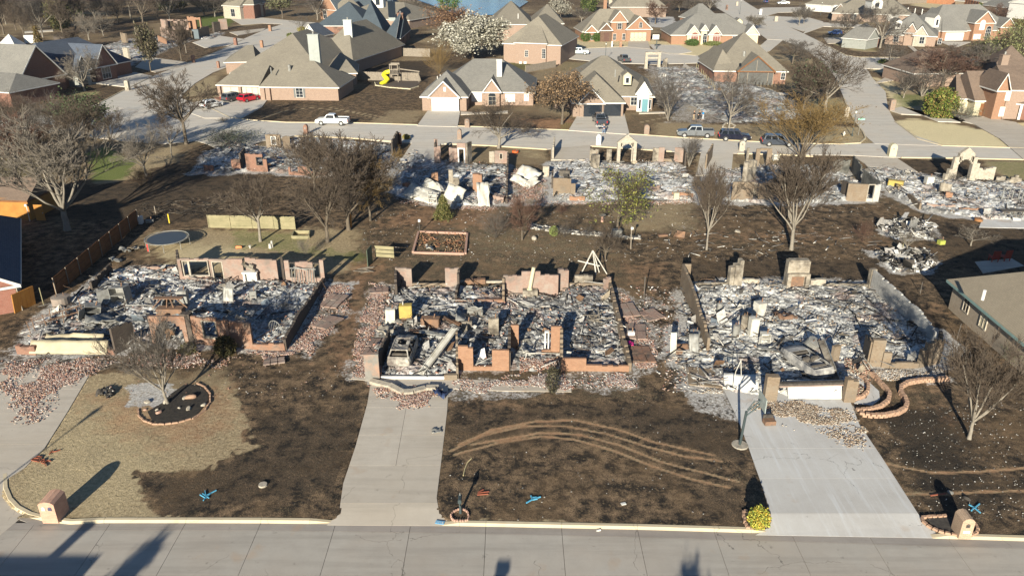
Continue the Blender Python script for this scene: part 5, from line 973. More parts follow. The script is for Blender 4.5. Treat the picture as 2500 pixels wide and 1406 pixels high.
RUINS_ASH=[(A1, 2.2, .72), (A2, 1.4, .6), (A3, 2.4, .75), (A4, 2.0, .7), (A5, 1.8, .7), (A6, 2.0, .85), (A7, 2.2, .75), (A8, 1.6, .85), (SH1, 1.0, .7), (SH2, 1.0, .7), (A9, 2, .5), (A10, 3, .6), (A11, 2, .8), ([(-40, 875), (250, 870), (300, 885), (240, 905), (150, 930), (-20, 930)], 1.2, .5), ([(900, 690), (965, 700), (930, 830), (895, 925), (855, 915), (880, 820)], 1.2, .52), ([(700, 850), (795, 700), (860, 690), (850, 760), (750, 870)], 1.2, .5), ([(1496, 705), (1540, 710), (1590, 800), (1610, 905), (1545, 905)], 1.0, .52), ([(1370, 905), (1545, 908), (1550, 945), (1395, 955)], 1.0, .5), ([(1860, 975), (2090, 985), (2080, 1010), (1900, 1005)], .8, .5), ([(2130, 900), (2300, 890), (2310, 925), (2140, 930)], .8, .6), ([(1240, 410), (1340, 420), (1345, 500), (1240, 505)], 1.2, .5), ([(1640, 860), (1700, 870), (1770, 960), (1690, 960)], 1, .6), ([(330, 945), (420, 940), (400, 985), (345, 985)], .6, .75), ([(800, 690), (870, 690), (840, 730), (790, 740)], .8, .7), ([(700, 790), (790, 740), (760, 830), (700, 860)], .7, .5), ([(1680, 950), (1800, 950), (1800, 1010), (1690, 1000)], 1.0, .62), ([(2270, 790), (2330, 830), (2380, 880), (2300, 880)], .7, .7), ([(850, 925), (1395, 930), (1395, 960), (1000, 965)], .7, .55), ([(1540, 730), (1620, 760), (1600, 720)], .6, .5), ([(2440, 520), (2600, 520), (2600, 560), (2440, 556)], .8, .6)]
def front_ruins():
# ---- left ruin
 root, q=ruin('large ruined brick house with arched front wall, left of the middle driveway', A1, .11, .36, 100, bright=1.0, blackf=.36)
 W=WR(root)
 b=brick_burnt
 W(375, 838, 463, 838, [(0, .10, 0, 2.45, 0), (.10, .9, 2.05, 2.45, 0), (.9, 1, 0, 2.45, 0)], b, name='arch_wall', seed=1)
 am=MB();a0, a1=P(384, 838), P(454, 838);wd=a1[0]-a0[0]
 for i in range(10):
  t0=math.pi*i/10;t1=math.pi*(i+1)/10;cx=(a0[0]+a1[0])/2;x0=cx-math.cos(t0)*wd/2;x1=cx-math.cos(t1)*wd/2;z=.95+1.1*min(math.sin(t0), math.sin(t1))if 0<i<9 else .95
  am.box(((x0+x1)/2, a0[1], (z+2.05)/2), (x1-x0, .2, 2.05-z))
 am.build('arch', b, root)
 W(455, 834, 478, 836, [(0, 1, 0, 2.6, .15)], brick_char_shade, t=.5, name='chimney_stub')
 wl=W(478, 838, 620, 851, [(0, .17, 0, 2.45, .08), (.17, .43, 0, .62, 0), (.17, .43, 2.2, 2.45, .08), (.43, .62, 0, (2.45, 2.3), .12), (.62, 1, 0, 2.25, .08)], b, name='front_wall', seed=2)
 opening(root, P(478, 838), P(620, 851), .17, .43, .62, 2.2, stone_burnt)
 W(620, 852, 697, 855, [(0, 1, 0, .62, .15)], b, name='front_wall', seed=3);W(697, 855, 793, 690, [(0, .35, 0, (1.0, 1.2), .12), (.35, .75, 0, (1.1, .8), .2), (.75, 1, 0, (.8, .7), .15)], brick_char_shade, name='side_wall', seed=4)  # side wall: shade of its east face is put into the dark brick colour
 W(562, 850, 562, 838, [(0, 1, 0, 2.2, .1)], b, name='wing_wall')
 W(282, 864, 332, 838, [(0, 1, 0, (2.3, 2.0), .2)], brick_char_shade, name='garage_wall', seed=5);W(250, 862, 283, 866, [(0, 1, 0, .5, .1)], brick_red, name='garage_pier');W(46, 862, 92, 864, [(0, 1, 0, .75, .12)], brick_red, name='garage_pier', t=.4)
 W(225, 712, 274, 664, [(0, 1, 0, .95, .2)], brick_char_shade, name='side_wall', seed=6);W(350, 660, 440, 662, [(0, 1, 0, .45, .05)], brick_pink, name='rear_wall');W(440, 655, 442, 683, [(0, 1, 0, 2.1, .15)], brick_char_shade, name='rear_wall')
 W(442, 684, 524, 684, [(0, .09, 0, 2.25, .1), (.09, .93, 0, .45, 0), (.09, .93, 2.05, 2.25, .06), (.93, 1, 0, 2.25, .1)], brick_pink, name='rear_wall');opening(root, P(442, 684), P(524, 684), .13, .32, .45, 2.05);opening(root, P(442, 684), P(524, 684), .32, .90, .45, 2.05)
 W(524, 686, 682, 688, [(0, .17, 2.05, 2.25, .05), (.17, .48, 0, 2.3, .06), (.52, .68, 0, 2.45, .1), (.68, 1, 0, 2.3, .06)], brick_pink, name='rear_wall', seed=8);opening(root, P(524, 686), P(682, 688), .0, .17, 0, 2.05)
 W(700, 690, 795, 692, [(0, .12, 0, 2.35, .2), (.12, .28, 0, .6, .1), (.28, .72, 0, 2.2, .1), (.72, .90, 0, .6, .1), (.90, 1, 0, 2.4, .05)], brick_pink, name='rear_wall', seed=9, jag=.1);opening(root, P(700, 690), P(795, 692), .12, .28, .6, 2.1, char_wood);opening(root, P(700, 690), P(795, 692), .72, .90, .6, 2.1, char_wood)
 W(693, 688, 695, 692, [(0, 1, 0, 2.7, 0)], brick_char_shade, t=.15, name='burnt_post')
 fx, fy=P(616, 690);m=MB();m.box((fx-.55, fy-.25, .55), (.16, .4, 1.1));m.box((fx+.55, fy-.25, .55), (.16, .4, 1.1));m.box((fx, fy-.25, 1.17), (1.4, .5, .16));m.box((fx, fy-.1, .5), (.9, .06, 1.0));m.build('fireplace', white_paint, root)
 m=MB();m.tube((fx-.6, fy-.35, 2.1), (fx+.55, fy-.4, 1.35), .12, .12, 8);m.box((fx+.2, fy-.3, 1.75), (.4, .2, .5), ry=.4);m.build('flue_pipe', stone_burnt, root)
 m=MB()
 r=random.Random(3);px_, py_=P(745, 694)
 for i in range(9):m.tube((px_-1.1+i*.26, py_-.3, .1), (px_-1.0+i*.25+r.uniform(-.1, .1), py_-.15, r.uniform(1.2, 1.9)), .035, None, 5)
 m.tube((px_-1.2, py_-.25, 1.75), (px_+1.2, py_-.2, 1.6), .05, None, 5);m.tube((px_-.8, py_-.3, 1.9), (px_+.4, py_-.2, 1.5), .05, None, 5);m.build('bent_pipes', metal_gray, root, uv=False)
 x, y=P(172, 864);sheet('dented cream garage door lying flat at the front of the left ruin', (x, y, .15), 6.1, 1.1, R(-1), 0, cream_door, .10, 3, 'garage_door', 'garage door', roll=R(52), nx=14, ny=5)
 x, y=P(185, 845);sheet('buckled yellowish sheet behind the cream garage door', (x, y, .3), 4.6, .9, R(-2), 0, cream_door, .25, 4, roll=R(30), nx=12, ny=5)
 cabinet('grey bent metal box leaning in the left ruin, left of its tall dark panel', 225, 775, 1.2, .8, 1.1, .5, metal_gray, tilt=.25);cabinet('open grey metal box with missing front, centre left of the left ruin', 300, 742, 1.5, .9, 1.5, -.2, metal_gray, tilt=-.1)
 cabinet('tall grey metal box standing behind the arched wall', 452, 752, .75, .65, 1.6, .1, metal_gray, open_=False);cabinet('low grey crate with rust streaks near the arched wall', 412, 752, .8, .6, .9, .6, metal_gray, tilt=.2)
 cabinet('grey slab-sided box upright beside the rear fireplace ash', 620, 733, .55, .5, .8, .2, metal_gray, open_=False);tank('squat round brick-coloured drum at the left edge of the left ruin', 152, 748, .75, .9, brick_pink, 'drum', 'drum')
 x, y=P(255, 795);sheet('crushed grey metal hood in the garage of the left ruin', (x, y, .2), 2.6, 1.6, .4, .2, metal_gray, .35, 7)
 x, y=P(555, 715);sheet('folded pale sheet in the ash of the left ruin near the rear door', (x, y, .15), 1.4, 1.0, -.3, .4, stone_pale, .2, 8);x, y=P(560, 742);sheet('upright bluish grey sheet just behind the arched front window', (x, y, .1), .9, 1.5, 0, 0, metal_gray, .12, 9, roll=R(75))
 x, y=P(420, 775);m=thing('collapsed_dormer', 'small collapsed dormer frame with pointed sides over the arched wall', 'dormer frame', (x, y, .9));k=MB()
 for dx in(-1.5, -.3, .3, 1.5):k.tube((dx, 0, 0), (dx*.4, 0, .9), .06, None, 5)
 k.box((0, 0, .95), (2.4, .5, .06));k.box((0, 0, -.4), (2.2, .8, .9));k.build('frame', metal_rust, m)
 x, y=P(675, 822);m=thing('bed_frame', 'round wire bed headboard in the ash behind the low front wall', 'bed frame', (x, y, .15), -.5);k=MB()
 for i in range(12):
  t0, t1=math.pi*i/12, math.pi*(i+1)/12;k.tube((-math.cos(t0)*.8, 0, .3+math.sin(t0)*1.0), (-math.cos(t1)*.8, 0, .3+math.sin(t1)*1.0), .03, None, 5)
 for i in range(-3, 4):k.tube((i*.2, 0, .1), (i*.2, 0, .3+math.sqrt(max(0, 1-(i*.25)**2))), .015, None, 4)
 k.build('headboard', metal_gray, m, uv=False);k=MB();k.box((-.6, -.9, .25), (.05, 1.9, .05));k.box((.6, -.9, .25), (.05, 1.9, .05));k.box((0, -1.8, .25), (1.2, .05, .05));k.build('side_rails', metal_rust, m)
 m=thing('pipe_frame', 'tangle of standing rusty shelf uprights at the left corner of the left ruin', 'metal frame', (*P(120, 815), 0));k=MB();r=random.Random(4)
 for i in range(4):
  for j in range(2):k.tube((i*.9-1.5, j*.6+i*.9, 0), (i*.9-1.5+r.uniform(-.2, .2), j*.6+i*.9, r.uniform(1.1, 1.7)), .035, None, 5)
 for z in(.6, 1.1):k.tube((-1.5, 0, z), (1.3, 2.7, z+.1), .03, None, 5);k.tube((-1.5, .6, z), (1.3, 3.2, z), .03, None, 5)
 k.build('uprights', metal_rust, m, uv=False)
# ---- middle ruin
 root, q=ruin('ruined brick house with a burnt hatchback in its garage, centre of the front row', A2, .10, .34, 200, bright=.9, blackf=.50)
 W=WR(root)
 W(968, 701, 1007, 701, [(0, .1, 0, 2.0, 0), (.1, 1, 0, 1.95, .1)], brick_pink, name='rear_wall');W(968, 726, 968, 701, [(0, 1, 0, (1.4, 2.0), .15)], brick_char_shade, name='side_wall');W(1007, 701, 1088, 701, [(0, 1, 0, .42, 0)], brick_tan, name='rear_wall');W(1088, 701, 1122, 701, [(0, 1, 0, 1.95, .1)], brick_pink, name='rear_wall', seed=3)
 W(1122, 701, 1113, 738, [(0, .3, 0, 1.9, .2), (.3, 1, 0, .9, .3)], brick_char_shade, name='side_wall', t=.2);W(1113, 741, 1229, 741, [(0, 1, 0, .42, .06)], brick_burnt, name='patio_wall', t=.3);W(1229, 742, 1229, 722, [(0, 1, 0, (.5, 2.1), .1)], brick_tan, name='side_wall')
 W(1122, 690, 1229, 690, [(0, 1, 0, .2, 0)], stone_pale, name='patio_kerb');W(1135, 692, 1185, 691, [(0, 1, 0, .45, .1)], metal_rust, name='burnt_bench', t=.5)
 W(1229, 722, 1362, 721, [(0, .33, 0, 2.05, .05), (.33, .67, 0, 2.4, .06), (.67, 1, 0, 2.1, .05)], brick_pink, name='rear_wall', seed=5);W(1276, 726, 1312, 726, [(0, 1, 0, .8, .1)], stone_burnt, name='hearth', t=.7)
 fx, fy=P(1294, 722);m=MB();m.tube((fx-.05, fy-.35, .8), (fx+.30, fy-.25, 2.9), .17, .17, 10);m.tube((fx-.05, fy-.35, .7), (fx-.05, fy-.35, .9), .3, .25, 10);m.build('flue_pipe', cream_paint, root)
 W(1362, 708, 1386, 706, [(0, 1, 0, 2.1, .2)], brick_pink, name='rear_pier', t=.4);W(1386, 700, 1485, 700, [(0, 1, 0, .4, .05)], brick_tan, name='rear_wall');W(1402, 698, 1446, 698, [(0, 1, 0, 1.15, .1)], stone_burnt, name='stone_block_wall', t=.3);W(1474, 706, 1488, 702, [(0, 1, 0, 1.1, .25)], brick_pink, t=.3, name='leaning_pier')
 W(1487, 700, 1537, 906, [(0, 1, 0, .85, .25)], brick_tan, t=.26, name='side_wall', seed=6)
 W(1370, 904, 1430, 904, [(0, 1, 0, 1.05, .03)], brick_orange, name='front_wall');W(1430, 904, 1535, 906, [(0, 1, 0, .5, .1)], brick_orange, name='front_wall', seed=7);W(1370, 903, 1369, 866, [(0, 1, 0, (1.2, 2.5), .1)], brick_tan, name='wing_wall')
 W(1344, 866, 1369, 866, [(0, 1, 0, 2.5, .05)], brick_orange, name='entry_wall');W(1322, 868, 1344, 867, [(0, 1, 0, .5, .05)], brick_orange, name='entry_wall')
 x, y=P(1338, 862);m=MB();m.box((x, y, 1.15), (.09, .3, 1.5));m.box((x-.25, y+.1, 1.15), (.09, .3, 1.5));m.box((x-.12, y, 1.9), (.35, .3, .09));m.build('door_frame', white_paint, root)
 W(1120, 902, 1156, 903, [(0, 1, 0, 2.05, .12)], brick_orange, name='front_wall', seed=8);W(1156, 903, 1202, 903, [(0, 1, 0, .35, 0)], brick_orange, name='front_wall');W(1202, 903, 1243, 904, [(0, 1, 0, 1.75, .0)], brick_orange, name='front_wall', seed=9);W(1243, 903, 1244, 858, [(0, .5, 0, (1.7, 1.9), .2), (.5, 1, 0, (2.1, 2.4), .1)], brick_char_shade, name='entry_side_wall');W(1247, 858, 1266, 858, [(0, 1, 0, 2.35, .2)], brick_orange, name='entry_wall', seed=4)  # entry side wall: dark brick colour carries the shade on its east face
 W(893, 928, 928, 926, [(0, 1, 0, 2.2, .05)], garage_metal, name='garage_pier', t=.35);W(930, 905, 952, 838, [(0, 1, 0, (1.8, 1.2), .3)], brick_char_shade, name='garage_wall', seed=12, t=.18);W(928, 925, 930, 905, [(0, 1, 0, .5, .1)], brick_red, name='garage_wall', t=.18)
 W(1117, 925, 1116, 850, [(0, .9, 0, (1.0, 1.9), .2)], brick_tan, t=.16, name='garage_wall', seed=13);W(930, 924, 1085, 925, [(0, 1, 0, .22, 0)], white_paint, t=.16, name='threshold');W(1085, 926, 1117, 926, [(0, 1, 0, .45, .1)], brick_tan, name='garage_pier', t=.3)
 x0, y0=P(1028, 918);x1, y1=P(1112, 848, .0);m=thing('fallen_beam', 'long white steel beam leaning from the garage floor onto the brick pier', 'beam', (x0, y0, .15));k=MB();d=Vector((x1-x0, y1-y0, 1.5));c=d*.5;L=d.length;rz=math.atan2(d.y, d.x);pi_=math.asin(d.z/L)
 k.box(c, (L, .45, .06), rz, 0, -pi_);k.build('web', metal_white, m);k=MB();off=Vector((-math.sin(rz), math.cos(rz), 0))*.22
 for s in(-1, 1):k.box(c+off*s+Vector((0, 0, .05)), (L, .06, .18), rz, 0, -pi_)
 k.build('flange', metal_white, m)
 burnt_car('gutted pale grey hatchback shell parked in the middle ruin garage', *P(986, 872), R(90-3), 1.0)
 x, y=P(992, 786);r_=thing('yellow_cabinet', 'scorched yellow metal cabinet behind the burnt hatchback', 'cabinet', (x, y, .3), .05);k=MB();k.box((0, 0, .75), (1.05, .6, 1.15));k.build('carcass', yellow_metal, r_);k=MB();k.box((-.02, -.32, .78), (.92, .03, 1.0));k.build('door', yellow_metal, r_);k=MB();k.tube((-.2, 0, 1.3), (-.2, 0, 1.6), .05);k.build('pipe', metal_white, r_, uv=False);k=MB();k.box((-.25, -.1, .08), (.35, .5, .3), .3);k.box((.3, -.1, .08), (.4, .5, .3), -.2);k.build('base', metal_rust, r_)
 cabinet('slim white metal door panel standing left of the yellow cabinet', 953, 792, .75, .5, 1.35, .1, metal_white, open_=False, tilt=.06);cabinet('small grey open box right under the yellow cabinet', 1002, 800, .5, .45, .6, 0, metal_gray)
 cabinet('rusty low cupboard lying right of the yellow cabinet', 1052, 800, 1.5, .7, .8, -.1, metal_rust, open_=False);x, y=P(1100, 795);sheet('long rusty tan sheet sloping right of the low cupboard', (x, y, .3), 2.0, .6, R(-28), .15, metal_rust, .08, 21)
 x, y=P(1125, 790);sheet('crumpled grey metal duct in the centre of the middle ruin', (x, y, .2), 1.6, 1.9, .5, .5, metal_gray, .5, 22);x, y=P(1160, 780);sheet('twisted blue grey sheet standing behind the crumpled duct', (x, y, .2), 1.2, 1.5, 1.2, 1.1, metal_gray, .35, 23);cabinet('leaning grey board by the crumpled duct, left of the long shadow', 1140, 812, .8, .3, .9, .1, stone_burnt, open_=False)
 cabinet('upright scorched panel right of the dark wall shadow in the middle ruin', 1205, 820, .8, .4, 1.5, .05, stone_burnt, open_=False);x, y=P(1060, 828);sheet('bent silver sheet across the back of the garage, above the hatchback', (x, y, .4), 2.6, .6, R(-18), .05, metal_gray, .15, 24);x, y=P(1015, 822);sheet('small tan bent plate behind the hatchback roof', (x, y, .45), 1.0, .6, R(-10), .1, metal_rust, .1, 25)
 x, y=P(945, 822);sheet('curled pale sheet at the rear corner of the garage', (x, y, .3), 1.7, .9, R(-30), .2, stone_pale, .3, 26);x, y=P(1290, 748);sheet('flat grey door panel lying left of the fireplace hearth ash', (x, y, .2), 1.8, .6, R(-38), .08, metal_white, .05, 27)
 x, y=P(1255, 792);sheet('grey board lying flat on the ash above the front entry', (x, y, .25), 1.6, .5, 0, 0, stone_burnt, .05, 28);x, y=P(1288, 868);sheet('crumpled silver sheet in front of the entry wall', (x, y, .2), 1.1, 1.0, .3, .4, metal_white, .3, 29)
 x, y=P(1455, 790);beam=thing('wood_pile', 'small heap of crossed scorched boards in the right room of the middle ruin', 'board heap', (x, y, .2));k=MB();r=random.Random(8)
 for i in range(12):k.box((r.uniform(-.6, .6), r.uniform(-.6, .6), .15+i*.04), (r.uniform(1, 1.9), .12, .05), r.uniform(0, 3.1), 0, r.uniform(-.15, .15))
 k.build('boards', stone_burnt, beam)
 x, y=P(1458, 665);ant=thing('metal_a_frame', 'bent white metal A-frame standing behind the rear wall of the middle ruin', 'metal frame', (x, y, 0));k=MB();tp=Vector((-.5, .2, 2.2))
 for a, b in(((-1.5, 0, 0), tp), ((.2, 0, .0), tp), ((.9, -.4, 0), tp), ((-.2, -.8, .1), tp), ((-1.9, .3, 1.1), (.2, -.3, .8))):k.tube(a, b, .06, None, 5)
 k.build('poles', metal_white, ant, uv=False)
 x, y=P(1540, 845);sheet('small magenta cloth lying on the rubble right of the side wall', (x, y, .15), .5, .6, 0, .3, mplain('magenta_cloth', (.75, .03, .25), .8), .12, 30, 'cloth', 'cloth');x, y=P(1541, 858);sheet('small red and white carton beside the magenta cloth', (x, y, .12), .5, .3, .2, 0, white_paint, .06, 31, 'carton', 'carton')
 cabinet('small white box on the rubble strip right of the side wall', 1540, 822, .5, .35, .35, 0, white_paint, open_=False)
 x, y=P(1075, 968);sheet('dark blue tarp heap at the top right of the middle driveway', (x, y, .1), .8, 1.0, .6, .2, mplain('blue_tarp', (.03, .05, .12), .7), .35, 32, 'tarp', 'tarp')
 x, y=P(1066, 1053);sheet('small crumpled grey-white insulation scrap on the middle driveway', (x, y, .03), .6, .5, .2, 0, metal_gray, .14, 33, 'insulation_scrap', 'debris')
 x0, y0=P(905, 935);
 pts=PL([(905, 935), (950, 945), (985, 962), (1010, 960), (1040, 951), (1072, 950)]);rt=thing('fallen_lintel', 'long broken white plaster lintel lying across the top of the middle driveway', 'lintel', (x0, y0, 0))
 for a, b in zip(pts[:-1], pts[1:]):
  k=MB();L=math.hypot(b[0]-a[0], b[1]-a[1]);k.box(((a[0]+b[0])/2-x0, (a[1]+b[1])/2-y0, .15), (L-.05, .42, .26), math.atan2(b[1]-a[1], b[0]-a[0]), .1, .04);k.build('piece', stone_pale, rt)
# ---- right ruin
 root, q=ruin('ruined tan brick house with stone chimney and burnt car, right of the front row', A3, .11, .26, 300, bright=1.05, blackf=.20, brk=TANB, tint=(1, .98, .93))
 W=WR(root)
 W(1663, 700, 1727, 862, [(0, .06, 0, 2.3, 0), (.06, .5, 0, (2.3, 2.2), .1), (.5, .75, 0, (2.2, 1.6), .15), (.75, 1, 0, (1.9, 1.4), .2)], brick_tan, name='side_wall', seed=1);W(1663, 700, 1682, 700, [(0, 1, 0, 2.3, 0)], brick_tan, name='rear_wall');W(1683, 700, 1778, 699, [(0, 1, 0, .42, .05)], stone_burnt, name='rear_wall')
 W(1776, 700, 1786, 699, [(0, 1, 0, 2.1, .3)], stone_burnt, name='rear_pier', t=.5);W(1787, 699, 1806, 698, [(0, .55, 0, 2.3, .2), (.55, 1, 0, 2.75, .2)], stone_burnt, name='rear_pier', t=.7, seed=2);W(1806, 692, 1852, 692, [(0, 1, 0, .5, .1)], stone_pale, name='rear_wall', t=.3);W(1852, 699, 1918, 700, [(0, 1, 0, .25, .1)], stone_burnt, name='rear_wall')
 x, y=P(1943, 705);m=MB();m.box((x, y+.4, 1.35), (2.0, .8, 2.7));m.box((x-.85, y-.12, .8), (.35, .5, 1.6));m.box((x+.85, y-.12, .8), (.35, .5, 1.6));m.box((x, y-.12, 1.5), (1.35, .5, .25));m.box((x, y+.4, 2.74), (1.7, .6, .12));m.build('stone_chimney', stone_burnt, root);m=MB();m.box((x, y-.03, .7), (1.2, .05, 1.2));m.build('firebox', metal_rust, root)
 W(1976, 700, 2012, 700, [(0, 1, 0, .8, .05)], stone_pale, name='rear_block', t=.4);W(2012, 701, 2116, 703, [(0, 1, 0, .42, .06)], stone_burnt, name='rear_wall', seed=5);W(2117, 703, 2130, 702, [(0, 1, 0, 1.9, .0)], stone_burnt, name='rear_pier', t=.4)
 W(2126, 706, 2278, 838, [(0, .75, 0, (1.9, 1.7), .12), (.75, 1, 0, (1.7, 1.1), .15)], plaster_gray, name='side_wall', seed=6, t=.2)
 W(2119, 892, 2150, 893, [(0, 1, 0, (2.2, 2.3), .0)], brick_tan, name='front_wall', t=.3);W(2119, 892, 2108, 862, [(0, 1, 0, (2.2, 1.6), .25)], brick_tan, name='entry_side_wall');W(2150, 896, 2170, 897, [(0, 1, 0, 1.3, 0)], brick_tan, name='front_wall');W(2170, 898, 2240, 897, [(0, 1, 0, .5, .05)], brick_tan, name='front_wall', seed=7)
 W(2240, 896, 2290, 885, [(0, .2, 0, 1.5, .3), (.2, 1, 0, 2.15, .25)], brick_tan, name='front_wall', seed=8, t=.3);W(2290, 885, 2283, 862, [(0, 1, 0, 2.0, .3)], brick_char_shade, name='side_wall');W(2028, 888, 2043, 884, [(0, 1, 0, 1.9, .5)], brick_tan, name='entry_pier', t=.3)
 W(1863, 976, 1893, 976, [(0, .3, 0, 2.15, .2), (.3, 1, 0, 2.05, .15)], brick_tan, name='garage_pier', t=.5, seed=3);W(2056, 978, 2084, 978, [(0, .5, 0, 1.9, .1), (.5, 1, 0, 1.7, .15)], brick_tan, name='garage_pier', t=.5, seed=4)
 x0, y0=P(1895, 972);x1, y1=P(2056, 972);m=MB();m.box(((x0+x1)/2, y0+.2, 1.12), (x1-x0+.1, .32, .20), -.01, 0, -.035);m.build('burnt_header', char_wood, root);m=MB();m.box(((x0+x1)/2, y0+.02, 1.0), (x1-x0-.2, .05, .10), -.01, 0, -.035);m.build('header_trim', brick_pink, root)
 x, y=P(2000, 966);g=sheet('crushed bright white double garage door leaning at the right ruin garage', (x, y-.1, .05), 4.7, 1.35, 0, 0, white_paint, .09, 41, 'garage_door', 'garage door', roll=R(48), nx=12, ny=6)
 x, y=P(1808, 945);sheet('folded white single garage door left of the basketball goal post shadow', (x, y, .1), 2.4, 1.3, R(-6), 0, white_paint, .10, 42, 'garage_door', 'garage door', roll=R(30), nx=9, ny=6)
 x, y=P(1692, 865);sheet('grey steel door leaning outside the left wall of the right ruin', (x, y, .1), .75, 1.7, 0, 0, metal_gray, .08, 43, roll=R(60));x, y=P(1642, 862);sheet('narrow upright grey panel at the left edge of the right ruin', (x, y, .05), .5, 1.7, .1, 0, metal_white, .05, 44, roll=R(80));x, y=P(1665, 860);sheet('square brown steel plate beside the narrow upright panel', (x, y, .05), 1.1, 1.0, .05, 0, metal_rust, .04, 45, roll=R(30))
 burnt_car('burnt grey sedan shell under a fallen beam in the right ruin garage', *P(1965, 900), R(108), 1.0, .55, burnt_steel)
 x0, y0=P(2000, 858);x1, y1=P(2045, 945);bm_=thing('fallen_beam', 'wide grey steel beam fallen over the burnt sedan', 'beam', (x0, y0, .9));k=MB();d=Vector((x1-x0, y1-y0, -.55));L=d.length;rz=math.atan2(d.y, d.x);k.box(d*.5, (L, .5, .08), rz, .25, .13);k.build('web', stone_burnt, bm_);k=MB();k.box(d*.5+Vector((.22, .08, .1)), (L, .07, .22), rz, .25, .13);k.build('flange', metal_gray, bm_)
 cabinet('pale square metal box with dark top opening, centre of the right ruin', 1850, 772, .8, .7, 1.2, .4, metal_white, open_=False, tilt=.05);cabinet('tall cream metal cabinet in front of the pale square box', 1836, 822, .65, .6, 1.6, .15, metal_white, open_=False);tank('round topped tan tank standing left of the tall cream cabinet', 1816, 808, .32, 1.35, stone_burnt);tank('grey cylinder water heater left of the round topped tank', 1795, 826, .27, 1.15, metal_gray)
 cabinet('small cream washer-like box right of the tall cream cabinet', 1866, 838, .7, .6, .8, -.05, metal_white);tank('slim grey tank in the left room of the right ruin', 1755, 770, .25, 1.1, metal_gray);tank('grey dented tank outside the left wall of the right ruin', 1692, 840, .42, 1.15, metal_gray, tilt=(.1, 0))
 x, y=P(1915, 780);sheet('rounded brown-grey heap of folded metal in the middle right of the right ruin', (x, y, .15), 1.6, 1.3, .2, .1, metal_rust, .5, 47);x, y=P(1975, 845);tank('upended scorched round tub behind the burnt sedan', 1975, 850, .55, .8, metal_gray, 'round_tub', 'tub', (.5, .2))
 x, y=P(1942, 846);sheet('tan scorched bench panel left of the upended tub', (x, y, .25), 1.3, .5, 0, 0, metal_white, .05, 48);tank('small cream canister in the upper right of the right ruin', 1955, 757, .2, .5, metal_white, 'canister', 'canister')
 x, y=P(1872, 862);sheet('bent tan shelf rack in front of the washer-like box', (x, y, .3), 1.5, .5, -.25, .1, metal_gray, .1, 49)
 m=thing('wire_rack', 'tall forked bent wire pole standing over the folded white door', 'wire', (*P(1788, 955), 0));k=MB();k.tube((0, 0, 0), (.05, 0, 1.6), .03);k.tube((.05, 0, 1.6), (.35, .1, 2.5), .03);k.tube((.35, .1, 2.5), (.55, .2, 1.2), .03);k.build('rods', metal_white, m, uv=False)
 x, y=P(1877, 1036);ch=thing('burnt_armchair', 'small burnt brown armchair lying on the right driveway', 'armchair', (x, y, .03), .1);k=MB();k.box((0, 0, .2), (.75, .5, .3));k.build('seat', metal_rust, ch);k=MB();k.box((0, .28, .42), (.7, .12, .35));k.build('backrest', char_wood, ch)
cream_door=mnoise('cream_door', (.475, .41, .274), (.346, .302, .216), 1.6, .6, .2, .02);garage_metal=mnoise('garage_metal', (.24, .228, .208), (.16, .152, .136), 1.2, .6, .2, .02, c3=(.36, .208, .144), s3=.8)
yellow_metal=mnoise('yellow_metal', (.42, .322, .084), (.322, .238, .07), 2.2, .6, .2, .02);plaster_gray=mnoise('plaster_gray', (.391, .383, .365), (.238, .23, .221), 5, .9, .8, .03, c3=(.468, .459, .433), s3=.5)
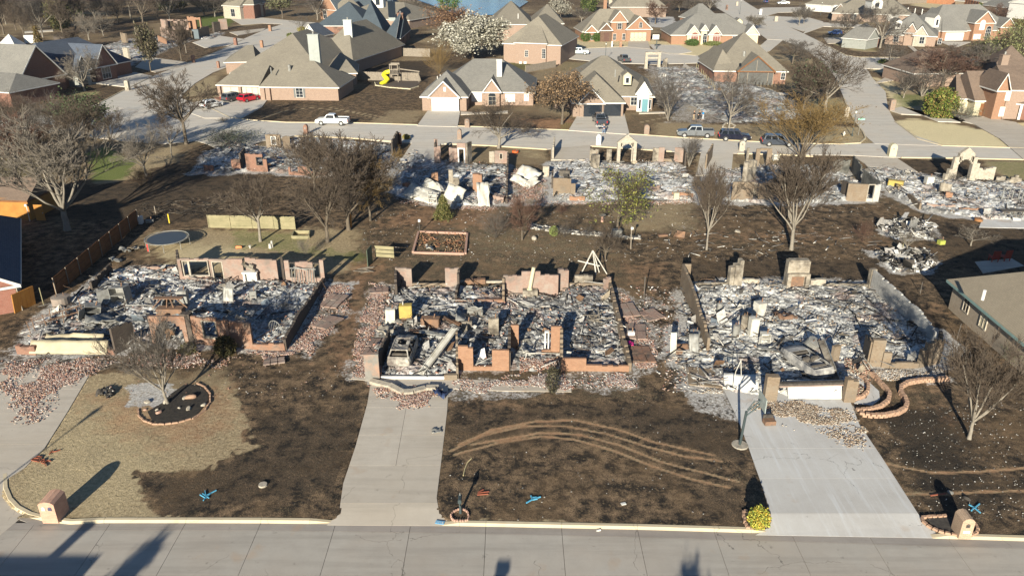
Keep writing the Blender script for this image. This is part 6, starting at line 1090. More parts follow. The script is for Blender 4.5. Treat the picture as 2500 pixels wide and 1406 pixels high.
def back_ruins():
 root, q=ruin('ruined brick house mostly behind the tall bare trees, left of the second row', A4, .26, .5, 400, .6, .95, .4, nshard=3, nbrick=1);W=WR(root)
 W(568, 417, 590, 418, [(0, 1, 0, 1.7, .1)], brick_red, name='rear_wall');W(604, 418, 655, 420, [(0, .5, 0, 2.5, .1), (.5, .82, 0, .9, 0), (.5, .82, 2.1, 2.5, .1), (.82, 1, 0, (1.9, 1.7), .1)], brick_red, name='rear_wall', seed=1);opening(root, P(604, 418), P(655, 420), .5, .82, .9, 2.1, char_wood);W(590, 416, 602, 398, [(0, 1, 0, 2.4, .2)], brick_char_shade, name='side_wall')
 W(652, 362, 688, 364, [(0, .35, 0, 2.2, .05), (.35, .7, 0, .6, 0), (.35, .7, 1.9, 2.2, .05), (.7, 1, 0, 2.2, .1)], brick_tan, name='front_wall');opening(root, P(652, 362), P(688, 364), .35, .7, .6, 1.9, white_paint);W(693, 368, 710, 366, [(0, 1, 0, 2.2, .1)], brick_tan, name='front_wall', seed=2)
 W(706, 427, 800, 430, [(0, .05, 0, 1.1, 0), (.05, .25, 0, .5, .1), (.25, .5, 0, 1.3, .2), (.5, 1, 0, .6, .15)], brick_red, name='rear_wall', seed=3);W(500, 420, 523, 421, [(0, 1, 0, 1.0, .1)], brick_red, name='side_stub');W(958, 380, 972, 352, [(0, 1, 0, 2.2, .6)], brick_char_shade, name='side_wall');W(972, 352, 980, 354, [(0, 1, 0, 2.2, .6)], brick_red, name='side_wall')
 root, q=ruin('ruined house with white gabled door frame and small arched window, centre of the second row', A5, .24, .5, 500, .7, .95, .36, nshard=3, nbrick=1);W=WR(root)
 W(1061, 402, 1077, 402, [(0, 1, 0, 2.7, .2)], brick_pink, name='front_wall', t=.4);W(1098, 400, 1117, 401, [(0, 1, 0, 2.4, .1)], brick_pink, name='front_wall', seed=1, t=.4);W(1117, 401, 1138, 402, [(0, .15, 0, 3.1, 0), (.15, .85, 2.4, 3.1, .1), (.85, 1, 0, 3.1, 0)], brick_pink, name='entry_wall', seed=2);opening(root, P(1117, 401), P(1138, 402), .08, .92, 0, 2.4, white_paint, bar=.18)
 W(1140, 402, 1151, 396, [(0, 1, 0, 3.1, .3)], stone_burnt, name='entry_side_wall');W(1063, 390, 1066, 380, [(0, 1, 0, 2.4, .2)], brick_char_shade, name='garage_wall');W(1061, 375, 1069, 375, [(0, 1, 0, 2.2, .2)], brick_pink, name='garage_pier')
 W(1195, 397, 1208, 398, [(0, 1, 0, 1.7, .2)], stone_burnt, name='front_wall');W(1208, 399, 1240, 399, [(0, .35, 0, 1.85, .05), (.35, .6, 0, .6, 0), (.35, .6, 1.5, 1.85, 0), (.6, 1, 0, 1.85, .1)], brick_pink, name='front_wall', seed=3);opening(root, P(1208, 399), P(1240, 399), .35, .6, .6, 1.5, stone_pale)
 W(1240, 400, 1237, 498, [(0, .4, 0, (1.8, 1.5), .3), (.4, 1, 0, .9, .3)], brick_char_shade, name='side_wall', seed=4, t=.2);W(1055, 464, 1071, 464, [(0, 1, 0, 2.3, .1)], brick_orange, name='inner_pier', t=.5);W(1097, 468, 1107, 468, [(0, 1, 0, 2.9, .2)], stone_burnt, name='inner_pier', t=.4);W(1107, 470, 1122, 470, [(0, 1, 0, 2.0, .4)], stone_burnt, name='fireplace_wall', seed=5);W(1156, 472, 1178, 473, [(0, 1, 0, 2.6, .1)], brick_orange, name='chimney_wall', t=.7)
 W(984, 462, 1003, 466, [(0, 1, 0, 1.0, .2)], brick_red, name='rear_wall');W(1205, 490, 1232, 492, [(0, 1, 0, 1.1, .5)], brick_pink, name='rear_heap', t=1.0);W(970, 352, 981, 352, [(0, 1, 0, .3, 0)], brick_pink, name='stub');wg=P(975, 375)
 for i, (px, py, L, Wd, rz, pt, rl, lb)in enumerate([(1030, 490, 4.6, 2.2, -.55, .1, .5, 'large crumpled white roofing sheet left of the green conifer'), (1058, 478, 2.6, 1.6, -.2, .3, .8, 'draped white metal sheet behind the crumpled roofing sheet'), (1085, 482, 1.8, 2.2, .8, .6, .4, 'bulging white sheet behind the green conifer'), (1110, 497, 2.2, 2.0, -.3, .3, .9, 'torn silver sheet right of the green conifer'), (1128, 485, 1.6, .8, -.7, .2, .2, 'small curved white strip beside the torn silver sheet'), (1180, 505, 1.5, 3.0, .25, .1, 1.0, 'tall pointed white metal panel standing at the rear of the second row centre ruin'), (1192, 478, 1.0, 1.2, .5, .8, .4, 'dark cupped sheet leaning on the pointed white panel'), (1290, 440, 3.0, 2.0, -.5, .3, .5, 'white sheet metal pile between the centre ruins of the second row'), (1270, 455, 3.0, 1.0, -.7, .2, .6, 'twisted grey metal strips under the white sheet pile'), (1300, 458, 1.0, 2.2, -.6, .8, .3, 'curved silver panel at the right end of the white sheet pile')]):
  x, y=P(px, py);sheet(lb, (x, y, .15), L, Wd, rz, pt, metal_white, .35, 60+i, roll=rl)
 x, y=P(1057, 500);m=thing('shelf_rack', 'white shelf rack frame leaning at the crumpled roofing sheet', 'rack', (x, y, 0), -.1);k=MB()
 for z in(.3, .8, 1.3):k.box((0, 0, z), (1.0, .4, .08))
 for a in(-.5, .5):k.box((a, 0, .8), (.06, .4, 1.6))
 k.build('frame', metal_white, m)
 x, y=P(1283, 365);tank('small orange burnt barrow under the bare tree by the back street', 1258, 374, .5, .3, mplain('orange_paint', (.62, .12, .03), .7), 'barrow', 'barrow')
 root, q=ruin('ruined house with tall pointed stone entry facing the back street, second row right of centre', A6, .24, .4, 600, .7, 1.05, .15, nshard=2.5, nbrick=1.5, brk=TANB);W=WR(root)
 W(1350, 390, 1353, 364, [(0, 1, 0, 2.0, .2)], stone_pale, name='garage_pier');W(1440, 398, 1460, 402, [(0, 1, 0, 2.2, .5)], stone_burnt, name='front_wall');W(1480, 398, 1492, 398, [(0, 1, 0, 2.0, .1)], stone_burnt, name='front_wall', seed=2)
 x, y=P(1528, 400);m=MB()
 for sx in(-1, 1):m.box((x+sx*1.15, y, 1.55), (.45, .6, 3.1));m.box((x+sx*1.0, y+.9, 1.4), (.35, .3, 2.8))
 for i in range(8):
  a0=math.pi*i/8;a1=math.pi*(i+1)/8;m.box((x-.9*(math.cos(a0)+math.cos(a1))/2, y, (2.3+.7*min(math.sin(a0), math.sin(a1))+3.3)/2), (.24+.1*abs(math.sin(a0)), .5, 3.3-2.3-.7*min(math.sin(a0), math.sin(a1))))
 m.add([(x-1.5, y-.3, 3.1), (x+1.5, y-.3, 3.1), (x, y-.3, 4.3), (x-1.5, y+.3, 3.1), (x+1.5, y+.3, 3.1), (x, y+.3, 4.3)], [(0, 1, 2), (5, 4, 3), (0, 3, 4, 1), (1, 4, 5, 2), (2, 5, 3, 0)]);m.build('stone_entry', stone_pale, root)
 W(1592, 396, 1606, 396, [(0, 1, 0, 2.1, .1)], stone_burnt, name='front_wall', seed=3);W(1606, 395, 1620, 395, [(0, 1, 0, 2.1, 0)], brick_pink, name='front_wall');W(1620, 394, 1645, 395, [(0, 1, .0, .4, 0)], brick_tan, name='front_wall');W(1645, 395, 1668, 396, [(0, 1, 0, 2.1, 0)], brick_pink, name='front_wall', seed=4);W(1668, 396, 1672, 408, [(0, 1, 0, 2.1, .3)], brick_char_shade, name='side_wall')
 W(1350, 478, 1393, 478, [(0, 1, 0, 2.3, .05)], brick_tan, name='rear_wall', seed=5);W(1393, 480, 1404, 480, [(0, 1, 0, 1.7, .05)], brick_tan, name='rear_wall', seed=6);W(1390, 489, 1428, 490, [(0, 1, 0, .55, .1)], brick_orange, name='rear_wall', seed=7);W(1640, 480, 1692, 482, [(0, 1, 0, .6, .1)], brick_orange, name='rear_wall', seed=8);W(1582, 470, 1610, 468, [(0, 1, 0, .8, .3)], brick_pink, name='inner_wall')
 W(1325, 430, 1340, 430, [(0, 1, 0, 1.4, .1)], stone_pale, name='side_pier', t=.7);W(1348, 460, 1349, 440, [(0, 1, 0, 1.6, .3)], brick_char_shade, name='side_wall');cabinet('blackened grill with curved lid in the second row ash', 1378, 432, 1.4, .8, .8, -.1, char_metal, 'burnt_grill', 'grill', open_=False);tank('small dark blue drum on the white ash of the second row', 1484, 423, .45, .6, mplain('dark_blue', (.05, .07, .10), .6), 'drum', 'drum');tank('grey drum left of the small dark blue drum', 1470, 424, .45, .7, metal_gray, 'drum', 'drum');cabinet('tall scorched metal panel beside the pointed stone entry', 1452, 412, 1.0, .8, 1.9, .3, stone_burnt, open_=False);cabinet('pale square post stub at the rear edge of the white ash', 1650, 488, .6, .6, .8, 0, cream_paint, open_=False)
 x, y=P(1590, 448);sheet('bent pale sheet with a folded peak on the white ash', (x, y, .2), 2.4, 1.6, -.2, .3, metal_white, .4, 81, fold=.1)
 root, q=ruin('ruined house with scorched tan rear walls behind the tallest bare tree, second row right', A7, .26, .45, 700, .6, .95, .4, nshard=3, nbrick=1.5, brk=TANB);W=WR(root)
 W(1784, 490, 1836, 490, [(0, 1, 0, 2.4, .05)], brick_tan, name='rear_wall');W(1836, 480, 1846, 482, [(0, 1, 0, 1.9, .2)], stone_burnt, name='rear_wall');W(1848, 491, 1888, 491, [(0, 1, 0, 2.3, .05)], brick_tan, name='rear_wall', seed=2);W(2064, 490, 2114, 492, [(0, 1, 0, 2.2, .0)], brick_tan, name='rear_wall', seed=3);W(2114, 492, 2128, 492, [(0, 1, 0, .4, .0)], plaster_gray, name='rear_wall');opening(root, P(2110, 492), P(2132, 492), .1, .9, 0, 2.2, stone_pale);W(2128, 492, 2143, 492, [(0, 1, 0, 2.2, .1)], plaster_gray, name='rear_wall', seed=4);W(2052, 478, 2066, 486, [(0, 1, 0, 2.1, .1)], brick_char_shade, name='rear_wall')
 W(2102, 455, 2143, 486, [(0, 1, 0, 2.2, .1)], plaster_char, name='side_wall', seed=5, t=.18);W(2078, 418, 2097, 444, [(0, 1, 0, 2.2, .1)], plaster_char, name='side_wall', seed=6, t=.18);W(2030, 425, 2070, 424, [(0, 1, 0, 2.0, .3)], plaster_char, name='front_wall', seed=7);W(1842, 406, 1880, 406, [(0, .25, 0, 2.6, .1), (.25, .7, 2.3, 2.6, .1), (.7, 1, 0, 2.6, .1)], brick_tan, name='front_wall', seed=8);W(1722, 414, 1737, 385, [(0, 1, 0, 2.2, .2)], brick_tan, name='garage_wall');W(1820, 395, 1826, 395, [(0, 1, 0, 2.1, .2)], stone_burnt, name='front_pier')
 W(1815, 450, 1838, 440, [(0, 1, 0, 3.0, 1.2)], stone_burnt, name='inner_chimney', t=.6);cabinet('white wire chair frame on the front wall of the second row right ruin', 1893, 393, .8, .5, .9, .2, metal_white, 'wire_armchair', 'chair')
 root, q=ruin('flattened ruined house with standing pale stone archway, right end of the second row', A8, .24, .45, 800, .8, 1.0, .3, nshard=4, nbrick=1, brk=TANB);W=WR(root)
 x, y=P(2345, 440);m=MB();m.box((x-1.25, y, 1.6), (.7, .6, 3.2), 0, 0, 0, 0, .9);m.box((x+1.2, y, 1.6), (.5, .7, 3.2))
 for i in range(8):
  a0=math.pi*i/8;a1=math.pi*(i+1)/8;zz=2.3+.65*min(math.sin(a0), math.sin(a1));m.box((x-.95*(math.cos(a0)+math.cos(a1))/2, y, (zz+3.3)/2), (.26+.1*abs(math.sin(a0)), .55, 3.3-zz))
 m.add([(x-1.0, y-.3, 3.3), (x+1.0, y-.3, 3.3), (x+1.0, y-.3, 3.7), (x, y-.3, 4.5), (x-1.0, y-.3, 3.7), (x-1.0, y+.3, 3.3), (x+1.0, y+.3, 3.3), (x+1.0, y+.3, 3.7), (x, y+.3, 4.5), (x-1.0, y+.3, 3.7)], [(0, 1, 2, 3, 4), (9, 8, 7, 6, 5), (0, 5, 6, 1), (1, 6, 7, 2), (2, 7, 8, 3), (3, 8, 9, 4), (4, 9, 5, 0)]);m.build('stone_archway', stone_pale, root)
 wall(root, (x+1.5, y), (x+4.2, y-.1), [(0, .35, 0, (2.6, 1.6), .3), (.35, 1, 0, (1.5, 1.9), .4)], stone_pale, name='front_wall', t=.5);wall(root, (x-1.6, y), (x-2.4, y-.1), [(0, 1, 0, (1.8, .8), .3)], stone_pale, name='front_wall', t=.5)
 W(2215, 485, 2245, 512, [(0, 1, 0, .8, .2)], brick_tan, name='side_wall');W(2180, 455, 2192, 470, [(0, 1, 0, .7, .2)], brick_tan, name='side_wall');W(2260, 508, 2330, 512, [(0, 1, 0, .6, .3)], brick_pink, name='rear_wall');W(2340, 515, 2400, 516, [(0, 1, 0, .4, .1)], brick_orange, name='rear_wall');W(2290, 475, 2318, 474, [(0, .4, 0, 1.6, .2), (.4, 1, 0, 1.4, .3)], stone_burnt, name='inner_wall');W(2305, 485, 2322, 486, [(0, 1, 0, .9, .1)], brick_orange, name='inner_wall', t=.5);W(2430, 445, 2452, 448, [(0, 1, 0, 1.0, .3)], stone_burnt, name='front_wall', t=.4);W(2455, 447, 2490, 448, [(0, 1, 0, 1.1, .5)], stone_burnt, name='front_wall', t=.4, seed=2)
 cabinet('white washing machine shell left of the stone archway', 2265, 455, .9, .8, 1.2, 0, metal_white, open_=False);cabinet('yellow green scorched freezer in the rubble left of the archway', 2185, 458, 1.8, .8, .8, -.5, yellow_metal, open_=False);m=thing('frame_cluster', 'open grey steel window frames standing at the far right of the stone archway ruin', 'window frames', (*P(2475, 495), 0));k=MB()
 for dx, dy in((0, 0), (1.0, -.4), (1.9, -.5), (-.9, .5)):
  for a in(-.4, .4):k.box((dx+a, dy, .9), (.08, .1, 1.8))
  k.box((dx, dy, 1.8), (.88, .1, .08));k.box((dx, dy, .5), (.72, .1, .06))
 k.build('frames', metal_gray, m)
 m=thing('long_table_frame', 'long burnt table frame at the bottom right of the archway ruin', 'table frame', (*P(2478, 528), 0));k=MB();k.box((0, 0, .7), (3.4, .9, .08))
 for a in(-1.6, -.5, .5, 1.6):k.box((a, -.4, .35), (.08, .08, .7))
 k.build('frame', char_metal, m);tank('round rusty orange fire bowl near the pale patio right of the second row', 2388, 541, .45, .3, mplain('rust_orange', (.28, .13, .05), .8), 'fire_bowl', 'fire bowl')
 for i, (sh, lb)in enumerate(((SH1, 'burnt shed reduced to white ash and bent sheets, upper of the two at the right'), (SH2, 'burnt shed reduced to white ash and bent sheets, lower of the two at the right'))):
  q=PL(sh);rt=thing('burned_shed', lb, 'ruined shed', (0, 0, 0), group='burnt sheds at the right');ash_bed('ash', q, .2, .45, 900+i, rt, 1.2, .38);zf=lambda X, Y, s=900+i:np.maximum(.12+ash_h(X, Y, s, .45), .03);scatter('debris', q, 260, (.15, .05, .01), (.9, .3, .05), GREYS+WHITE+CHAR, 905+i, rt, (0, .15), .5, zf=zf);crumples('sheet_scraps', q, 60, 910+i, rt, GREYS+CHAR+WHITE, (.5, 1.3));beams('charred_beams', q, 12, 915+i, rt)
 root, q=ruin('far burnt house with white stone fireplace frame by the cul-de-sac', A9, .5, .6, 950, .35, .85, .5, nshard=4, nbrick=1, brk=TANB);x, y=P(1592, 168);m=MB()
 for dx in(-1.6, 1.6):m.box((x+dx, y, 2.0), (.8, .8, 4.0), 0, 0, 0, 0, .7)
 m.box((x, y, 3.7), (3.9, .7, .6));m.box((x, y, 2.6), (2.6, .6, .35));m.build('stone_fireplace', stone_pale, root);wall(root, P(1618, 165), P(1628, 165), [(0, 1, 0, 2.5, .8)], stone_burnt, t=.6)
 root, q=ruin('far burnt brick house with tall arched brick walls near the left road', A10, .6, .7, 970, .4, .95, .5, nshard=3, nbrick=1);W=WR(root)
 W(300, 108, 312, 110, [(0, 1, 0, 3.4, .6)], brick_tan, name='front_wall', t=.5);W(345, 95, 352, 95, [(0, 1, 0, 3.2, .6)], stone_burnt, name='chimney_wall', t=.5);W(332, 90, 340, 90, [(0, .3, 0, 3, .4), (.7, 1, 0, 2.8, .4)], stone_burnt, name='rear_wall');W(398, 75, 410, 76, [(0, 1, 0, 4.0, .4)], brick_pink, name='rear_wall', t=.8);W(412, 74, 462, 74, [(0, .12, 0, 3.6, .2), (.12, .3, 0, 1.2, 0), (.3, .5, 0, 3.6, .2), (.5, .62, 0, 1.2, 0), (.62, .8, 0, 3.6, .2), (.8, .9, 0, 1.2, 0), (.9, 1, 0, 3.6, .2), (.12, .9, 3.1, 3.6, .2)], brick_pink, name='rear_wall', seed=2)
 W(462, 72, 478, 72, [(0, 1, 0, 4.4, .3)], brick_orange, name='rear_wall', t=1);W(478, 73, 494, 73, [(0, .25, 0, 4.2, .1), (.25, .8, 3.4, 4.2, .2), (.8, 1, 0, 4.2, .1)], brick_orange, name='arch_wall', t=1);W(470, 98, 512, 90, [(0, .3, 0, 2.6, .1), (.3, .55, 0, 3.0, .1), (.55, 1, 0, 3.4, .1)], brick_tan, name='garage_wall', seed=4);W(395, 90, 440, 104, [(0, 1, 0, (3.2, 2.6), .3)], brick_pink, name='side_wall');W(388, 105, 408, 112, [(0, 1, 0, 2.2, .5)], brick_orange, name='side_wall', seed=7);W(522, 80, 538, 78, [(0, 1, 0, 3.4, .1)], brick_char_shade, name='garage_wall', t=.8);W(536, 73, 556, 72, [(0, 1, 0, 3.6, .1)], brick_pink, name='garage_wall', t=.6, seed=9);W(306, 148, 318, 150, [(0, 1, 0, 3.4, .3)], stone_pale, name='pier', t=.5);W(232, 125, 262, 128, [(0, 1, 0, 1.4, .6)], brick_char_shade, name='side_wall')
 W(140, 120, 176, 122, [(0, 1, 0, 3.6, .1)], brick_char_shade, name='side_wall', t=1.0);W(192, 118, 235, 128, [(0, .3, 0, 2.6, 1), (.3, 1, 0, 1.6, .6)], brick_tan, name='front_wall', seed=3)
 cabinet('dark blue-grey steel door standing at the far burnt brick house', 480, 97, 2.0, .4, 3.0, .0, mplain('slate_metal', (.10, .13, .15), .6), 'steel_door', 'door', open_=False)
plaster_char=mnoise('plaster_char', (.10, .10, .09), (.20, .19, .17), 2.5, .9, .6, .03, c3=(.05, .05, .045), s3=.7)
# ------------------------------------------------------------------ intact houses
def E2(px, py, z):return P(px, py, z)
def houses():
 gd=mplain('garage_taupe', (.50, .46, .38), .6);shut=mplain('shutter_gray', (.13, .14, .14), .6)
 h=house('brick_house', 'large brick house with grey chimney and two garages, three cars parked outside')
 w=Wing(h, E2(632, 212, 2.7), E2(828, 214, 2.7), 13, 2.7, 6.9, 'x', (3, 6.5), brick_house, shingle_tan)
 w.win('F', 7.6, .55, 1.5, 1.9, mull=(1, 2), shutters=shut);w.post('F', 1.3, .9);w.post('F', .2, .9)
 g=Wing(h, E2(526, 207, 2.7), E2(633, 210, 2.7), 12, 2.69, 5.9, 'x', (3.2, 0.1), brick_house, shingle_tan)
 g.garage('F', 2.6, 3.4, 2.2, gd, 4, 2, True);g.garage('F', 7.2, 5.0, 2.2, gd, 4, 4, True);g.post('F', .25, .6);g.post('F', 4.75, .6)
 Wing(h, E2(560, 178, 2.9), E2(790, 182, 2.9), 34, 2.85, 10.0, 'y', (12, 12), brick_house, shingle_tan);Wing(h, E2(790, 180, 2.7), E2(873, 178, 2.7), 14, 2.65, 6.2, 'x', (4, 4), brick_house, shingle_tan)
 Wing(h, E2(545, 152, 2.8), E2(625, 150, 2.8), 13, 2.75, 5.8, 'x', (5, 1), brick_house, shingle_tan)
 chimney(h, 767, 108, 4, 11.5, 2.2, 1.3, mplain('chimney_gray', (.32, .34, .32), .7), flue=True, xy=P(771, 152, 6.0));vent(h, 707, 170, 5.5, .9, .3);vent(h, 662, 175, 5.5, .8, .12)
 h=house('brick_house', 'tan hip-roofed house with pale chimney directly behind the big two-garage house')
 Wing(h, E2(756, 146, 3), E2(862, 150, 3), 34, 3, 10.5, 'y', (11, 12), brick_house, shingle_tan);Wing(h, E2(800, 138, 2.9), E2(872, 132, 2.9), 12, 2.9, 6.5, 'x', (4, 4), brick_house, shingle_tan)
 Wing(h, E2(872, 118, 2.9), E2(912, 119, 2.9), 12, 2.9, 7.5, 'y', (5, 4), brick_house, shingle_tan);chimney(h, 848, 78, 4, 11.5, 2.0, 1.3, mplain('chimney_pale', (.50, .52, .50), .7), xy=P(853, 107, 6.0));Wing(h, E2(736, 88, 3), E2(775, 90, 3), 9, 3, 6.5, 'y', (0, 4), white_paint, shingle_slate, gable_wall=white_paint)
 h=house('brick_house', 'grey hip-roofed brick house with red chimney right of the pale chimney house')
 Wing(h, E2(860, 100, 3), E2(945, 99, 3), 36, 3, 12.5, 'y', (15, 14), brick_red, shingle_dark);v=Wing(h, E2(930, 97, 3), E2(966, 97, 3), 30, 2.9, 9.5, 'x', (9, .1), brick_red, shingle_dark);Wing(h, E2(960, 93, 3), E2(978, 93, 3), 26, 2.85, 8.5, 'x', (.1, .1), brick_red, shingle_dark);Wing(h, E2(770, 62, 3), E2(900, 62, 3), 30, 2.8, 9.5, 'x', None and()or(10, 10), brick_red, shingle_dark)
 chimney(h, 978, 55, 0, 9.0, 1.8, 1.6, brick_red, xy=P(981, 108, 0))
 h=house('brick_house', 'tan-roofed house with grey chimney behind the grey hip-roofed house')
 Wing(h, E2(820, 42, 3), E2(1000, 50, 3), 26, 3, 8.0, 'x', (10, 10), brick_house, shingle_tan);Wing(h, E2(860, 40, 3), E2(900, 38, 3), 24, 3, 10.0, 'x', (6, 6), brick_house, shingle_tan);chimney(h, 957, 30, 3, 9.5, 2.4, 1.5, mplain('chimney_gray2', (.30, .33, .32), .7), xy=P(958, 52, 3))
 h=house('brick_house', 'large slate-roofed house with white dormer beside the lake')
 w=Wing(h, E2(825, 28, 3.5), E2(985, 26, 3.5), 36, 3.5, 16, 'x', (14, 18), brick_red, shingle_dark);Wing(h, E2(905, 29, 3.5), E2(945, 29, 3.5), 12, 3.5, 9.5, 'y', (0, 4), brick_orange, shingle_dark);w=Wing(h, E2(778, 22, 4), E2(822, 26, 4), 14, 4, 10, 'y', (0, 5), brick_orange, shingle_dark);w.win('F', 3.0, .3, 2.6, 3.2, mull=(1, 1));dormer(h, 923, 20, 8.5, 3.6, 4.0, 6, white_paint, shingle_dark)
 h=house('brick_house', 'brick ranch house with white double garage door and grey-brown roof, centre beyond the back street')
 g=Wing(h, E2(1024, 236, 2.7), E2(1143, 237, 2.7), 11, 2.7, 6.6, 'y', (5.2, 4), brick_house, shingle_gray);f=g.sub(1044, 1124, .7, 6, 2.72, 5.7, (0, 0))
 f.garage('F', 2.9, 5.0, 2.3, white_paint, 4);f.win('F', 2.9, 3.7, .45, .8, pane=white_paint)
 m=Wing(h, E2(1060, 223, 2.7), E2(1307, 225, 2.7), 17, 2.65, 7.7, 'x', (7, 7), brick_house, shingle_gray);e=m.sub(1178, 1225, 1.0, 6, 2.8, 5.3, (0, 0));e.win('F', 1.5, .2, 1.5, 1.7, stone_pale, arch=True)
 m.win('F', m.at(1158), .7, 2.0, 1.6, pane=white_paint, mull=(2, 0));m.win('F', m.at(1240), .7, 1.9, 1.5, pane=white_paint, mull=(2, 0));m.win('F', m.at(1280), .9, .9, 1.5, pane=white_paint);chimney(h, 1218, 150, 5, 8.1, 1.0, .8, white_paint, flue=False, xy=P(1219, 150, 7.9))
 for a, b in((1083, 185), (1075, 189), (1068, 193)):vent(h, a, b, 5, .5, .08, white_paint)
 h=house('brick_house', 'pale brick house with open garage and teal front door, right of the oak')
 w=Wing(h, E2(1350, 232, 2.7), E2(1600, 236, 2.7), 21, 2.7, 8.6, 'x', (9, 9), brick_pink2, shingle_tan);c=Wing(h, E2(1395, 251, 2.6), E2(1528, 251, 2.6), 12, 2.6, 6.8, 'y', (5.5, 2), None or brick_pink2, shingle_tan, oh=.35)
 g=c.sub(1410, 1478, .6, 6, 2.6, 5.2, (0, 0));g.garage('F', 2.4, 3.2, 2.2, pane_dark, 1)  # dark panel instead of a door: painted shade inside the open bay
 cm=c.garage('F', 7.2, 3.0, 2.2, pane_dark, 1);en=w.sub(1550, 1590, 1.2, 6, 3.3, 5.6, (0, 0), wall=white_paint);en.door('F', 1.5, 1.1, 2.3, mplain('teal', (.10, .24, .28), .5));en.win('F', .55, .5, .5, 1.8, mull=(0, 0));en.win('F', 2.4, .5, .5, 1.8, mull=(0, 0))  # second bay: dark panel paints the shaded interior too
 w.win('F', 14.9, .9, 1.3, 1.6);dormer(h, 1531, 208, 4.6, 1.5, 1.7, 3, cream_paint, shingle_tan);vent(h, 1502, 182, 7, .9, .12)
 h=house('brick_house', 'tall pink brick house with steep tan roof beyond the ranch')
 w=Wing(h, E2(1225, 103, 5.2), E2(1372, 112, 4.8), 22, 4.9, 11.2, 'y', (7, 7), brick_house, shingle_tan);w2=w.sub(1256, 1338, .9, 10, 5.3, 9.0, (3, 3), 'x');w2 .win('F', 3.0, 1.7, .9, 1.7, mull=(1, 2));w2 .win('F', 7.6, 1.5, 1.0, 2.4, mull=(1, 3));Wing(h, E2(1195, 60, 5), E2(1300, 60, 5), 30, 5, 11, 'x', (10, 10), brick_house, shingle_tan);Wing(h, E2(1300, 58, 5), E2(1378, 58, 5), 24, 5, 10, 'x', (5, 5), brick_house, shingle_tan);vent(h, 1303, 56, 8, 1.0, .35, char_metal);vent(h, 1265, 42, 9, .9, .12, white_paint)
 h=house('brick_house', 'two-storey orange brick house with dark timber porch and cross-braced garage door')
 m=Wing(h, E2(1420, 78, 3), E2(1590, 76, 3), 14, 3, 9.2, 'x', (7, 6), brick_orange, shingle_tan);u=m.sub(1488, 1531, .8, 9, 5.9, 9.2, (0, 3));u.win('F', 2.7, 3.6, 1.3, 1.9, mull=(1, 1), shutters=mplain('shutter_brown', (.16, .12, .09), .7));u.win('F', 1.2, .3, 1.0, 2.0);u.win('F', 4.2, .3, 1.0, 2.0)
 g=m.sub(1524, 1590, 1.6, 10, 3.7, 7.6, (0, 3));g.garage('F', 3.9, 5.1, 2.6, cream_paint, 1, 4, True);g.win('F', 4.5, 4.0, 1.1, 1.2, arch=True);p=m.sub(1461, 1494, 1.6, 5, 3.5, 5.7, (0, 0), wall=wood_dark);p.door('F', 2.0, 1.6, 2.7, mplain('door_brown', (.10, .05, .035), .6));l=m.sub(1426, 1460, .8, 5, 2.9, 5.0)
 l.win('F', 2.1, .4, 1.0, 1.5)
 h=house('brick_house', 'cream stucco house with twin arched window gables, right of the orange brick house')
 m=Wing(h, E2(1637, 86, 2.8), E2(1856, 86, 2.8), 18, 2.8, 8.3, 'x', (9, 9), brick_orange, shingle_gray)
 for(a, b, t)in((1674, 1709, .5), (1727, 1761, .5)):g=m.sub(a, b, 1.0, 7, 3.0, 5.7, (0, 2), wall=cream_paint);g.win('F', 2.3, .8, 2.3, 1.7, arch=True, mull=(2, 0), pane=mplain('pane_brown', (.22, .10, .08), .3));g.z=0
 g=m.sub(1708, 1728, .8, 6, 4.2, 5.9, wall=cream_paint);g.win('F', 1.2, .4, 1.3, 2.2, arch=True);g=m.sub(1815, 1853, 1.0, 6, 3, 5.8, wall=cream_paint);dormer(h, 1804, 66, 4.6, 2.0, 1.6, 4, cream_paint, shingle_gray);m.win('F', 19.5, .8, 1.4, 1.6)
 Wing(h, E2(1700, 48, 5), E2(1760, 46, 5), 12, 5, 9.5, 'x', (4, 4), brick_orange, shingle_gray)
 h=house('brick_house', 'red brick house with broad tan roof and dark screened porch gable, right of centre')
 m=Wing(h, E2(1741, 173, 2.8), E2(1926, 175, 2.8), 24, 2.8, 9.8, 'x', (9.5, 9.5), brick_red, shingle_tan);l=Wing(h, E2(1741, 172, 2.79), E2(1800, 172, 2.79), 16, 2.78, 6.8, 'y', (4, 4), brick_red, shingle_tan);s=m.sub(1797, 1890, 1.6, 8, 3.0, 6.3, (0, 0), wall=screen_m, fascia=wood_brown)
 b=MB();o, e, n, L=s.face('F')
 for t in(.0, 2.0, 6.4, 8.6):b.box(o+e*min(t, L)+n*.05+Vector((0, 0, 1.45)), (.14, .1, 2.9), math.atan2(e.y, e.x))
 b.box(o+e*L/2+n*.05+Vector((0, 0, 2.9)), (L, .1, .2), math.atan2(e.y, e.x));b.box(o+e*L/2+n*.05+Vector((0, 0, 4.1)), (.12, .1, 2.4), math.atan2(e.y, e.x));b.build('porch_frame', wood_gray, h)
 m.win('F', m.at(1910), .9, 1.0, 1.5, mull=(1, 1));[m.win('L', t, .7, .8, 1.7)for t in(12, 14.5, 17)];vent(h, 1817, 132, 8, .5, .25)
 h=house('brick_house', 'dark slate-roofed house with several steep gables at the left edge beyond the side street')
 O=Vector(P(40, 205, 3));u=Vector((.29, .957));v=Vector((-.957, .29));pt=lambda a, b=0:tuple(O+u*a+v*b)
 Wing(h, pt(0, -.5), pt(12.5, -.5), 34, 3.2, 9.8, 'y', (0, 6), brick_wine, shingle_gray, gable_wall=brick_wine).win('F', 5.5, .5, 3.0, 2.2, mull=(2, 1));Wing(h, pt(10, 1), pt(34, 1), 18, 3.1, 8.8, 'x', (6, 6), brick_wine, shingle_slate)
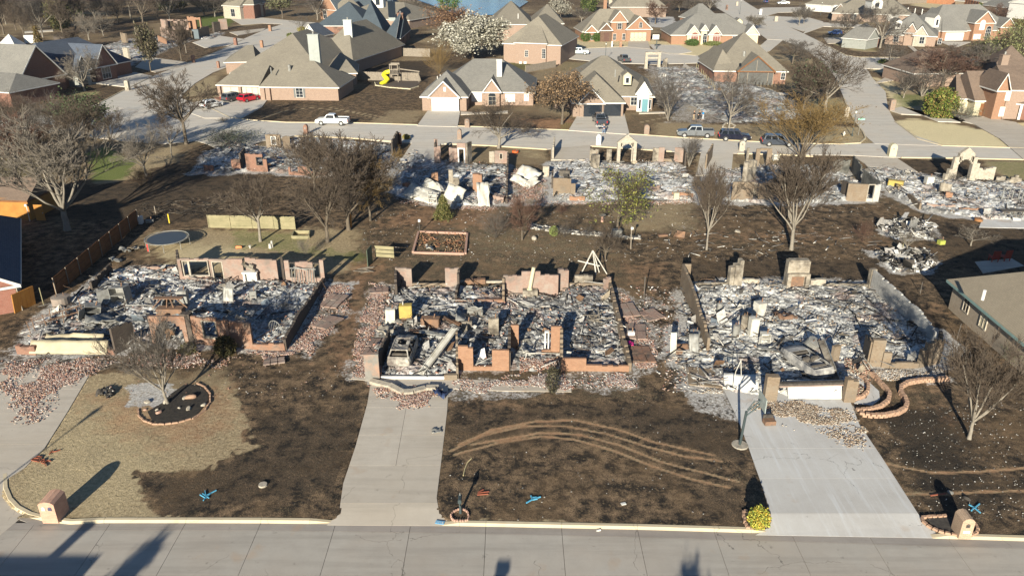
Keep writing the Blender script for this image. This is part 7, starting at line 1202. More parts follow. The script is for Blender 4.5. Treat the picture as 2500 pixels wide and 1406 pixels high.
 q=Wing(h, pt(14, -1.6), pt(18.5, -1.6), 10, 3.4, 6.6, 'y', (0, 3), stucco_gray, shingle_slate, gable_wall=stucco_gray);q.door('F', 1.8, 1.4, 2.6, pane_dark);q=Wing(h, pt(20, -1), pt(27, -1), 14, 3.4, 8.0, 'y', (0, 4), brick_wine, shingle_slate, gable_wall=brick_wine);q.win('F', 3, .5, 2.6, 2.5, mull=(2, 1))
 Wing(h, E2(150, 165, 3), E2(212, 163, 3), 16, 3, 7.6, 'x', (5, 5), brick_house, shingle_gray);Wing(h, E2(-150, 214, 3), E2(22, 226, 3), 12, 3, 5.5, 'x', (4, 4), brick_wine, shingle_gray)
 h=house('brick_house', 'pale stone and red brick house among trees at the top left beyond the far ruin')
 w=Wing(h, E2(540, 14, 5), E2(585, 16, 5), 14, 5, 10, 'x', (3, .1), stone_pale, shingle_tan);w.win('F', 5, .8, 2.2, 3.0);w=Wing(h, E2(585, 12, 5.5), E2(620, 12, 5.5), 16, 5.5, 11, 'x', (.1, 3), brick_wine, shingle_tan)
 h=house('brick_house', 'red brick house with white arched entry gable and white garage door, upper right')
 m=Wing(h, E2(2272, 76, 3), E2(2480, 74, 3), 18, 3, 10.2, 'x', (8, 8), brick_orange, shingle_gray);g=m.sub(2296, 2357, 1.0, 16, 3, 9.0, (9, 2));g.garage('F', 4.3, 6.0, 2.4, white_paint, 4);c=m.sub(2368, 2420, 1.6, 10, 5.4, 9.0, (0, 3));c.win('F', 2.6, 3.2, 1.7, 2.2, arch=True, pane=white_paint);c.win('F', 1.6, .4, 2.4, 1.6, pane=white_paint);c.win('F', 5.0, .3, 1.8, 3.2, arch=True, mull=(2, 2));e=m.sub(2436, 2475, 1.0, 8, 4, 6.8)
 dormer(h, 2285, 68, 4.5, 2.0, 3.0, 4, white_paint, shingle_gray, .3)
 h=house('brick_house', 'tan brick house with pale stone bay gable, left of the red brick garage house')
 m=Wing(h, E2(2160, 84, 3), E2(2290, 90, 3), 18, 3, 8.8, 'x', (7, 8), brick_house, shingle_gray);g=m.sub(2228, 2267, 1.6, 8, 3.2, 6.0, wall=stone_pale);g.win('F', 2.4, .8, 1.4, 2.0, mull=(1, 1));g=m.sub(2205, 2240, .8, 6, 3.8, 6.6);m.win('F', 3, .8, 1.5, 1.7);m.win('F', 15, .8, 1.1, 1.7);dormer(h, 2192, 72, 4.5, 1.9, 2.2, 4, white_paint, shingle_gray)
 g=Wing(h, E2(2100, 92, 2.8), E2(2160, 92, 2.8), 12, 2.8, 6.5, 'x', (4, 4), brick_wine, shingle_gray);g=Wing(h, E2(2118, 98, 2.8), E2(2150, 92, 2.8), 8, 2.8, 5.8, 'y', (0, 2), stucco_gray, shingle_gray, gable_wall=stucco_gray)
 h=house('brick_house', 'long tan-roofed house behind the big bare trees at the upper right');m=Wing(h, E2(2030, 32, 3), E2(2230, 38, 3), 26, 3, 9.5, 'x', (10, 10), brick_pink2, shingle_tan);m.win('F', 8, .6, 2.0, 2.2);g=Wing(h, E2(2035, 28, 3.2), E2(2065, 30, 3.2), 10, 3.2, 6.2, 'y', (0, 2), brick_pink2, shingle_tan);m.win('F', 22, .6, 4.0, 2.4, pane=white_paint);dormer(h, 2140, 22, 6, 4.0, 2.5, 6, white_paint, shingle_tan)
 h=house('brick_house', 'house with white garage wing and brown roof at the top edge');m=Wing(h, E2(1965, 10, 3), E2(2030, 14, 3), 22, 3, 9, 'x', (8, 3), white_paint, shingle_tan);g=Wing(h, E2(2025, 13, 3), E2(2080, 14, 3), 26, 3, 8.5, 'x', (6, 8), white_paint, shingle_tan);g.garage('F', 6, 7, 2.4, white_paint, 2)
 h=house('brick_house', 'cream and brick house with brown tiled roofs behind the green tree at the right edge')
 a=Wing(h, E2(2335, 240, 2.8), E2(2378, 242, 2.8), 9, 2.8, 6.4, 'x', (.1, .1), cream_paint, shingle_brown, gable_wall=cream_green);b=Wing(h, E2(2380, 246, 2.9), E2(2435, 246, 2.9), 10, 2.9, 7.4, 'x', (.1, .1), cream_paint, shingle_brown, gable_wall=cream_green);b.door('F', 1.6, 1.0, 2.3, wood_brown);a.win('L', 3, .8, .6, 1.4);a.win('L', 4.6, .8, .6, 1.4)
 c=Wing(h, E2(2434, 222, 5.2), E2(2470, 222, 5.2), 8, 5.2, 8.2, 'y', (0, 2), brick_orange, shingle_brown, gable_wall=brick_orange);c.win('F', 2.0, 3.4, .9, 1.6, pane=white_paint);c.win('F', 1.6, .6, .9, 1.7, pane=white_paint);d=Wing(h, E2(2460, 220, 5.2), E2(2600, 222, 5.2), 12, 5.2, 8.6, 'x', (.1, 5), brick_house, shingle_brown);e=Wing(h, E2(2400, 196, 3), E2(2560, 190, 4), 16, 3.4, 9.2, 'x', (8, 8), brick_house, shingle_brown);chimney(h, 2442, 170, 3, 8.4, 1.4, 1.2, brick_pink2, xy=P(2440, 190, 4))
 f=Wing(h, E2(2474, 252, 2.8), E2(2640, 268, 2.8), 10, 2.8, 5.6, 'x', (4, 4), brick_wine, shingle_brown);f.post('F', 1.0, .4, 2.5, white_paint)
 h=house('brick_house', 'brown hip-roofed brick house half hidden by bare trees, above the cream brown-roofed house');m=Wing(h, E2(2232, 180, 2.9), E2(2395, 178, 2.9), 14, 2.9, 7.2, 'x', (5, 5), brick_house, shingle_brown);Wing(h, E2(2290, 176, 2.8), E2(2345, 176, 2.8), 12, 2.8, 6.6, 'y', (5, 4), brick_house, shingle_brown);m.win('F', 18, .7, 1.4, 1.5)
 h=house('brick_house', 'brown-roofed brick house at the top centre with tall red chimney');m=Wing(h, E2(1490, 18, 4), E2(1630, 18, 4), 22, 4, 11, 'x', (9, 9), brick_pink2, shingle_tan);wall(h, P(1472, 40), P(1480, 40), [(0, 1, 0, 7.5, 0)], brick_orange, t=1.4, name='chimney');wall(h, P(1485, 38), P(1493, 38), [(0, 1, 0, 6.8, .4)], stone_pale, t=1.2, name='chimney')
 h=house('brick_house', 'grey-roofed house with white gable at the top right corner');m=Wing(h, E2(2395, 12, 3), E2(2520, 26, 3), 18, 3, 8.6, 'x', (6, 6), brick_tan, shingle_gray);Wing(h, E2(2462, 6, 6), E2(2560, 14, 6), 10, 6, 9.4, 'y', (0, 3), white_paint, shingle_gray, gable_wall=white_paint);m.win('F', 10, .6, 1.8, 1.8)
 h=house('brick_house', 'dark-roofed house cut by the top edge, left of the white gable house');Wing(h, E2(2330, 2, 3), E2(2400, 6, 3), 18, 3, 8.6, 'x', (6, 6), brick_tan, shingle_gray)
 h=house('brick_house', 'tan brick house corner with wide plain tan roof and teal gutter at the right edge')
 ze=2.55;A=P(2312, 682, ze);B=P(2500, 838, ze);dx, dy=B[0]-A[0], B[1]-A[1];L=math.hypot(dx, dy);ux, uy=dx/L, dy/L;S=(A[0]+ux*19, A[1]+uy*19)
 m=Wing(h, (A[0], A[1]), (S[0], S[1]), 22, ze, 8.4, 'y', (9, 9.5), brick_house2, shingle_tan2, teal_gutter, oh=.45)
 m.win('F', 2.6, .85, .95, 1.45, stone_pale);m.win('F', 5.4, .75, 1.05, 1.55, stone_pale, pane=cream_paint);vent(h, 2402, 718, 4.4, .35, .12, white_paint);x, y=P(2452, 862);q=MB();q.box((x, y, 1.2), (.45, .45, 2.4), .3);q.build('post', brick_house2, h)
 h=house('brick_house', 'red brick house corner with slate-blue ribbed roof and white eave at the left edge')
 B_=Vector(P(50, 694, 2.6));F_=Vector(P(50, 533, 2.6));vd=(F_-B_);dd=vd.length;vd.normalize();A_=B_-Vector((vd.y, -vd.x))*18
 m=Wing(h, (A_.x, A_.y), (B_.x, B_.y), dd, 2.6, 8.4, 'y', (0, 8), brick_red2, shingle_slate, oh=.5)
 m.win('F', 8, .8, 1.6, 1.5);q=MB();x, y=P(46, 756);q.box((x+.15, y+.1, 1.25), (.55, .5, 2.5));q.build('stone_quoin', stone_pale, h)
 x, y=P(68, 752);q=thing('plank_stack', 'orange timber panel leaning at the corner of the slate-roofed house', 'timber panel', (x, y, 0), R(70))
 for i in range(5):k=MB();k.box((-1+i*.42, 0, .9), (.40, .10, 1.8), 0, .12);k.build('plank', wood_orange, q)
 h=house('wooden_shed', 'small orange timber shed gable with dark door edge at the left edge', 'shed');w=Wing(h, P(-60, 486, 2.4), P(66, 490, 2.4), 6, 2.4, 4.2, 'x', (.1, .1), wood_orange, shingle_brown, wood_brown, oh=.15, gable_wall=wood_orange);w.door('F', 7.2, 1.1, 1.9, wood_orange)
 x, y=P(40, 480, 2.0);q=thing('pergola', 'low pergola of orange-red timber slats at the left edge', 'pergola', (x, y, 0))
 for i in range(9):k=MB();k.box((-1.6+.0*i, -2.2+i*.75, 2.5), (8.5, .34, .07), .0);k.build('slat', wood_salmon if i%2 else wood_orange, q)
 for a in(-5.4, -1, 2.4):
  for b in(-2, 3.6):k=MB();k.box((a, b, 1.22), (.14, .14, 2.44));k.build('post', wood_brown, q)
 h=house('brick_house', 'brick house across the front street whose gable shadow falls on the road');
 SH=math.tan(SUN_EL);sx, sy=math.sin(SUN_AZ), math.cos(SUN_AZ)
 def caster(px, py, z):x, y=P(px, py, -.12);d=(z+.12)/SH;return(x-sx*d, y-sy*d)
 a=caster(262, 1320, 6.6);Wing(h, (a[0]-9, a[1]-5), (a[0]+.8, a[1]-5), 8, 2.6, 6.6, 'x', (3, .6), brick_red, shingle_tan);a=caster(212, 1283, 8.2);chimney(h, 0, 0, 0, 8.2, .5, .5, brick_red, xy=(a[0], a[1]), flue=False)
 h=house('brick_house', 'second brick house across the front street outside the view');a=caster(1226, 1390, 6.6);Wing(h, (a[0]-7, a[1]-9), (a[0]+7, a[1]-9), 10, 2.7, 5.4, 'x', (4, 4), brick_red, shingle_tan);chimney(h, 0, 0, 0, 6.6, .5, .5, brick_red, xy=a, flue=False)
 for a, l, k in((caster(376, 1330, 9.0), 'left one of two conifers across the front street, seen only by its shadow', 51), (caster(1688, 1388, 9.0), 'right one of two conifers across the front street, seen only by its shadow', 52)):evergreen(0, 0, 0, 0, 'cone', l, GREENS, 6000, .16, seed=k, xy=a, hw=(9.0, 3.2))
 x0, y0=caster(262, 985, 8.0);lamp_post('tall street lamp on the near side of the front street throwing a long thin shadow', 0, 0, 8.0, xy=(x0, y0), name='street_lamp')
brick_pink2=mbrick('brick_pale', (.291, .208, .161), (.25, .172, .13), (.312, .281, .244));brick_house2=mbrick('brick_fawn', (.416, .344, .264), (.352, .28, .208), (.44, .4, .336));brick_red2=mbrick('brick_rose', (.31, .124, .0868), (.26, .093, .062), (.322, .26, .223))
wood_dark=mnoise('wood_dark', (.09, .054, .036), (.144, .09, .063), 3, .8, .3, .01);screen_m=mnoise('screen_mesh', (.068, .068, .064), (.096, .096, .092), 2, .6, 0);stucco_gray=mnoise('stucco_gray', (.288, .296, .272), (.224, .232, .216), 2, .9, .2, .01);cream_green=mnoise('cream_green', (.44, .45, .32), (.38, .39, .28), 2, .9, .1, .01)
teal_gutter=mplain('teal_gutter', (.24, .36, .34), .5);shingle_tan2=mshingle('shingle_plain_tan', (.33, .28, .21), (.29, .245, .185), (.2, .17, .13));wood_salmon=mnoise('wood_salmon', (.372, .18, .114), (.3, .132, .078), 2, .8, .2, .01)
def trees():
 T=tree
 T(410, 985, 770, 190, 'vase', 1, 'bare tree with fan of upright limbs in the round stone-edged bed on the left lawn', twig_gray, bark_pale)
 T(2366, 1070, 818, 190, 'vase', 2, 'bare tree on the burnt lawn at the right edge of the photo', twig, bark_pale)
 T(636, 590, 428, 150, 'round', 3, 'bare round-crowned tree in front of the pale wooden fence', twig, bark_pale)
 T(800, 592, 392, 200, 'wild', 4, 'double-trunked bare tree in the backyard behind the left ruin', twig, bark)
 T(852, 562, 318, 200, 'pear', 5, 'big dense bare tree with orange peeled trunk leaning over the charred strip', twig, bark);x, y=P(854, 560);b=MB();b.tube((x, y, .3), (x+.1, y, 2.2), .27, .22, 9);tag(b.build('bark_wound', wood_orange, None, uv=False), 'strip of raw orange wood on the trunk of the big dense bare tree', 'bark wound')
 T(905, 540, 350, 160, 'wild', 6, 'spreading brown bare tree right of the orange-trunked tree', twig_gold, bark);T(770, 470, 322, 150, 'pear', 7, 'tall thin-twigged bare tree behind the double-trunked tree', twig, bark)
 T(1275, 586, 478, 82, 'round', 8, 'small purplish bare tree right of the brick vegetable bed', twig_red, bark);T(1210, 582, 505, 90, 'bush', 9, 'low fan-shaped bare shrub at the corner of the brick vegetable bed', twig_gray, name='bare_shrub', cat='shrub')
 T(1508, 556, 418, 165, 'wild', 10, 'scorched tree with yellow-green leaf clumps in the middle backyard', twig, bark, name='leafy_tree', leaves=(2600, .13, .35, [(.16, .18, .04), (.22, .21, .05), (.10, .11, .03)]))
 T(1725, 610, 395, 105, 'pear', 11, 'slim upright bare tree standing alone on the burnt yard behind the right ruin', twig, bark_pale);T(1932, 610, 352, 185, 'pear', 12, 'tallest broad bare tree with leaning trunk behind the right ruin', twig, bark_pale)
 T(1478, 637, 552, 75, 'round', 13, 'little bare tree with bushy head behind the rear wall of the middle ruin', twig, bark);T(1682, 408, 325, 66, 'multi', 14, 'multi-stemmed bare tree at the right end of the pointed entry ruin', twig_gray, bark_pale)
 T(165, 562, 268, 260, 'vase', 15, 'huge pale bare tree with curling lower branches in the left backyard', twig_pale, bark_pale);T(357, 430, 300, 150, 'wild', 16, 'white-barked bare tree between the green patch and the side street', twig_pale, bark_pale)
 T(420, 385, 262, 90, 'sparse', 17, 'slim forked bare tree right of the white-barked tree', twig, bark_pale);T(455, 352, 172, 170, 'round', 18, 'large bare tree at the street corner left of the three parked cars', twig, bark)
 T(212, 422, 248, 160, 'round', 19, 'bare tree beside the green patch behind the huge pale tree', twig, bark);T(45, 440, 280, 150, 'vase', 20, 'bare tree at the left edge above the orange shed', twig_red, bark_pale);T(110, 420, 250, 150, 'wild', 21, 'bare tree between the left edge and the huge pale tree', twig_gray, bark);T(0, 400, 260, 150, 'pear', 22, 'bare tree cut by the left edge above the shed', twig, bark)
 T(60, 330, 215, 140, 'bush', 23, 'dense bare thicket below the slate-gabled house at the left edge', twig, name='bare_shrub', cat='shrub');T(135, 330, 225, 120, 'bush', 24, 'bare thicket right of the dense thicket at the side street', twig_gray, name='bare_shrub', cat='shrub');T(10, 300, 222, 110, 'bush', 25, 'bare thicket at the left edge below the slate-gabled house', twig, name='bare_shrub', cat='shrub');T(270, 345, 262, 100, 'multi', 26, 'many-stemmed bare shrub beside the side street corner', twig, name='bare_shrub', cat='shrub')
 T(215, 345, 232, 110, 'wild', 27, 'greenish juniper-like bare tree by the side street', twig, bark, leaves=(2600, .16, .5, [(.05, .075, .03), (.07, .09, .04)]), name='leafy_tree')
 T(1217, 362, 235, 165, 'wild', 28, 'bare tree with open crown on the strip beside the back street', twig, bark_pale);T(1631, 296, 160, 110, 'multi', 29, 'vase-shaped bare pear tree in front of the far white ash field', twig_gray, bark_pale);T(1780, 312, 172, 112, 'wild', 30, 'bare tree in a round concrete ring beside the back street', twig_gray, bark_pale)
 T(1372, 304, 178, 130, 'round', 31, 'oak with clinging tan leaves left of the open garage house', twig, bark, name='oak_tree', leaves=(5200, .14, .28, [(.22, .14, .075), (.15, .10, .06), (.25, .17, .10)]))
 T(2015, 272, 104, 200, 'wild', 32, 'large dark bare tree at the corner of the east street', twig, bark_pale);T(1960, 270, 140, 120, 'pear', 33, 'dark bare tree left of the large corner tree', twig, bark, leaves=(600, .14, .5, [(.06, .08, .04), (.08, .09, .05)]))
 T(1955, 385, 232, 190, 'multi', 34, 'golden-brown willow-like tree over the back street', twig_gold, bark, leaves=(1800, .07, .3, [(.19, .125, .045), (.15, .095, .035)]));T(1985, 350, 245, 120, 'multi', 35, 'second golden willow-like tree right of the first', twig_gold, bark, leaves=(900, .07, .3, [(.19, .125, .045), (.14, .10, .04)]))
 T(207, 224, 116, 100, 'wild', 36, 'pale bare tree on the green-ringed lawn in front of the slate-gabled house', twig_pale, bark_pale);T(368, 175, 58, 60, 'round', 37, 'dark-leaved magnolia beside the far left driveway', twig, bark, name='leafy_tree', leaves=(1800, .28, .4, [(.05, .05, .025), (.09, .08, .04), (.12, .10, .06)]));T(443, 148, 50, 60, 'pear', 38, 'small dark bare tree on the far left lawn', twig, bark);T(455, 130, 62, 40, 'round', 39, 'slender bare tree just right of the small dark bare tree', twig, bark_pale)
 T(218, 98, 28, 64, 'wild', 40, 'bare tree left of the far arched ruin', twig_pale, bark_pale);T(253, 88, 28, 56, 'wild', 41, 'bare tree near the far arched ruin, right of its neighbour', twig_pale, bark_pale);T(180, 120, 70, 60, 'pear', 42, 'dim bare tree above the slate-gabled house', twig, bark)
 T(605, 92, 68, 16, 'sparse', 43, 'sapling on the far left kerb island', twig, bark);T(525, 42, -25, 80, 'wild', 44, 'tall leaning bare tree near the top left by the green lawn', twig_gray, bark_pale);T(500, 40, -20, 70, 'vase', 45, 'tall bare tree left of the leaning one at the top left', twig_gray, bark_pale);T(548, 40, -20, 60, 'vase', 46, 'tall bare tree right of the leaning one at the top left', twig_gray, bark_pale)
 T(690, 46, -10, 60, 'round', 47, 'round olive-tinted tree on the lawn across the far junction', twig, bark, leaves=(1500, .3, .5, [(.12, .13, .06), (.16, .15, .08)]), name='leafy_tree');T(775, 50, -20, 60, 'wild', 48, 'tall bare tree with bent trunk left of the slate-roofed lake house', twig_gray, bark_pale);T(735, 88, 28, 50, 'sparse', 49, 'thin bare tree at the corner garden above the two-garage house', twig_gray, bark)
 T(1155, 148, 42, 135, 'round', 50, 'large white-blossoming pear tree beyond the ranch house', twig, bark, name='blossom_tree', leaves=(15000, .17, .42, [(.44, .42, .35), (.34, .32, .26), (.50, .48, .41), (.20, .19, .14)]));T(1073, 180, 100, 76, 'bush', 51, 'yellowish upright bare shrub at the end of the grey fence', twig_gold, name='bare_shrub', cat='shrub');T(1100, 95, 12, 95, 'multi', 52, 'reddish-brown bare tree in front of the lake', twig_red, bark, leaves=(1800, .16, .4, [(.26, .15, .08), (.2, .12, .07)]));T(1010, 42, -6, 40, 'vase', 53, 'white-barked bare tree on the lake shore', twig_pale, bark_pale)
 T(1368, 48, 0, 44, 'round', 54, 'small white-blossoming tree beyond the steep tan roof', twig, bark, name='blossom_tree', leaves=(2400, .26, .5, [(.40, .38, .32), (.28, .27, .22)]));evergreen(1437, 30, -16, 42, 'ball', 'dark evergreen beside the tall red chimney at the top', GREENS, 2600, .34, seed=2);evergreen(1095, 24, -10, 60, 'ball', 'bright green tree top at the lake shore', [(.10, .17, .04), (.07, .12, .03)], 2000, .34, seed=3)
 T(1420, 60, 20, 60, 'round', 55, 'low bare tree left of the two-storey orange brick house', twig_gray, bark_pale);T(1600, 60, 2, 70, 'round', 56, 'hazy bare tree behind the two-storey orange brick house', twig_red, bark);T(1690, 38, -16, 60, 'round', 57, 'bare tree above the cream stucco house', twig_gray, bark);T(1732, 30, -18, 40, 'wild', 58, 'bare tree at the top right of the cream stucco house', twig_gray, bark_pale);T(1658, 30, -10, 50, 'pear', 59, 'bare tree above the left gable of the cream stucco house', twig, bark)
 T(1842, 72, 38, 52, 'round', 60, 'small grey-brown tree right of the cream stucco house', twig_gray, bark, leaves=(900, .2, .4, [(.20, .17, .12), (.15, .13, .09)]));T(1950, 64, 8, 46, 'round', 61, 'pale bare tree on the oval island at the far street', twig_gray, bark_pale);T(1962, 60, 14, 40, 'round', 62, 'second pale bare tree on the oval island', twig_gray, bark_pale)
 T(2062, 108, 26, 72, 'round', 63, 'bare tree on the lawn at the far corner by the blue car', twig_gray, bark_pale);T(2148, 118, -4, 110, 'wild', 64, 'large spreading bare tree before the long tan-roofed house', twig_gray, bark_pale);T(2170, 168, 96, 74, 'wild', 65, 'bare tree on the dry triangular lawn at the east street', twig_gray, bark_pale);evergreen(2157, 156, 146, 26, 'ball', 'low dark green shrub at the foot of the triangular lawn tree', GREENS, 700, .22, name='evergreen_shrub', cat='shrub', seed=4)
 T(1935, 156, 96, 90, 'round', 66, 'bare tree on the burnt corner right of the screened porch house', twig_gray, bark);T(2205, 240, 168, 50, 'vase', 67, 'slim bare tree left of the bright green tree', twig_gray, bark_pale);T(2250, 236, 165, 110, 'multi', 68, 'many-stemmed bare tree above the bright green tree', twig_gray, bark_pale)
 T(2300, 212, 112, 190, 'round', 69, 'wide purplish bare tree over the brown-roofed brick house', twig_red, bark);T(2385, 212, 104, 150, 'round', 70, 'bare tree right of the wide purplish tree', twig_gray, bark);T(2225, 200, 140, 60, 'round', 72, 'low bare tree on the street side of the brown-roofed brick house', twig, bark)
 gl=[(.16, .17, .07), (.22, .22, .10), (.12, .13, .06)]
 T(2440, 190, 72, 100, 'wild', 73, 'budding yellow-green tree above the brown roofs at the right', twig, bark, name='leafy_tree', leaves=(2600, .18, .6, gl));T(2500, 180, 60, 90, 'wild', 74, 'budding yellow-green tree at the right edge', twig, bark, name='leafy_tree', leaves=(2400, .18, .6, gl));T(2395, 165, 90, 60, 'wild', 75, 'small budding tree below the red brick garage house', twig, bark, leaves=(1200, .18, .5, gl), name='leafy_tree');T(2490, 100, 40, 60, 'round', 76, 'olive tree right of the red brick garage house', twig_gold, bark, leaves=(1500, .2, .5, gl), name='leafy_tree')
 T(2430, 60, 8, 60, 'round', 77, 'rounded purplish bare tree behind the red brick garage house', twig_red, bark);evergreen(2388, 36, 8, 22, 'cone', 'narrow dark evergreen at the end of the orange fence', GREENS, 900, .3, seed=5)
 evergreen(2290, 288, 218, 78, 'ball', 'bright green broadleaf evergreen tree on the dry corner lawn', [(.13, .17, .03), (.20, .22, .045), (.06, .09, .02), (.25, .17, .06)], 8000, .17, seed=6);T(2345, 296, 250, 70, 'bush', 78, 'grey-green leaning shrub right of the bright green tree', twig_gray, name='leafy_shrub', cat='shrub', leaves=(900, .12, .3, [(.22, .25, .20), (.15, .18, .13)]));T(2395, 280, 252, 60, 'bush', 79, 'rusty low shrub under the cream house windows', twig_gold, name='leafy_shrub', cat='shrub', leaves=(900, .12, .25, [(.28, .17, .08), (.08, .11, .03)]))
 T(2330, 280, 240, 40, 'sparse', 92, 'small bare ornamental tree before the cream house wall', twig_gray, bark_pale)
 evergreen(1083, 536, 480, 50, 'cone', 'olive green conifer in front of the crumpled white sheets', [(.10, .11, .035), (.14, .13, .04), (.07, .08, .025), (.18, .15, .06)], 7000, .085, seed=7);evergreen(95, 112, 64, 24, 'cone', 'small orange-brown conifer on the far left field', [(.15, .095, .035), (.14, .12, .04)], 1600, .22, seed=8)
 for a, b, c, d, l, s in((1430, 102, 80, 26, 'left one of two clipped round green bushes by the timber porch', 9), (1455, 102, 80, 22, 'right one of two clipped round green bushes by the timber porch', 10), (1690, 112, 97, 34, 'clipped green hedge bush under the left arched window', 11), (1740, 111, 103, 42, 'low yellow-green hedge under the right arched window', 12), (1250, 252, 238, 40, 'clipped shrub left of the narrow window of the ranch house', 13), (1283, 252, 238, 34, 'clipped shrub at the right end of the ranch house', 14), (898, 136, 116, 28, 'rounded olive shrub tree in the yard behind the two-garage house', 15), (710, 91, 82, 20, 'dark low bush on the corner above the two-garage house', 16), (738, 80, 66, 20, 'yellow bush at the far corner garden', 17), (992, 340, 329, 18, 'round yellow-green bush at the edge of the back street', 18), (1352, 575, 553, 20, 'small bright green bush beside the stone strip', 19)):
  evergreen(a, b, c, d, 'ball', l, [(.08, .13, .03), (.06, .10, .025)]if s in(9, 10, 11)else([(.26, .22, .06), (.30, .26, .08)]if s in(17, 18)else[(.11, .14, .04), (.16, .17, .06)]), 1600 if s>12 else 2400, .16 if b<200 else .10, name='round_shrub', cat='shrub', seed=s)
 evergreen(552, 868, 822, 50, 'ball', 'charred brown-green conifer lying against the front wall of the left ruin', [(.05, .045, .015), (.09, .075, .025), (.03, .03, .012)], 4200, .07, name='burnt_shrub', cat='shrub', seed=21);evergreen(460, 862, 838, 44, 'ball', 'thin scorched shrub under the arched wall', [(.09, .08, .03), (.05, .045, .02)], 1200, .06, name='burnt_shrub', cat='shrub', seed=22);evergreen(1348, 958, 895, 34, 'ball', 'blackened shrub in the small bed before the middle ruin entry', [(.02, .022, .02), (.06, .05, .03), (.10, .09, .05)], 1800, .06, name='burnt_shrub', cat='shrub', seed=23)
 evergreen(1849, 1286, 1240, 48, 'ball', 'yellow and green flowering shrub in the block-edged bed left of the right driveway', [(.42, .38, .05), (.30, .33, .05), (.50, .33, .05), (.16, .22, .04), (.46, .42, .08)], 3600, .065, name='flowering_shrub', cat='shrub', seed=24)
 T(1400, 560, 520, 24, 'bush', 80, 'small bare shrub right of the bright green bush', twig, name='bare_shrub', cat='shrub');T(1378, 580, 540, 40, 'bush', 81, 'grey bare shrub on the stone strip beside the bright green bush', twig_gray, name='bare_shrub', cat='shrub');T(1370, 525, 495, 34, 'bush', 82, 'small V-shaped bare shrub below the tan rear wall', twig_red, name='bare_shrub', cat='shrub');T(1432, 582, 545, 34, 'bush', 83, 'bare shrub in front of the scorched leafy tree', twig_gray, name='bare_shrub', cat='shrub')
 T(2105, 590, 530, 44, 'bush', 84, 'thin bare shrub left of the upper burnt shed', twig_red, name='bare_shrub', cat='shrub');T(2213, 620, 556, 50, 'sparse', 85, 'thin bare tree between the two burnt sheds', twig_pale, bark_pale);T(2275, 592, 552, 30, 'bush', 86, 'little bare shrub right of the upper burnt shed', twig_gray, name='bare_shrub', cat='shrub');T(2370, 600, 548, 90, 'sparse', 87, 'pale low spreading bare tree inside the big shadow at the right', twig_pale, bark_pale)
 T(745, 628, 575, 40, 'bush', 88, 'bare grey shrub behind the rear right window of the left ruin', twig_pale, name='bare_shrub', cat='shrub');T(1290, 320, 292, 30, 'bush', 89, 'tiny bare shrub near the white ranch by the back street', twig, name='bare_shrub', cat='shrub');T(560, 352, 318, 120, 'bush', 90, 'felled green-grey cedar boughs heaped at the side street corner', twig_gray, name='leafy_shrub', cat='shrub', leaves=(2600, .14, .5, [(.07, .085, .045), (.16, .17, .12), (.04, .05, .03)]));T(345, 452, 408, 60, 'bush', 91, 'brown hedge shrub at the foot of the white-barked tree', twig_red, name='leafy_shrub', cat='shrub', leaves=(1400, .10, .3, [(.13, .10, .04), (.09, .08, .03)]))
 T(545, 300, 285, 30, 'bush', 93, 'low dry grass clump at the kerb left of the parked cars', twig_gold, name='bare_shrub', cat='shrub');T(1560, 395, 352, 30, 'bush', 94, 'bare shrub in front of the pointed stone entry ruin', twig, name='bare_shrub', cat='shrub');T(2330, 452, 418, 30, 'sparse', 95, 'small blackened tree left of the stone archway', char_wood, char_wood)
 T(2480, 890, 838, 70, 'bush', 96, 'bright green tufted shrub at the right edge by the house corner', twig, name='leafy_shrub', cat='shrub', leaves=(900, .08, .25, [(.12, .20, .04), (.16, .24, .06)]))
 woods()
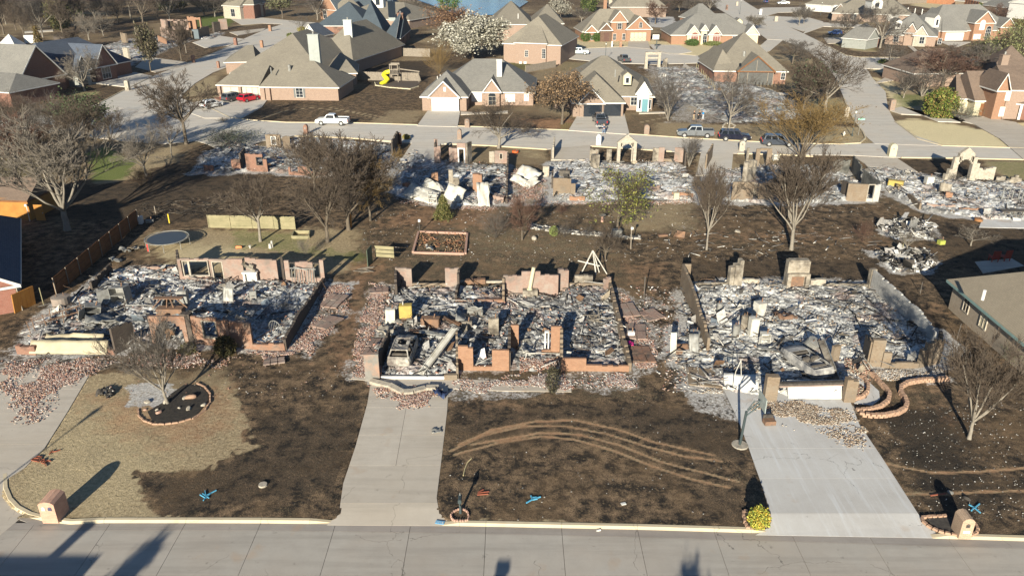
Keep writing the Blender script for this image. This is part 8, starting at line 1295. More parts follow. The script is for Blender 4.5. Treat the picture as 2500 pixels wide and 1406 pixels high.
def woods():
 """far-off wood at the top left that reads as one mass, plus nearer trunks one can tell apart"""
 rng=np.random.default_rng(5);protos=[proto(f, s)for f, s in(('round', 3), ('wild', 6), ('pear', 7), ('wild', 16))];Vs=[];Fs=[];off=0
 for i in range(120):
  x=rng.uniform(-265, -105)if i<84 else rng.uniform(-120, 40);y=rng.uniform(305, 420)if i<84 else rng.uniform(470, 560)
  if psd(np.array([x]), np.array([y]), PL(LAKE))[0]>-8:continue
  if i<84 and(y-305)<(x+265)*.22:continue
  me=protos[i%4][1];n=len(me.vertices);v=np.zeros(n*3, np.float32);me.vertices.foreach_get('co', v);v=v.reshape(-1, 3);nf=len(me.polygons);f=np.zeros(nf*4, np.int32);me.loops.foreach_get('vertex_index', f);f=f.reshape(-1, 4)
  keep=rng.random(nf)<.38;f=f[keep];s=rng.uniform(1.3, 2.0);a=rng.uniform(0, 6.28);c, sn=math.cos(a), math.sin(a);cen=(v[f[:, 0]]+v[f[:, 2]])/2
  w=v.copy();w=np.stack([(v[:, 0]*c-v[:, 1]*sn)*s+x, (v[:, 0]*sn+v[:, 1]*c)*s+y, v[:, 2]*s], 1)
  u, inv=np.unique(f, return_inverse=True);Vs.append(w[u]);Fs.append(inv.reshape(-1, 4)+off);off+=len(u)
 V=np.concatenate(Vs);F=np.concatenate(Fs);o=link('woods', npmesh('woods', V, F), None, twig_gray);tag(o, 'hazy bare winter woods massed along the top of the view', 'woods', kind='stuff')
 r=random.Random(4);L=[P(15, 60), P(40, 75), P(62, 50), P(85, 70), P(110, 45), P(135, 68), P(160, 50), P(185, 72), P(20, 25), P(70, 20), P(120, 20), P(205, 45), P(235, 60), P(262, 40), P(290, 60), P(320, 46), P(350, 62), P(385, 44), P(415, 54), P(60, 95), P(155, 92), P(105, 92), P(10, 85), P(185, 20), P(245, 14), P(310, 14), P(370, 16), P(430, 18)]
 for i, (x, y)in enumerate(L):
  f, s=(('round', 3), ('wild', 6), ('pear', 7), ('vase', 15), ('wild', 16))[i%5];h=r.uniform(10, 15)*(1+y/1500)
  tree(0, 0, 0, 0, f, s, 'grey bare tree at the near edge of the dense woods, top left', (twig_gray, twig, twig)[i%3], bark_pale if i%3==0 else bark, xy=(x, y), hw=(h, h*.72), group='bare trees along the edge of the woods')
 for i, (a, b, l)in enumerate(((185, 42, 'dark green cedar in the woods nearest the far bare trees'), (150, 78, 'dull cedar low in the woods above the slate-gabled house'), (405, 30, 'bright green cedar above the far arched ruin'), (440, 26, 'dark cedar right of the bright green cedar'))):evergreen(a, b, 0, 0, 'egg', l, [(.10, .10, .03), (.06, .07, .025), (.14, .12, .04)]if i%2 else[(.09, .12, .03), (.12, .14, .04)], 2200, .4, xy=P(a, b), hw=(12, 8), seed=40+i)
def vehicles():
 wp=mplain('paint_white', (.78, .78, .77), .25, 0, .5, .6);dk=mplain('paint_dark_blue', (.05, .06, .08), .25, .3, .5, .6);sv=mplain('paint_silver', (.15, .16, .17), .3, .6, .5, .6);bl=mplain('paint_black', (.012, .014, .03), .18, .2, .5, .9);rd=mplain('paint_red', (.55, .01, .03), .25, .1, .5, .7);gm=mplain('paint_gray', (.25, .28, .29), .3, .5, .5, .5);bu=mplain('paint_blue', (.05, .10, .28), .3, .3, .5, .5)
 v=vehicle;g='parked vehicles'
 v('parked_pickup', 'white regular-cab pickup truck parked along the back street kerb', 'pickup truck', *P(813, 305), R(180-4), 'pickup', wp, group=g)
 v('parked_pickup', 'silver-grey crew-cab pickup truck on the back street, left of the black car', 'pickup truck', *P(1697, 335), R(180-6), 'crew', sv, group=g);v('parked_suv', 'black sport utility car on the back street, right of the silver-grey pickup', 'car', *P(1792, 343), R(-7), 'suv', bl, group=g)
 v('parked_pickup', 'dark blue pickup truck with loaded bed parked nose-in on the driveway', 'pickup truck', *P(1464, 303), R(92), 'crew', dk, group=g);x, y=P(1463, 309, 1.2);tag(sheet(None, (x, y, 1.2), 1.2, 1.5, 0, 0, white_paint, .18, 77, 'bag_heap'), 'white bags piled in the bed of the dark blue pickup', 'bags')
 v('parked_suv', 'white car inside the open garage', 'car', *P(1489, 272), R(92), 'cross', wp, group=g);v('parked_suv', 'white hatchback, leftmost of the three cars by the two-garage house', 'car', *P(516, 264), R(62), 'cross', wp, group=g);v('parked_suv', 'silver grey wagon between the white hatchback and the red car', 'car', *P(571, 247), R(60), 'suv', sv, group=g);v('parked_suv', 'red car beside the blue waste bin', 'car', *P(608, 248), R(60), 'cross', rd, group=g)
 v('parked_pickup', 'grey crew-cab pickup truck at the side of the tall pink brick house', 'pickup truck', *P(1412, 134), R(180-6), 'crew', gm, group=g);v('parked_pickup', 'grey pickup truck behind the open garage house roof', 'pickup truck', *P(1523, 152), R(100), 'crew', sv, group=g);v('parked_pickup', 'white pickup truck at the top of the view on the far drive', 'pickup truck', *P(1912, 12), R(180), 'crew', wp, group=g);v('parked_suv', 'dark blue car at the top edge of the far drive', 'car', *P(1869, 8), R(88), 'cross', bu, group=g);v('parked_suv', 'blue car on the far corner drive under the bare tree', 'car', *P(2038, 86), R(175), 'cross', bu, group=g)
 v('parked_suv', 'dark car half hidden by the golden tree on the back street', 'car', *P(1898, 356), R(-8), 'suv', dk, group=g)
 navy=mplain('cloth_navy', (.04, .07, .14), .9);blk=mplain('cloth_black', (.015, .015, .017), .9);jean=mplain('cloth_jeans', (.10, .16, .26), .9);tan=mplain('cloth_tan', (.33, .26, .17), .9);blu=mplain('cloth_bright_blue', (.03, .25, .55), .8);pale=mplain('cloth_pale', (.42, .45, .48), .9)
 person('person in navy jacket and jeans standing behind the dark blue pickup', 1474, 328, R(110), navy, jean, .08);person('person in black top and tan trousers, leftmost of the three people by the ash', 1693, 294, R(10), blk, tan, .05);person('person in black clothes bending forward, middle of the three people', 1704, 294, R(0), blk, blk, .22, arms=((.45, .1), (.4, .2)));person('person in bright blue jacket and pale trousers, rightmost of the three people', 1716, 294, R(185), blu, pale, .05, cap=blu)
def small_things():
 brick_mailbox('double brick mailbox with two round openings at the left street corner', 138, 1260, .88, 1.15, 1.28, brick_mail, R(-1), .17, 2, door_m=[white_paint, mplain('door_blue', (.10, .10, .16), .4)])
 mbx=brick_mailbox('tan brick arched mailbox with white number plate at the lower right', 2345, 1302, .66, .85, 1.15, brick_mailtan, R(-2), .22, 1, True, door_m=[char_metal]);
 x, y=P(1124, 1252);m=thing('post_mailbox', 'dark green post mailbox inside the small oval stone ring', 'mailbox', (x, y, 0));k=MB();k.box((0, 0, .45), (.13, .13, .9), taper=.8);k.tube((0, -.3, .75), (0, .05, .45), .03);k.build('post', lamp_m, m);k=MB();k.box((0, -.02, .98), (.20, .55, .16));k.tube((0, -.30, 1.06), (0, .26, 1.06), .10, None, 12);b=k.build('box', lamp_m, m, uv=False);k=MB();k.tube((0, .12, 1.1), (0, .12, 1.34), .035, .01, 8);k.build('finial', metal_gray, m, uv=False)
 for a, b, l, w, h, mt, sh in((748, 328, 'small red brick mailbox with pointed top left of the back street bushes', .65, 1.35, brick_red, .3), (1122, 340, 'small brick mailbox right of the yellow bush on the back street', .65, 1.4, brick_pink2, .25), (1141, 311, 'small round topped brick mailbox at the ranch driveway', .8, 1.3, brick_pink2, .2), (1461, 354, 'white painted mailbox with pointed roof at the back street', .75, 1.35, white_paint, .4), (1578, 328, 'arched brick mailbox left of the silver-grey pickup', .85, 1.3, brick_pink2, .35), (1810, 368, 'tan arched stone mailbox below the black car', .8, 1.3, stone_pale, .3), (2176, 381, 'cream house-shaped mailbox at the right driveway of the back street', 1.0, 1.5, cream_paint, .45), (2176, 270, 'tall tapered brick mailbox on the east street', .9, 1.9, brick_pink2, .2), (2065, 285, 'white brick mailbox by the east street lawn', .7, 1.7, stone_pale, .1), (313, 221, 'white stone mailbox at the side street kerb', .8, 2.0, stone_pale, .1), (473, 154, 'dark red brick mailbox on the far left lawn', .7, 1.8, brick_red, .1), (576, 111, 'dark brick mailbox at the far left driveway', .9, 2.1, brick_wine, .1), (534, 167, 'red mailbox at the kerb of the two-garage house', .6, 1.6, brick_red, .1), (640, 117, 'orange brick mailbox on the kerb above the two-garage house', .8, 2.0, brick_orange, .1), (660, 77, 'orange brick mailbox at the far garden island', .9, 2.0, brick_orange, .1), (1515, 116, 'orange brick mailbox before the two-storey brick house', .8, 1.6, brick_orange, .3), (1494, 115, 'white post mailbox left of the orange brick mailbox', .4, 1.5, white_paint, .2), (1774, 25, 'red brick mailbox at the far loop road', .9, 2.0, brick_red, .2), (1799, 15, 'cream mailbox at the far loop road', 1.0, 1.8, stone_pale, .2), (1856, 37, 'white mailbox between the far loop drives', 1.0, 2.2, white_paint, .1), (1894, 53, 'low stone mailbox on the far street kerb', 1.2, 1.8, stone_pale, .2)):
  brick_mailbox(l, a, b, w, w, h, mt, R(-5), sh, 1)
 stone_ring('oval ring of pink block edging round the post mailbox', [(1103, 1268), (1101, 1258), (1106, 1250), (1115, 1245), (1124, 1243), (1135, 1245), (1143, 1252), (1144, 1262), (1141, 1272), (1124, 1273), (1110, 1272)], True, block_rose, (.15, .10, .12))
 stone_ring('tan block edging round the flowering shrub left of the right driveway', [(1826, 1249), (1814, 1250), (1816, 1262), (1819, 1276), (1824, 1288), (1838, 1290), (1855, 1288), (1870, 1282), (1878, 1272), (1879, 1256)], False, block_tan, (.24, .17, .14));flat_poly('mulch', PL([(1818, 1252), (1876, 1254), (1877, 1272), (1860, 1285), (1828, 1286)]), .05, char_wood, None, .1, 'structure')
 stone_ring('tan block edging round the bed of the tan brick mailbox', [(2312, 1260), (2290, 1262), (2270, 1262), (2250, 1265), (2254, 1275), (2268, 1286), (2290, 1297), (2318, 1304), (2345, 1309), (2368, 1308), (2384, 1302), (2386, 1290), (2378, 1278), (2366, 1268)], False, block_tan, (.30, .19, .13));flat_poly('mulch', PL([(2262, 1267), (2310, 1264), (2376, 1282), (2380, 1300), (2330, 1302), (2285, 1290)]), .05, char_wood, None, .1, 'structure')
 stone_ring('thin tan stone edging of the round tree bed on the left lawn', [(338, 1000), (338, 1015), (352, 1028), (375, 1036), (405, 1036), (440, 1031), (475, 1020), (500, 1003), (513, 982), (513, 962), (500, 945), (480, 936)], False, block_tan, (.42, .13, .10))
 fl=MB();fl.prism(PL([(360, 1005), (372, 1028), (405, 1033), (445, 1026), (480, 1014), (508, 980), (508, 960), (490, 942), (450, 940), (420, 960), (395, 985)]), -.05, .045);tag(fl.build('mulch', mnoise('mulch_black', (.02, .019, .018), (.06, .05, .04), 5, .95, .9, .05)), kind='structure')
 for i, (a, b, s, mt, l)in enumerate(((388, 1009, (.5, .3, .3), block_rose, 'reddish rock at the lower left of the tree bed'), (467, 973, (.9, .5, .4), block_tan, 'largest tan rock right of the tree trunk in the bed'), (452, 973, (.5, .4, .3), stone_pale, 'white rock beside the largest tan rock'), (462, 1000, (.6, .35, .35), stone_pale, 'long grey rock low in the tree bed'), (437, 997, (.3, .2, .2), stone_pale, 'small pale rock left of the long grey rock'), (497, 990, (.5, .35, .25), stone_pale, 'white rock at the right rim of the tree bed'), (384, 1002, (.3, .2, .2), stone_pale, 'small white rock at the left of the tree bed'), (360, 982, (.6, .5, .2), stone_pale, 'flat white chunk in the pale ash beside the tree bed'), (403, 985, (.35, .3, .35), stone_pale, 'pale rock just left of the tree trunk'), (355, 1001, (.3, .2, .15), block_rose, 'small red rock inside the left rim of the bed'))):rock(l, a, b, s, mt, i)
 stone_ring('outer S-curved wall of tan capping blocks by the garden walk', [(2318, 927), (2290, 930), (2250, 932), (2215, 938), (2199, 948), (2198, 962), (2208, 975), (2213, 990), (2208, 1002), (2190, 1012), (2160, 1018), (2130, 1019), (2104, 1015)], False, block_tan, (.34, .30, .16), name='garden_wall', cat='garden wall', stack=2)
 stone_ring('inner curved wall of tan capping blocks round the garden walk', [(2122, 912), (2138, 925), (2150, 940), (2162, 952), (2171, 965), (2168, 982), (2150, 996), (2125, 1004), (2095, 1006)], False, block_tan, (.34, .28, .16), name='garden_wall', cat='garden wall', stack=2);stone_ring('short curved block wall left of the garden walk', [(2100, 918), (2112, 930), (2119, 945), (2117, 960), (2105, 972), (2082, 978)], False, block_tan, (.34, .25, .15), name='garden_wall', cat='garden wall', stack=2)
 x, y=P(1806, 1086);m=thing('basketball_goal', 'black pole basketball goal leaning over the right driveway', 'basketball goal', (x, y, 0), R(-8));k=MB();k.tube((0, 0, 0), (.12, .0, 2.55), .085, None, 8);k.tube((.12, 0, 2.5), (.95, .35, 3.15), .05, None, 6);k.tube((.12, 0, 2.2), (.95, .35, 2.85), .05, None, 6);k.tube((.2, .1, 2.6), (.6, .3, 3.2), .04, None, 6);k.build('pole', lamp_m, m, uv=False);k=MB();k.box((1.08, .4, 3.1), (.05, 1.25, .95), R(12));k.build('backboard', mnoise('backboard_m', (.36, .40, .38), (.22, .25, .24), 3, .5, 0), m);k=MB()
 for i in range(10):a, b=2*math.pi*i/10, 2*math.pi*(i+1)/10;k.tube((1.38+.23*math.cos(a), .5+.23*math.sin(a), 2.75), (1.38+.23*math.cos(b), .5+.23*math.sin(b), 2.75), .012, None, 4)
 k.build('rim', metal_rust, m, uv=False);k=MB();k.tube((0, 0, 0), (0, 0, .06), .55, .5, 16);k.build('base_pad', stone_pale, m, uv=False)
 x, y=P(1602, 122);m=thing('basketball_goal', 'white backboard basketball goal by the cul-de-sac', 'basketball goal', (x, y, 0));k=MB();k.tube((0, 0, 0), (0, 0, 3.0), .12, None, 6);k.build('pole', lamp_m, m, uv=False);k=MB();k.box((-.4, -.3, 3.6), (1.9, .08, 1.3));bb=k.build('backboard', white_paint, m);k=MB();k.box((-.4, -.36, 3.45), (.9, .03, .1));k.box((-.4, -.36, 3.95), (.9, .03, .1));k.box((-.85, -.36, 3.7), (.1, .03, .6));k.box((.05, -.36, 3.7), (.1, .03, .6));k.build('target_square', trim_m, bb)
 x, y=P(642, 1184);m=MB();m.tube((x, y, -.05), (x, y, .09), .27, .25, 16);tag(m.build('manhole_cover', stone_pale, None, uv=False), 'round white utility lid on the burnt part of the left lawn', 'utility lid');x, y=P(1522, 1230);m=MB();m.box((x, y, .03), (.28, .18, .05), .3);tag(m.build('paper_scrap', white_paint, None), 'small white scrap on the middle burnt lawn', 'scrap');x, y=P(1460, 1295, -.12);m=MB();m.tube((x, y, -.1), (x+.15, y, -.05), .05, None, 8);m.box((x-.03, y, -.09), (.12, .1, .05));tag(m.build('plastic_cup', white_paint, None), 'crumpled white cup in the gutter below the middle lawn', 'cup')
 m=MB();q=[P(1151, 1120), P(1141, 1130), P(1135, 1145), P(1131, 1162)];[m.tube((*a, .05), (*b, .05), .03, None, 5)for a, b in zip(q[:-1], q[1:])];tag(m.build('trim_strip', mplain('strip_yellow', (.62, .52, .28), .7), None, uv=False), 'thin curved pale yellow strip lying on the middle lawn', 'strip')
 rock('angular grey-green glass chunk at the shadow of the tan brick mailbox', 2320, 1203, (.35, .4, .2), metal_gray, 3);x, y=P(2358, 1217);rock('dark brown clod on the right burnt lawn', 2360, 1218, (.5, .3, .2), char_wood, 5)
 x, y=P(258, 962);sheet('small charred heap of scraps on the left lawn', (x, y, .02), 1.1, .8, .2, .1, char_wood, .3, 90, 'charred_scraps', 'scraps');scatter('charred_scraps', PL([(240, 955), (270, 945), (285, 952), (262, 975)]), 60, (.06, .05, .03), (.3, .16, .12), GREYS+CHAR+[(.45, .3, .25)], 91, None, (.02, .2), .6, label='loose charred bits round the heap on the left lawn', cat='scraps')
 pb=mplain('paint_mark_blue', (.09, .36, .55), .9);pr=mplain('paint_mark_red', (.27, .085, .05), .95)
 def stroke(name, lines, mat, w, lab, z=.085):
  m=MB()
  for ln in lines:
   q=PL(ln, z)
   for a, b in zip(q[:-1], q[1:]):
    dx, dy=b[0]-a[0], b[1]-a[1];L=math.hypot(dx, dy)+1e-6;nx, ny=-dy/L*w/2, dx/L*w/2;m.prism([(a[0]-nx, a[1]-ny), (b[0]-nx, b[1]-ny), (b[0]+nx, b[1]+ny), (a[0]+nx, a[1]+ny)], z-.06, z)
  tag(m.build(name, mat), lab, 'paint mark')
 stroke('paint_mark', [[(488, 1206), (502, 1214), (515, 1202)], [(500, 1196), (503, 1212), (496, 1220)], [(503, 1208), (528, 1195)], [(494, 1203), (510, 1214)]], pb, .045, 'blue spray-painted cross on the burnt left lawn');stroke('paint_mark', [[(1285, 1226), (1300, 1217), (1320, 1211)], [(1296, 1208), (1300, 1218), (1312, 1216)], [(1298, 1213), (1310, 1212)]], pb, .07, 'blue spray-painted blob on the middle lawn');stroke('paint_mark', [[(2366, 1230), (2380, 1238), (2394, 1250)], [(2380, 1238), (2392, 1228)], [(2372, 1245), (2380, 1236)]], pb, .06, 'faint blue spray mark behind the tan brick mailbox');stroke('paint_mark', [[(2272, 1208), (2292, 1205), (2310, 1203)]], pr, .07, 'red spray line left of the tan brick mailbox shadow')
 stroke('paint_mark', [[(1168, 1200), (1180, 1193)], [(1165, 1206), (1192, 1204)], [(1166, 1202), (1194, 1198)]], pr, .06, 'faint red spray letters right of the post mailbox shadow')
 stroke('paint_lettering', [[(84, 1123), (76, 1121), (92, 1112), (103, 1114)], [(80, 1118), (94, 1117)], [(77, 1122), (92, 1125)], [(100, 1113), (94, 1127)], [(98, 1125), (108, 1124), (108, 1119), (101, 1121), (101, 1128), (108, 1130)], [(124, 1124), (116, 1122), (108, 1128), (112, 1136)], [(122, 1102), (138, 1100), (147, 1096)], [(128, 1097), (120, 1108)]], pr, .045, 'red spray-painted word Elec with a tick on the left lawn')
 x, y=P(1074, 1274, -.02);s=MB();s.box((x, y, -.035), (.50, .26, .025), -.18);s=s.build('kerb_number', mplain('sign_blue', (.16, .42, .66), .6));tag(s, 'light blue painted house number 1116 on the kerb return', 'house number')
 def text(body, size, loc, rot, mat, parent):
  c=bpy.data.curves.new('number_text', 'FONT');c.body=body;c.size=size;c.extrude=.004;c.align_x='CENTER';c.align_y='CENTER';c.materials.append(mat);o=bpy.data.objects.new('number_text', c);col.objects.link(o);o.parent=parent;o.location=loc;o.rotation_euler=rot;bpy.context.view_layer.update();n=bpy.data.objects.new('number_text', bpy.data.meshes.new_from_object(o.evaluated_get(bpy.context.evaluated_depsgraph_get())));n.parent=parent;n.location=loc;n.rotation_euler=rot;col.objects.link(n);bpy.data.objects.remove(o);return n
 text('1116', .21, (x, y, -.017), (0, 0, -.18), white_paint, s)
 text('1112', .15, (0, -.443, .49), (R(90), 0, 0), mplain('ink', (.2, .2, .2), .6), mbx)
 lamp_post('street lamp standing at the side street corner by the white-barked tree', 366, 258, 4.0);lamp_post('street lamp at the corner of the east street beside the hydrant', 2080, 333, 4.4);lamp_post('street lamp at the cul-de-sac left of the burnt fireplace', 1478, 147, 4.6);lamp_post('street lamp at the far loop road', 1806, 36, 6.0);lamp_post('street lamp on the oval lawn at the far top', 2003, 38, 5.5)
 x, y=P(2095, 331);m=thing('street_sign', 'green street name sign on a thin pole beside the corner lamp', 'street sign', (x, y, 0));k=MB();k.tube((0, 0, 0), (.05, 0, 2.6), .035, None, 5);k.build('pole', metal_gray, m, uv=False);k=MB();k.box((.1, 0, 2.65), (1.1, .04, .22));k.build('name_blade', mplain('sign_green', (.30, .62, .50), .5), m);k=MB();k.box((.05, 0, 2.9), (.04, .7, .18));k.build('cross_blade', mplain('sign_green', (.30, .62, .50), .5), m)
 x, y=P(2060, 333);m=thing('fire_hydrant', 'silver fire hydrant on the dry corner lawn', 'fire hydrant', (x, y, 0));k=MB();k.tube((0, 0, 0), (0, 0, .6), .16, .15, 10);k.tube((-.28, 0, .42), (.28, 0, .42), .08, None, 8);k.tube((0, -.25, .42), (0, 0, .42), .1, None, 8);k.build('barrel', metal_white, m, uv=False);k=MB();k.tube((0, 0, .6), (0, 0, .8), .17, .05, 10);k.build('bonnet', metal_white, m, uv=False)
 x, y=P(411, 600);m=thing('trampoline', 'round trampoline with dark mat on the dry back lawn at the left', 'trampoline', (x, y, 0));k=MB();k.tube((0, 0, .86), (0, 0, .885), 1.95, None, 40);k.build('mat', mplain('trampoline_mat', (.055, .065, .075), .35), m, uv=False);k=MB()
 for i in range(36):a, b=2*math.pi*i/36, 2*math.pi*(i+1)/36;k.tube((2.2*math.cos(a), 2.2*math.sin(a), .9), (2.2*math.cos(b), 2.2*math.sin(b), .9), .045, None, 5, cap=False)
 k.build('rim', metal_gray, m, uv=False);k=MB()
 for i in range(72):a=2*math.pi*i/72;k.tube((1.93*math.cos(a), 1.93*math.sin(a), .88), (2.18*math.cos(a+.02), 2.18*math.sin(a+.02), .9), .012, None, 3, cap=False)
 k.build('springs', metal_gray, m, uv=False)['kind']='stuff'
 for i in range(8):a=2*math.pi*i/8+.2;k=MB();k.tube((2.2*math.cos(a), 2.2*math.sin(a), 0), (2.2*math.cos(a), 2.2*math.sin(a), .9), .035, None, 5);k.build('leg', metal_gray, m, uv=False)
 k=MB();k.box((-1.3, -1.9, .5), (.12, .04, .8));k.build('red_strap', mplain('strap_red', (.55, .05, .04), .7), m)
 x, y=P(965, 200);m=thing('playset', 'wooden play tower with yellow twisted slide and swing beam by the grey fence', 'playset', (x, y, 0), R(-4));wp=wood_gray
 for dx in(-.9, .9):
  for dy in(-.9, .9):k=MB();k.box((dx, dy, 2.0), (.16, .16, 4.0));k.build('post', wp, m)
 k=MB();k.box((0, 0, 1.7), (2.0, 2.0, .12));k.build('deck', wp, m);k=MB();[k.box((dx, -.95, 2.3), (.1, .06, 1.1))for dx in np.arange(-.9, 1, .3)];[k.box((dx, .95, 2.3), (.1, .06, 1.1))for dx in np.arange(-.9, 1, .3)];k.box((0, -.98, 2.85), (2, .06, .14));k.box((0, -.9, 3.9), (2, .1, .3));k.box((0, .9, 3.9), (2, .1, .3));k.build('railing', wp, m)
 k=MB();k.box((3.2, 0, 2.6), (5.0, .18, .22), 0, 0, .12);k.build('swing_beam', wp, m)
 for dy in(-1.2, 1.2):k=MB();k.tube((5.4, 0, 2.3), (5.7, dy, 0), .09, None, 5);k.build('leg', wp, m, uv=False)
 ye=mplain('yellow_plastic', (.75, .68, .03), .35);k=MB();pts=[(-1.0, -.2, 2.3), (-1.9, -.4, 2.1), (-2.4, -1.0, 1.7), (-1.9, -1.7, 1.3), (-1.2, -2.2, .9), (-1.6, -3.2, .45), (-2.3, -4.2, .15)];[k.tube(a, b, .48, None, 9)for a, b in zip(pts[:-1], pts[1:])];k.build('slide', ye, m, uv=False)
 k=MB();k.tube((2.4, 0, 2.4), (2.4, .0, .7), .02);k.tube((2.9, 0, 2.35), (2.9, 0, .7), .02);k.box((2.65, 0, .65), (.6, .2, .05));k.build('swing', trim_m, m);
 fence('tall brown wooden privacy fence with pale posts left of the left ruin', [P(137, 722), P(338, 548)], 1.75, wood_brown, 2.35, post_mat=wood_gray, name='wooden_fence');fence('low yellowish wooden fence, pale left part, behind the left ruin backyard', [P(511, 556), P(722, 560)], 1.5, wood_pale, 2.6, posts_front=False)
 fence('grey picket fence between two lawns behind the playset', [P(872, 196), P(1026, 199)], 1.9, wood_gray);fence('grey-white board fence below the red chimney house', [P(925, 136), P(1050, 140)], 2.2, wood_gray);fence('grey wooden fence running right from the tall pink brick house', [P(1283, 178), P(1357, 165)], 1.7, wood_gray, posts_front=True, post_mat=wood_pale)
 fence('long orange wooden fence at the top right', [P(2262, 8), P(2330, 14), P(2392, 30)], 4.0, wood_red, 4.0);fence('pale fence left of the long orange fence', [P(2190, 12), P(2262, 8)], 2.4, wood_gray, 4.0)
 fence('orange brown fence between the two upper right houses', [P(2252, 64), P(2290, 72)], 2.4, wood_red, 4.0)
 rt=thing('post_fence', 'row of white posts with rails across the far burnt field', 'fence', (*P(2215, 34), 0));ox, oy=P(2215, 34)
 pp=[P(2215+i*17.5, 34+i*1.2-(i-4)**2*.12)for i in range(10)]
 for i, (a, b)in enumerate(pp):k=MB();k.box((a-ox, b-oy, 1.1), (.3, .3, 2.2));k.build('post', white_paint, rt)
 k=MB();[k.tube((a[0]-ox, a[1]-oy, z), (b[0]-ox, b[1]-oy, z), .05, None, 4)for a, b in zip(pp[:-1], pp[1:])for z in(.8, 1.5)];k.build('rails', wood_gray, rt, uv=False)
 rt=thing('wire_fence', 'broken slatted fence beside the screened porch house', 'fence', (*P(1710, 190), 0));ox, oy=P(1710, 190)
 for i in range(12):a, b=P(1700+i*4, 168+i*5);k=MB();k.box((a-ox, b-oy, .7), (.1, .1, 1.4));k.build('post', wood_pale, rt)
 for i in range(9):a, b=P(1845+i*9, 212+i*.4);k=MB();k.box((a-ox, b-oy, .65), (.12, .1, 1.3));k.build('post', char_wood, rt)
 x, y=P(902, 650);m=thing('fence_panel', 'green-grey fence gate panels standing askew between two backyards', 'fence panel', (x, y, 0));k=MB();k.box((0, .45, .9), (.07, 1.5, 1.8), R(-8));k.build('board_panel', mnoise('panel_green', (.10, .13, .09), (.06, .08, .06), 2, .9), m)
 for i in range(3):k=MB();k.box((1.3, 1.6, .5+i*.42), (2.0, .05, .34), R(-10));k.build('board', wood_pale, m)
 x, y=P(890, 662);m=thing('board_heap', 'heap of grey splintered fence boards by the fence gate', 'board heap', (x, y, 0));r=random.Random(3)
 for i in range(9):k=MB();k.box((r.uniform(-.6, .6), r.uniform(-.5, .5), .06+i*.02), (r.uniform(.9, 1.6), .11, .03), r.uniform(-.8, .6));k.build('board', wood_gray, m)
 def bed(lab, px, t=.22, h=.22, mat=block_rose):
  q=PL(px);rt=thing('raised_bed', lab, 'garden bed', (q[0][0], q[0][1], 0));ox, oy=q[0];n=len(q)
  for i in range(n):a, b=q[i], q[(i+1)%n];L=math.hypot(b[0]-a[0], b[1]-a[1]);k=MB();k.box(((a[0]+b[0])/2-ox, (a[1]+b[1])/2-oy, h/2), (L-t*.95, t, h), math.atan2(b[1]-a[1], b[0]-a[0]));k.build('edge', mat, rt)
  return q
 q=bed('rectangular brick-edged vegetable bed with dead plants in the middle backyard', [(1008, 619), (1136, 622), (1141, 572), (1022, 568)]);scatter('dead_plants', q, 260, (.1, .04, .01), (.5, .12, .06), [(.25, .13, .07), (.30, .2, .12), (.12, .08, .05), (.4, .2, .12)], 95, None, (.03, .2), .6, label='dead stalks and rusty scraps filling the vegetable bed', cat='dead plants', clump=.8)
 bed('small raised planter box left of the tall white post', [(713, 583), (754, 583), (757, 570), (718, 570)], .12, .35, wood_pale);x, y=P(1050, 612);sheet('grey-white plastic scrap in the vegetable bed', (x, y, .1), .9, .9, .3, .4, metal_white, .3, 96)
 def pole(lab, px, py, h, mat=wood_pale, r=.05, cap=None, name='post'):
  x, y=P(px, py);m=thing(name, lab, 'post', (x, y, 0));k=MB();k.tube((0, 0, -.05), (random.uniform(-.06, .06), 0, h), r, None, 7);k.build('pole', mat, m, uv=False)
  if cap:k=MB();k.box((0, 0, h+.1), (.25, .2, .25));k.build('box', cap, m)
 pole('leaning wooden post with white box on top in the middle backyard', 1540, 608, 2.2, wood_gray, .06, white_paint);pole('short yellow utility marker post on orange dirt', 414, 545, 1.1, mplain('marker_yellow', (.75, .55, .05), .6), .07);pole('pale post at the front of the brown fence', 107, 745, 1.7, wood_pale, .04);pole('thin wooden post between the sheds and the pale tree', 2201, 616, 1.5, wood_pale, .04);pole('grey post with white top right of the double-trunked tree', 1025, 568, 1.3, char_wood, .06, white_paint);pole('post near the dark scattered branches in the left backyard', 380, 521, .9, wood_gray, .06);pole('scorched thin post by the narrow yard beside the right house', 2246, 718, 1.2, char_metal, .04);pole('second scorched thin post nearer the right house', 2336, 828, 1.4, char_metal, .03);pole('thin dark metal post on the strip between the middle and right ruins', 1572, 730, 2.2, char_metal, .05);pole('white birdhouse-like post left of the orange shed', 73, 540, 1.8, white_paint, .04, white_paint)
 x, y=P(1470, 542);m=thing('bird_bath', 'white stone bird bath left of the scorched leafy tree', 'bird bath', (x, y, 0));k=MB();k.tube((0, 0, 0), (0, 0, .7), .16, .1, 8);k.build('pedestal', block_rose, m, uv=False);k=MB();k.tube((0, 0, .7), (0, 0, .85), .2, .42, 12);k.build('basin', stone_pale, m, uv=False)
 cabinet('white utility box at the rear end of the brown fence', 341, 546, .75, .6, .85, .1, white_paint, 'utility_box', 'utility box', open_=False, z=0);rock('round grey boulder below the purplish bare tree', 1304, 585, (.9, .6, .55), stone_pale, 2);rock('pale flat rock pile right of the slim upright bare tree', 1800, 568, (.9, .6, .4), stone_pale, 4);x, y=P(1503, 575);cabinet('grey metal box under the scorched leafy tree', 1505, 577, 1.0, .7, .8, .1, metal_gray, 'utility_box', 'utility box', open_=False, z=0)
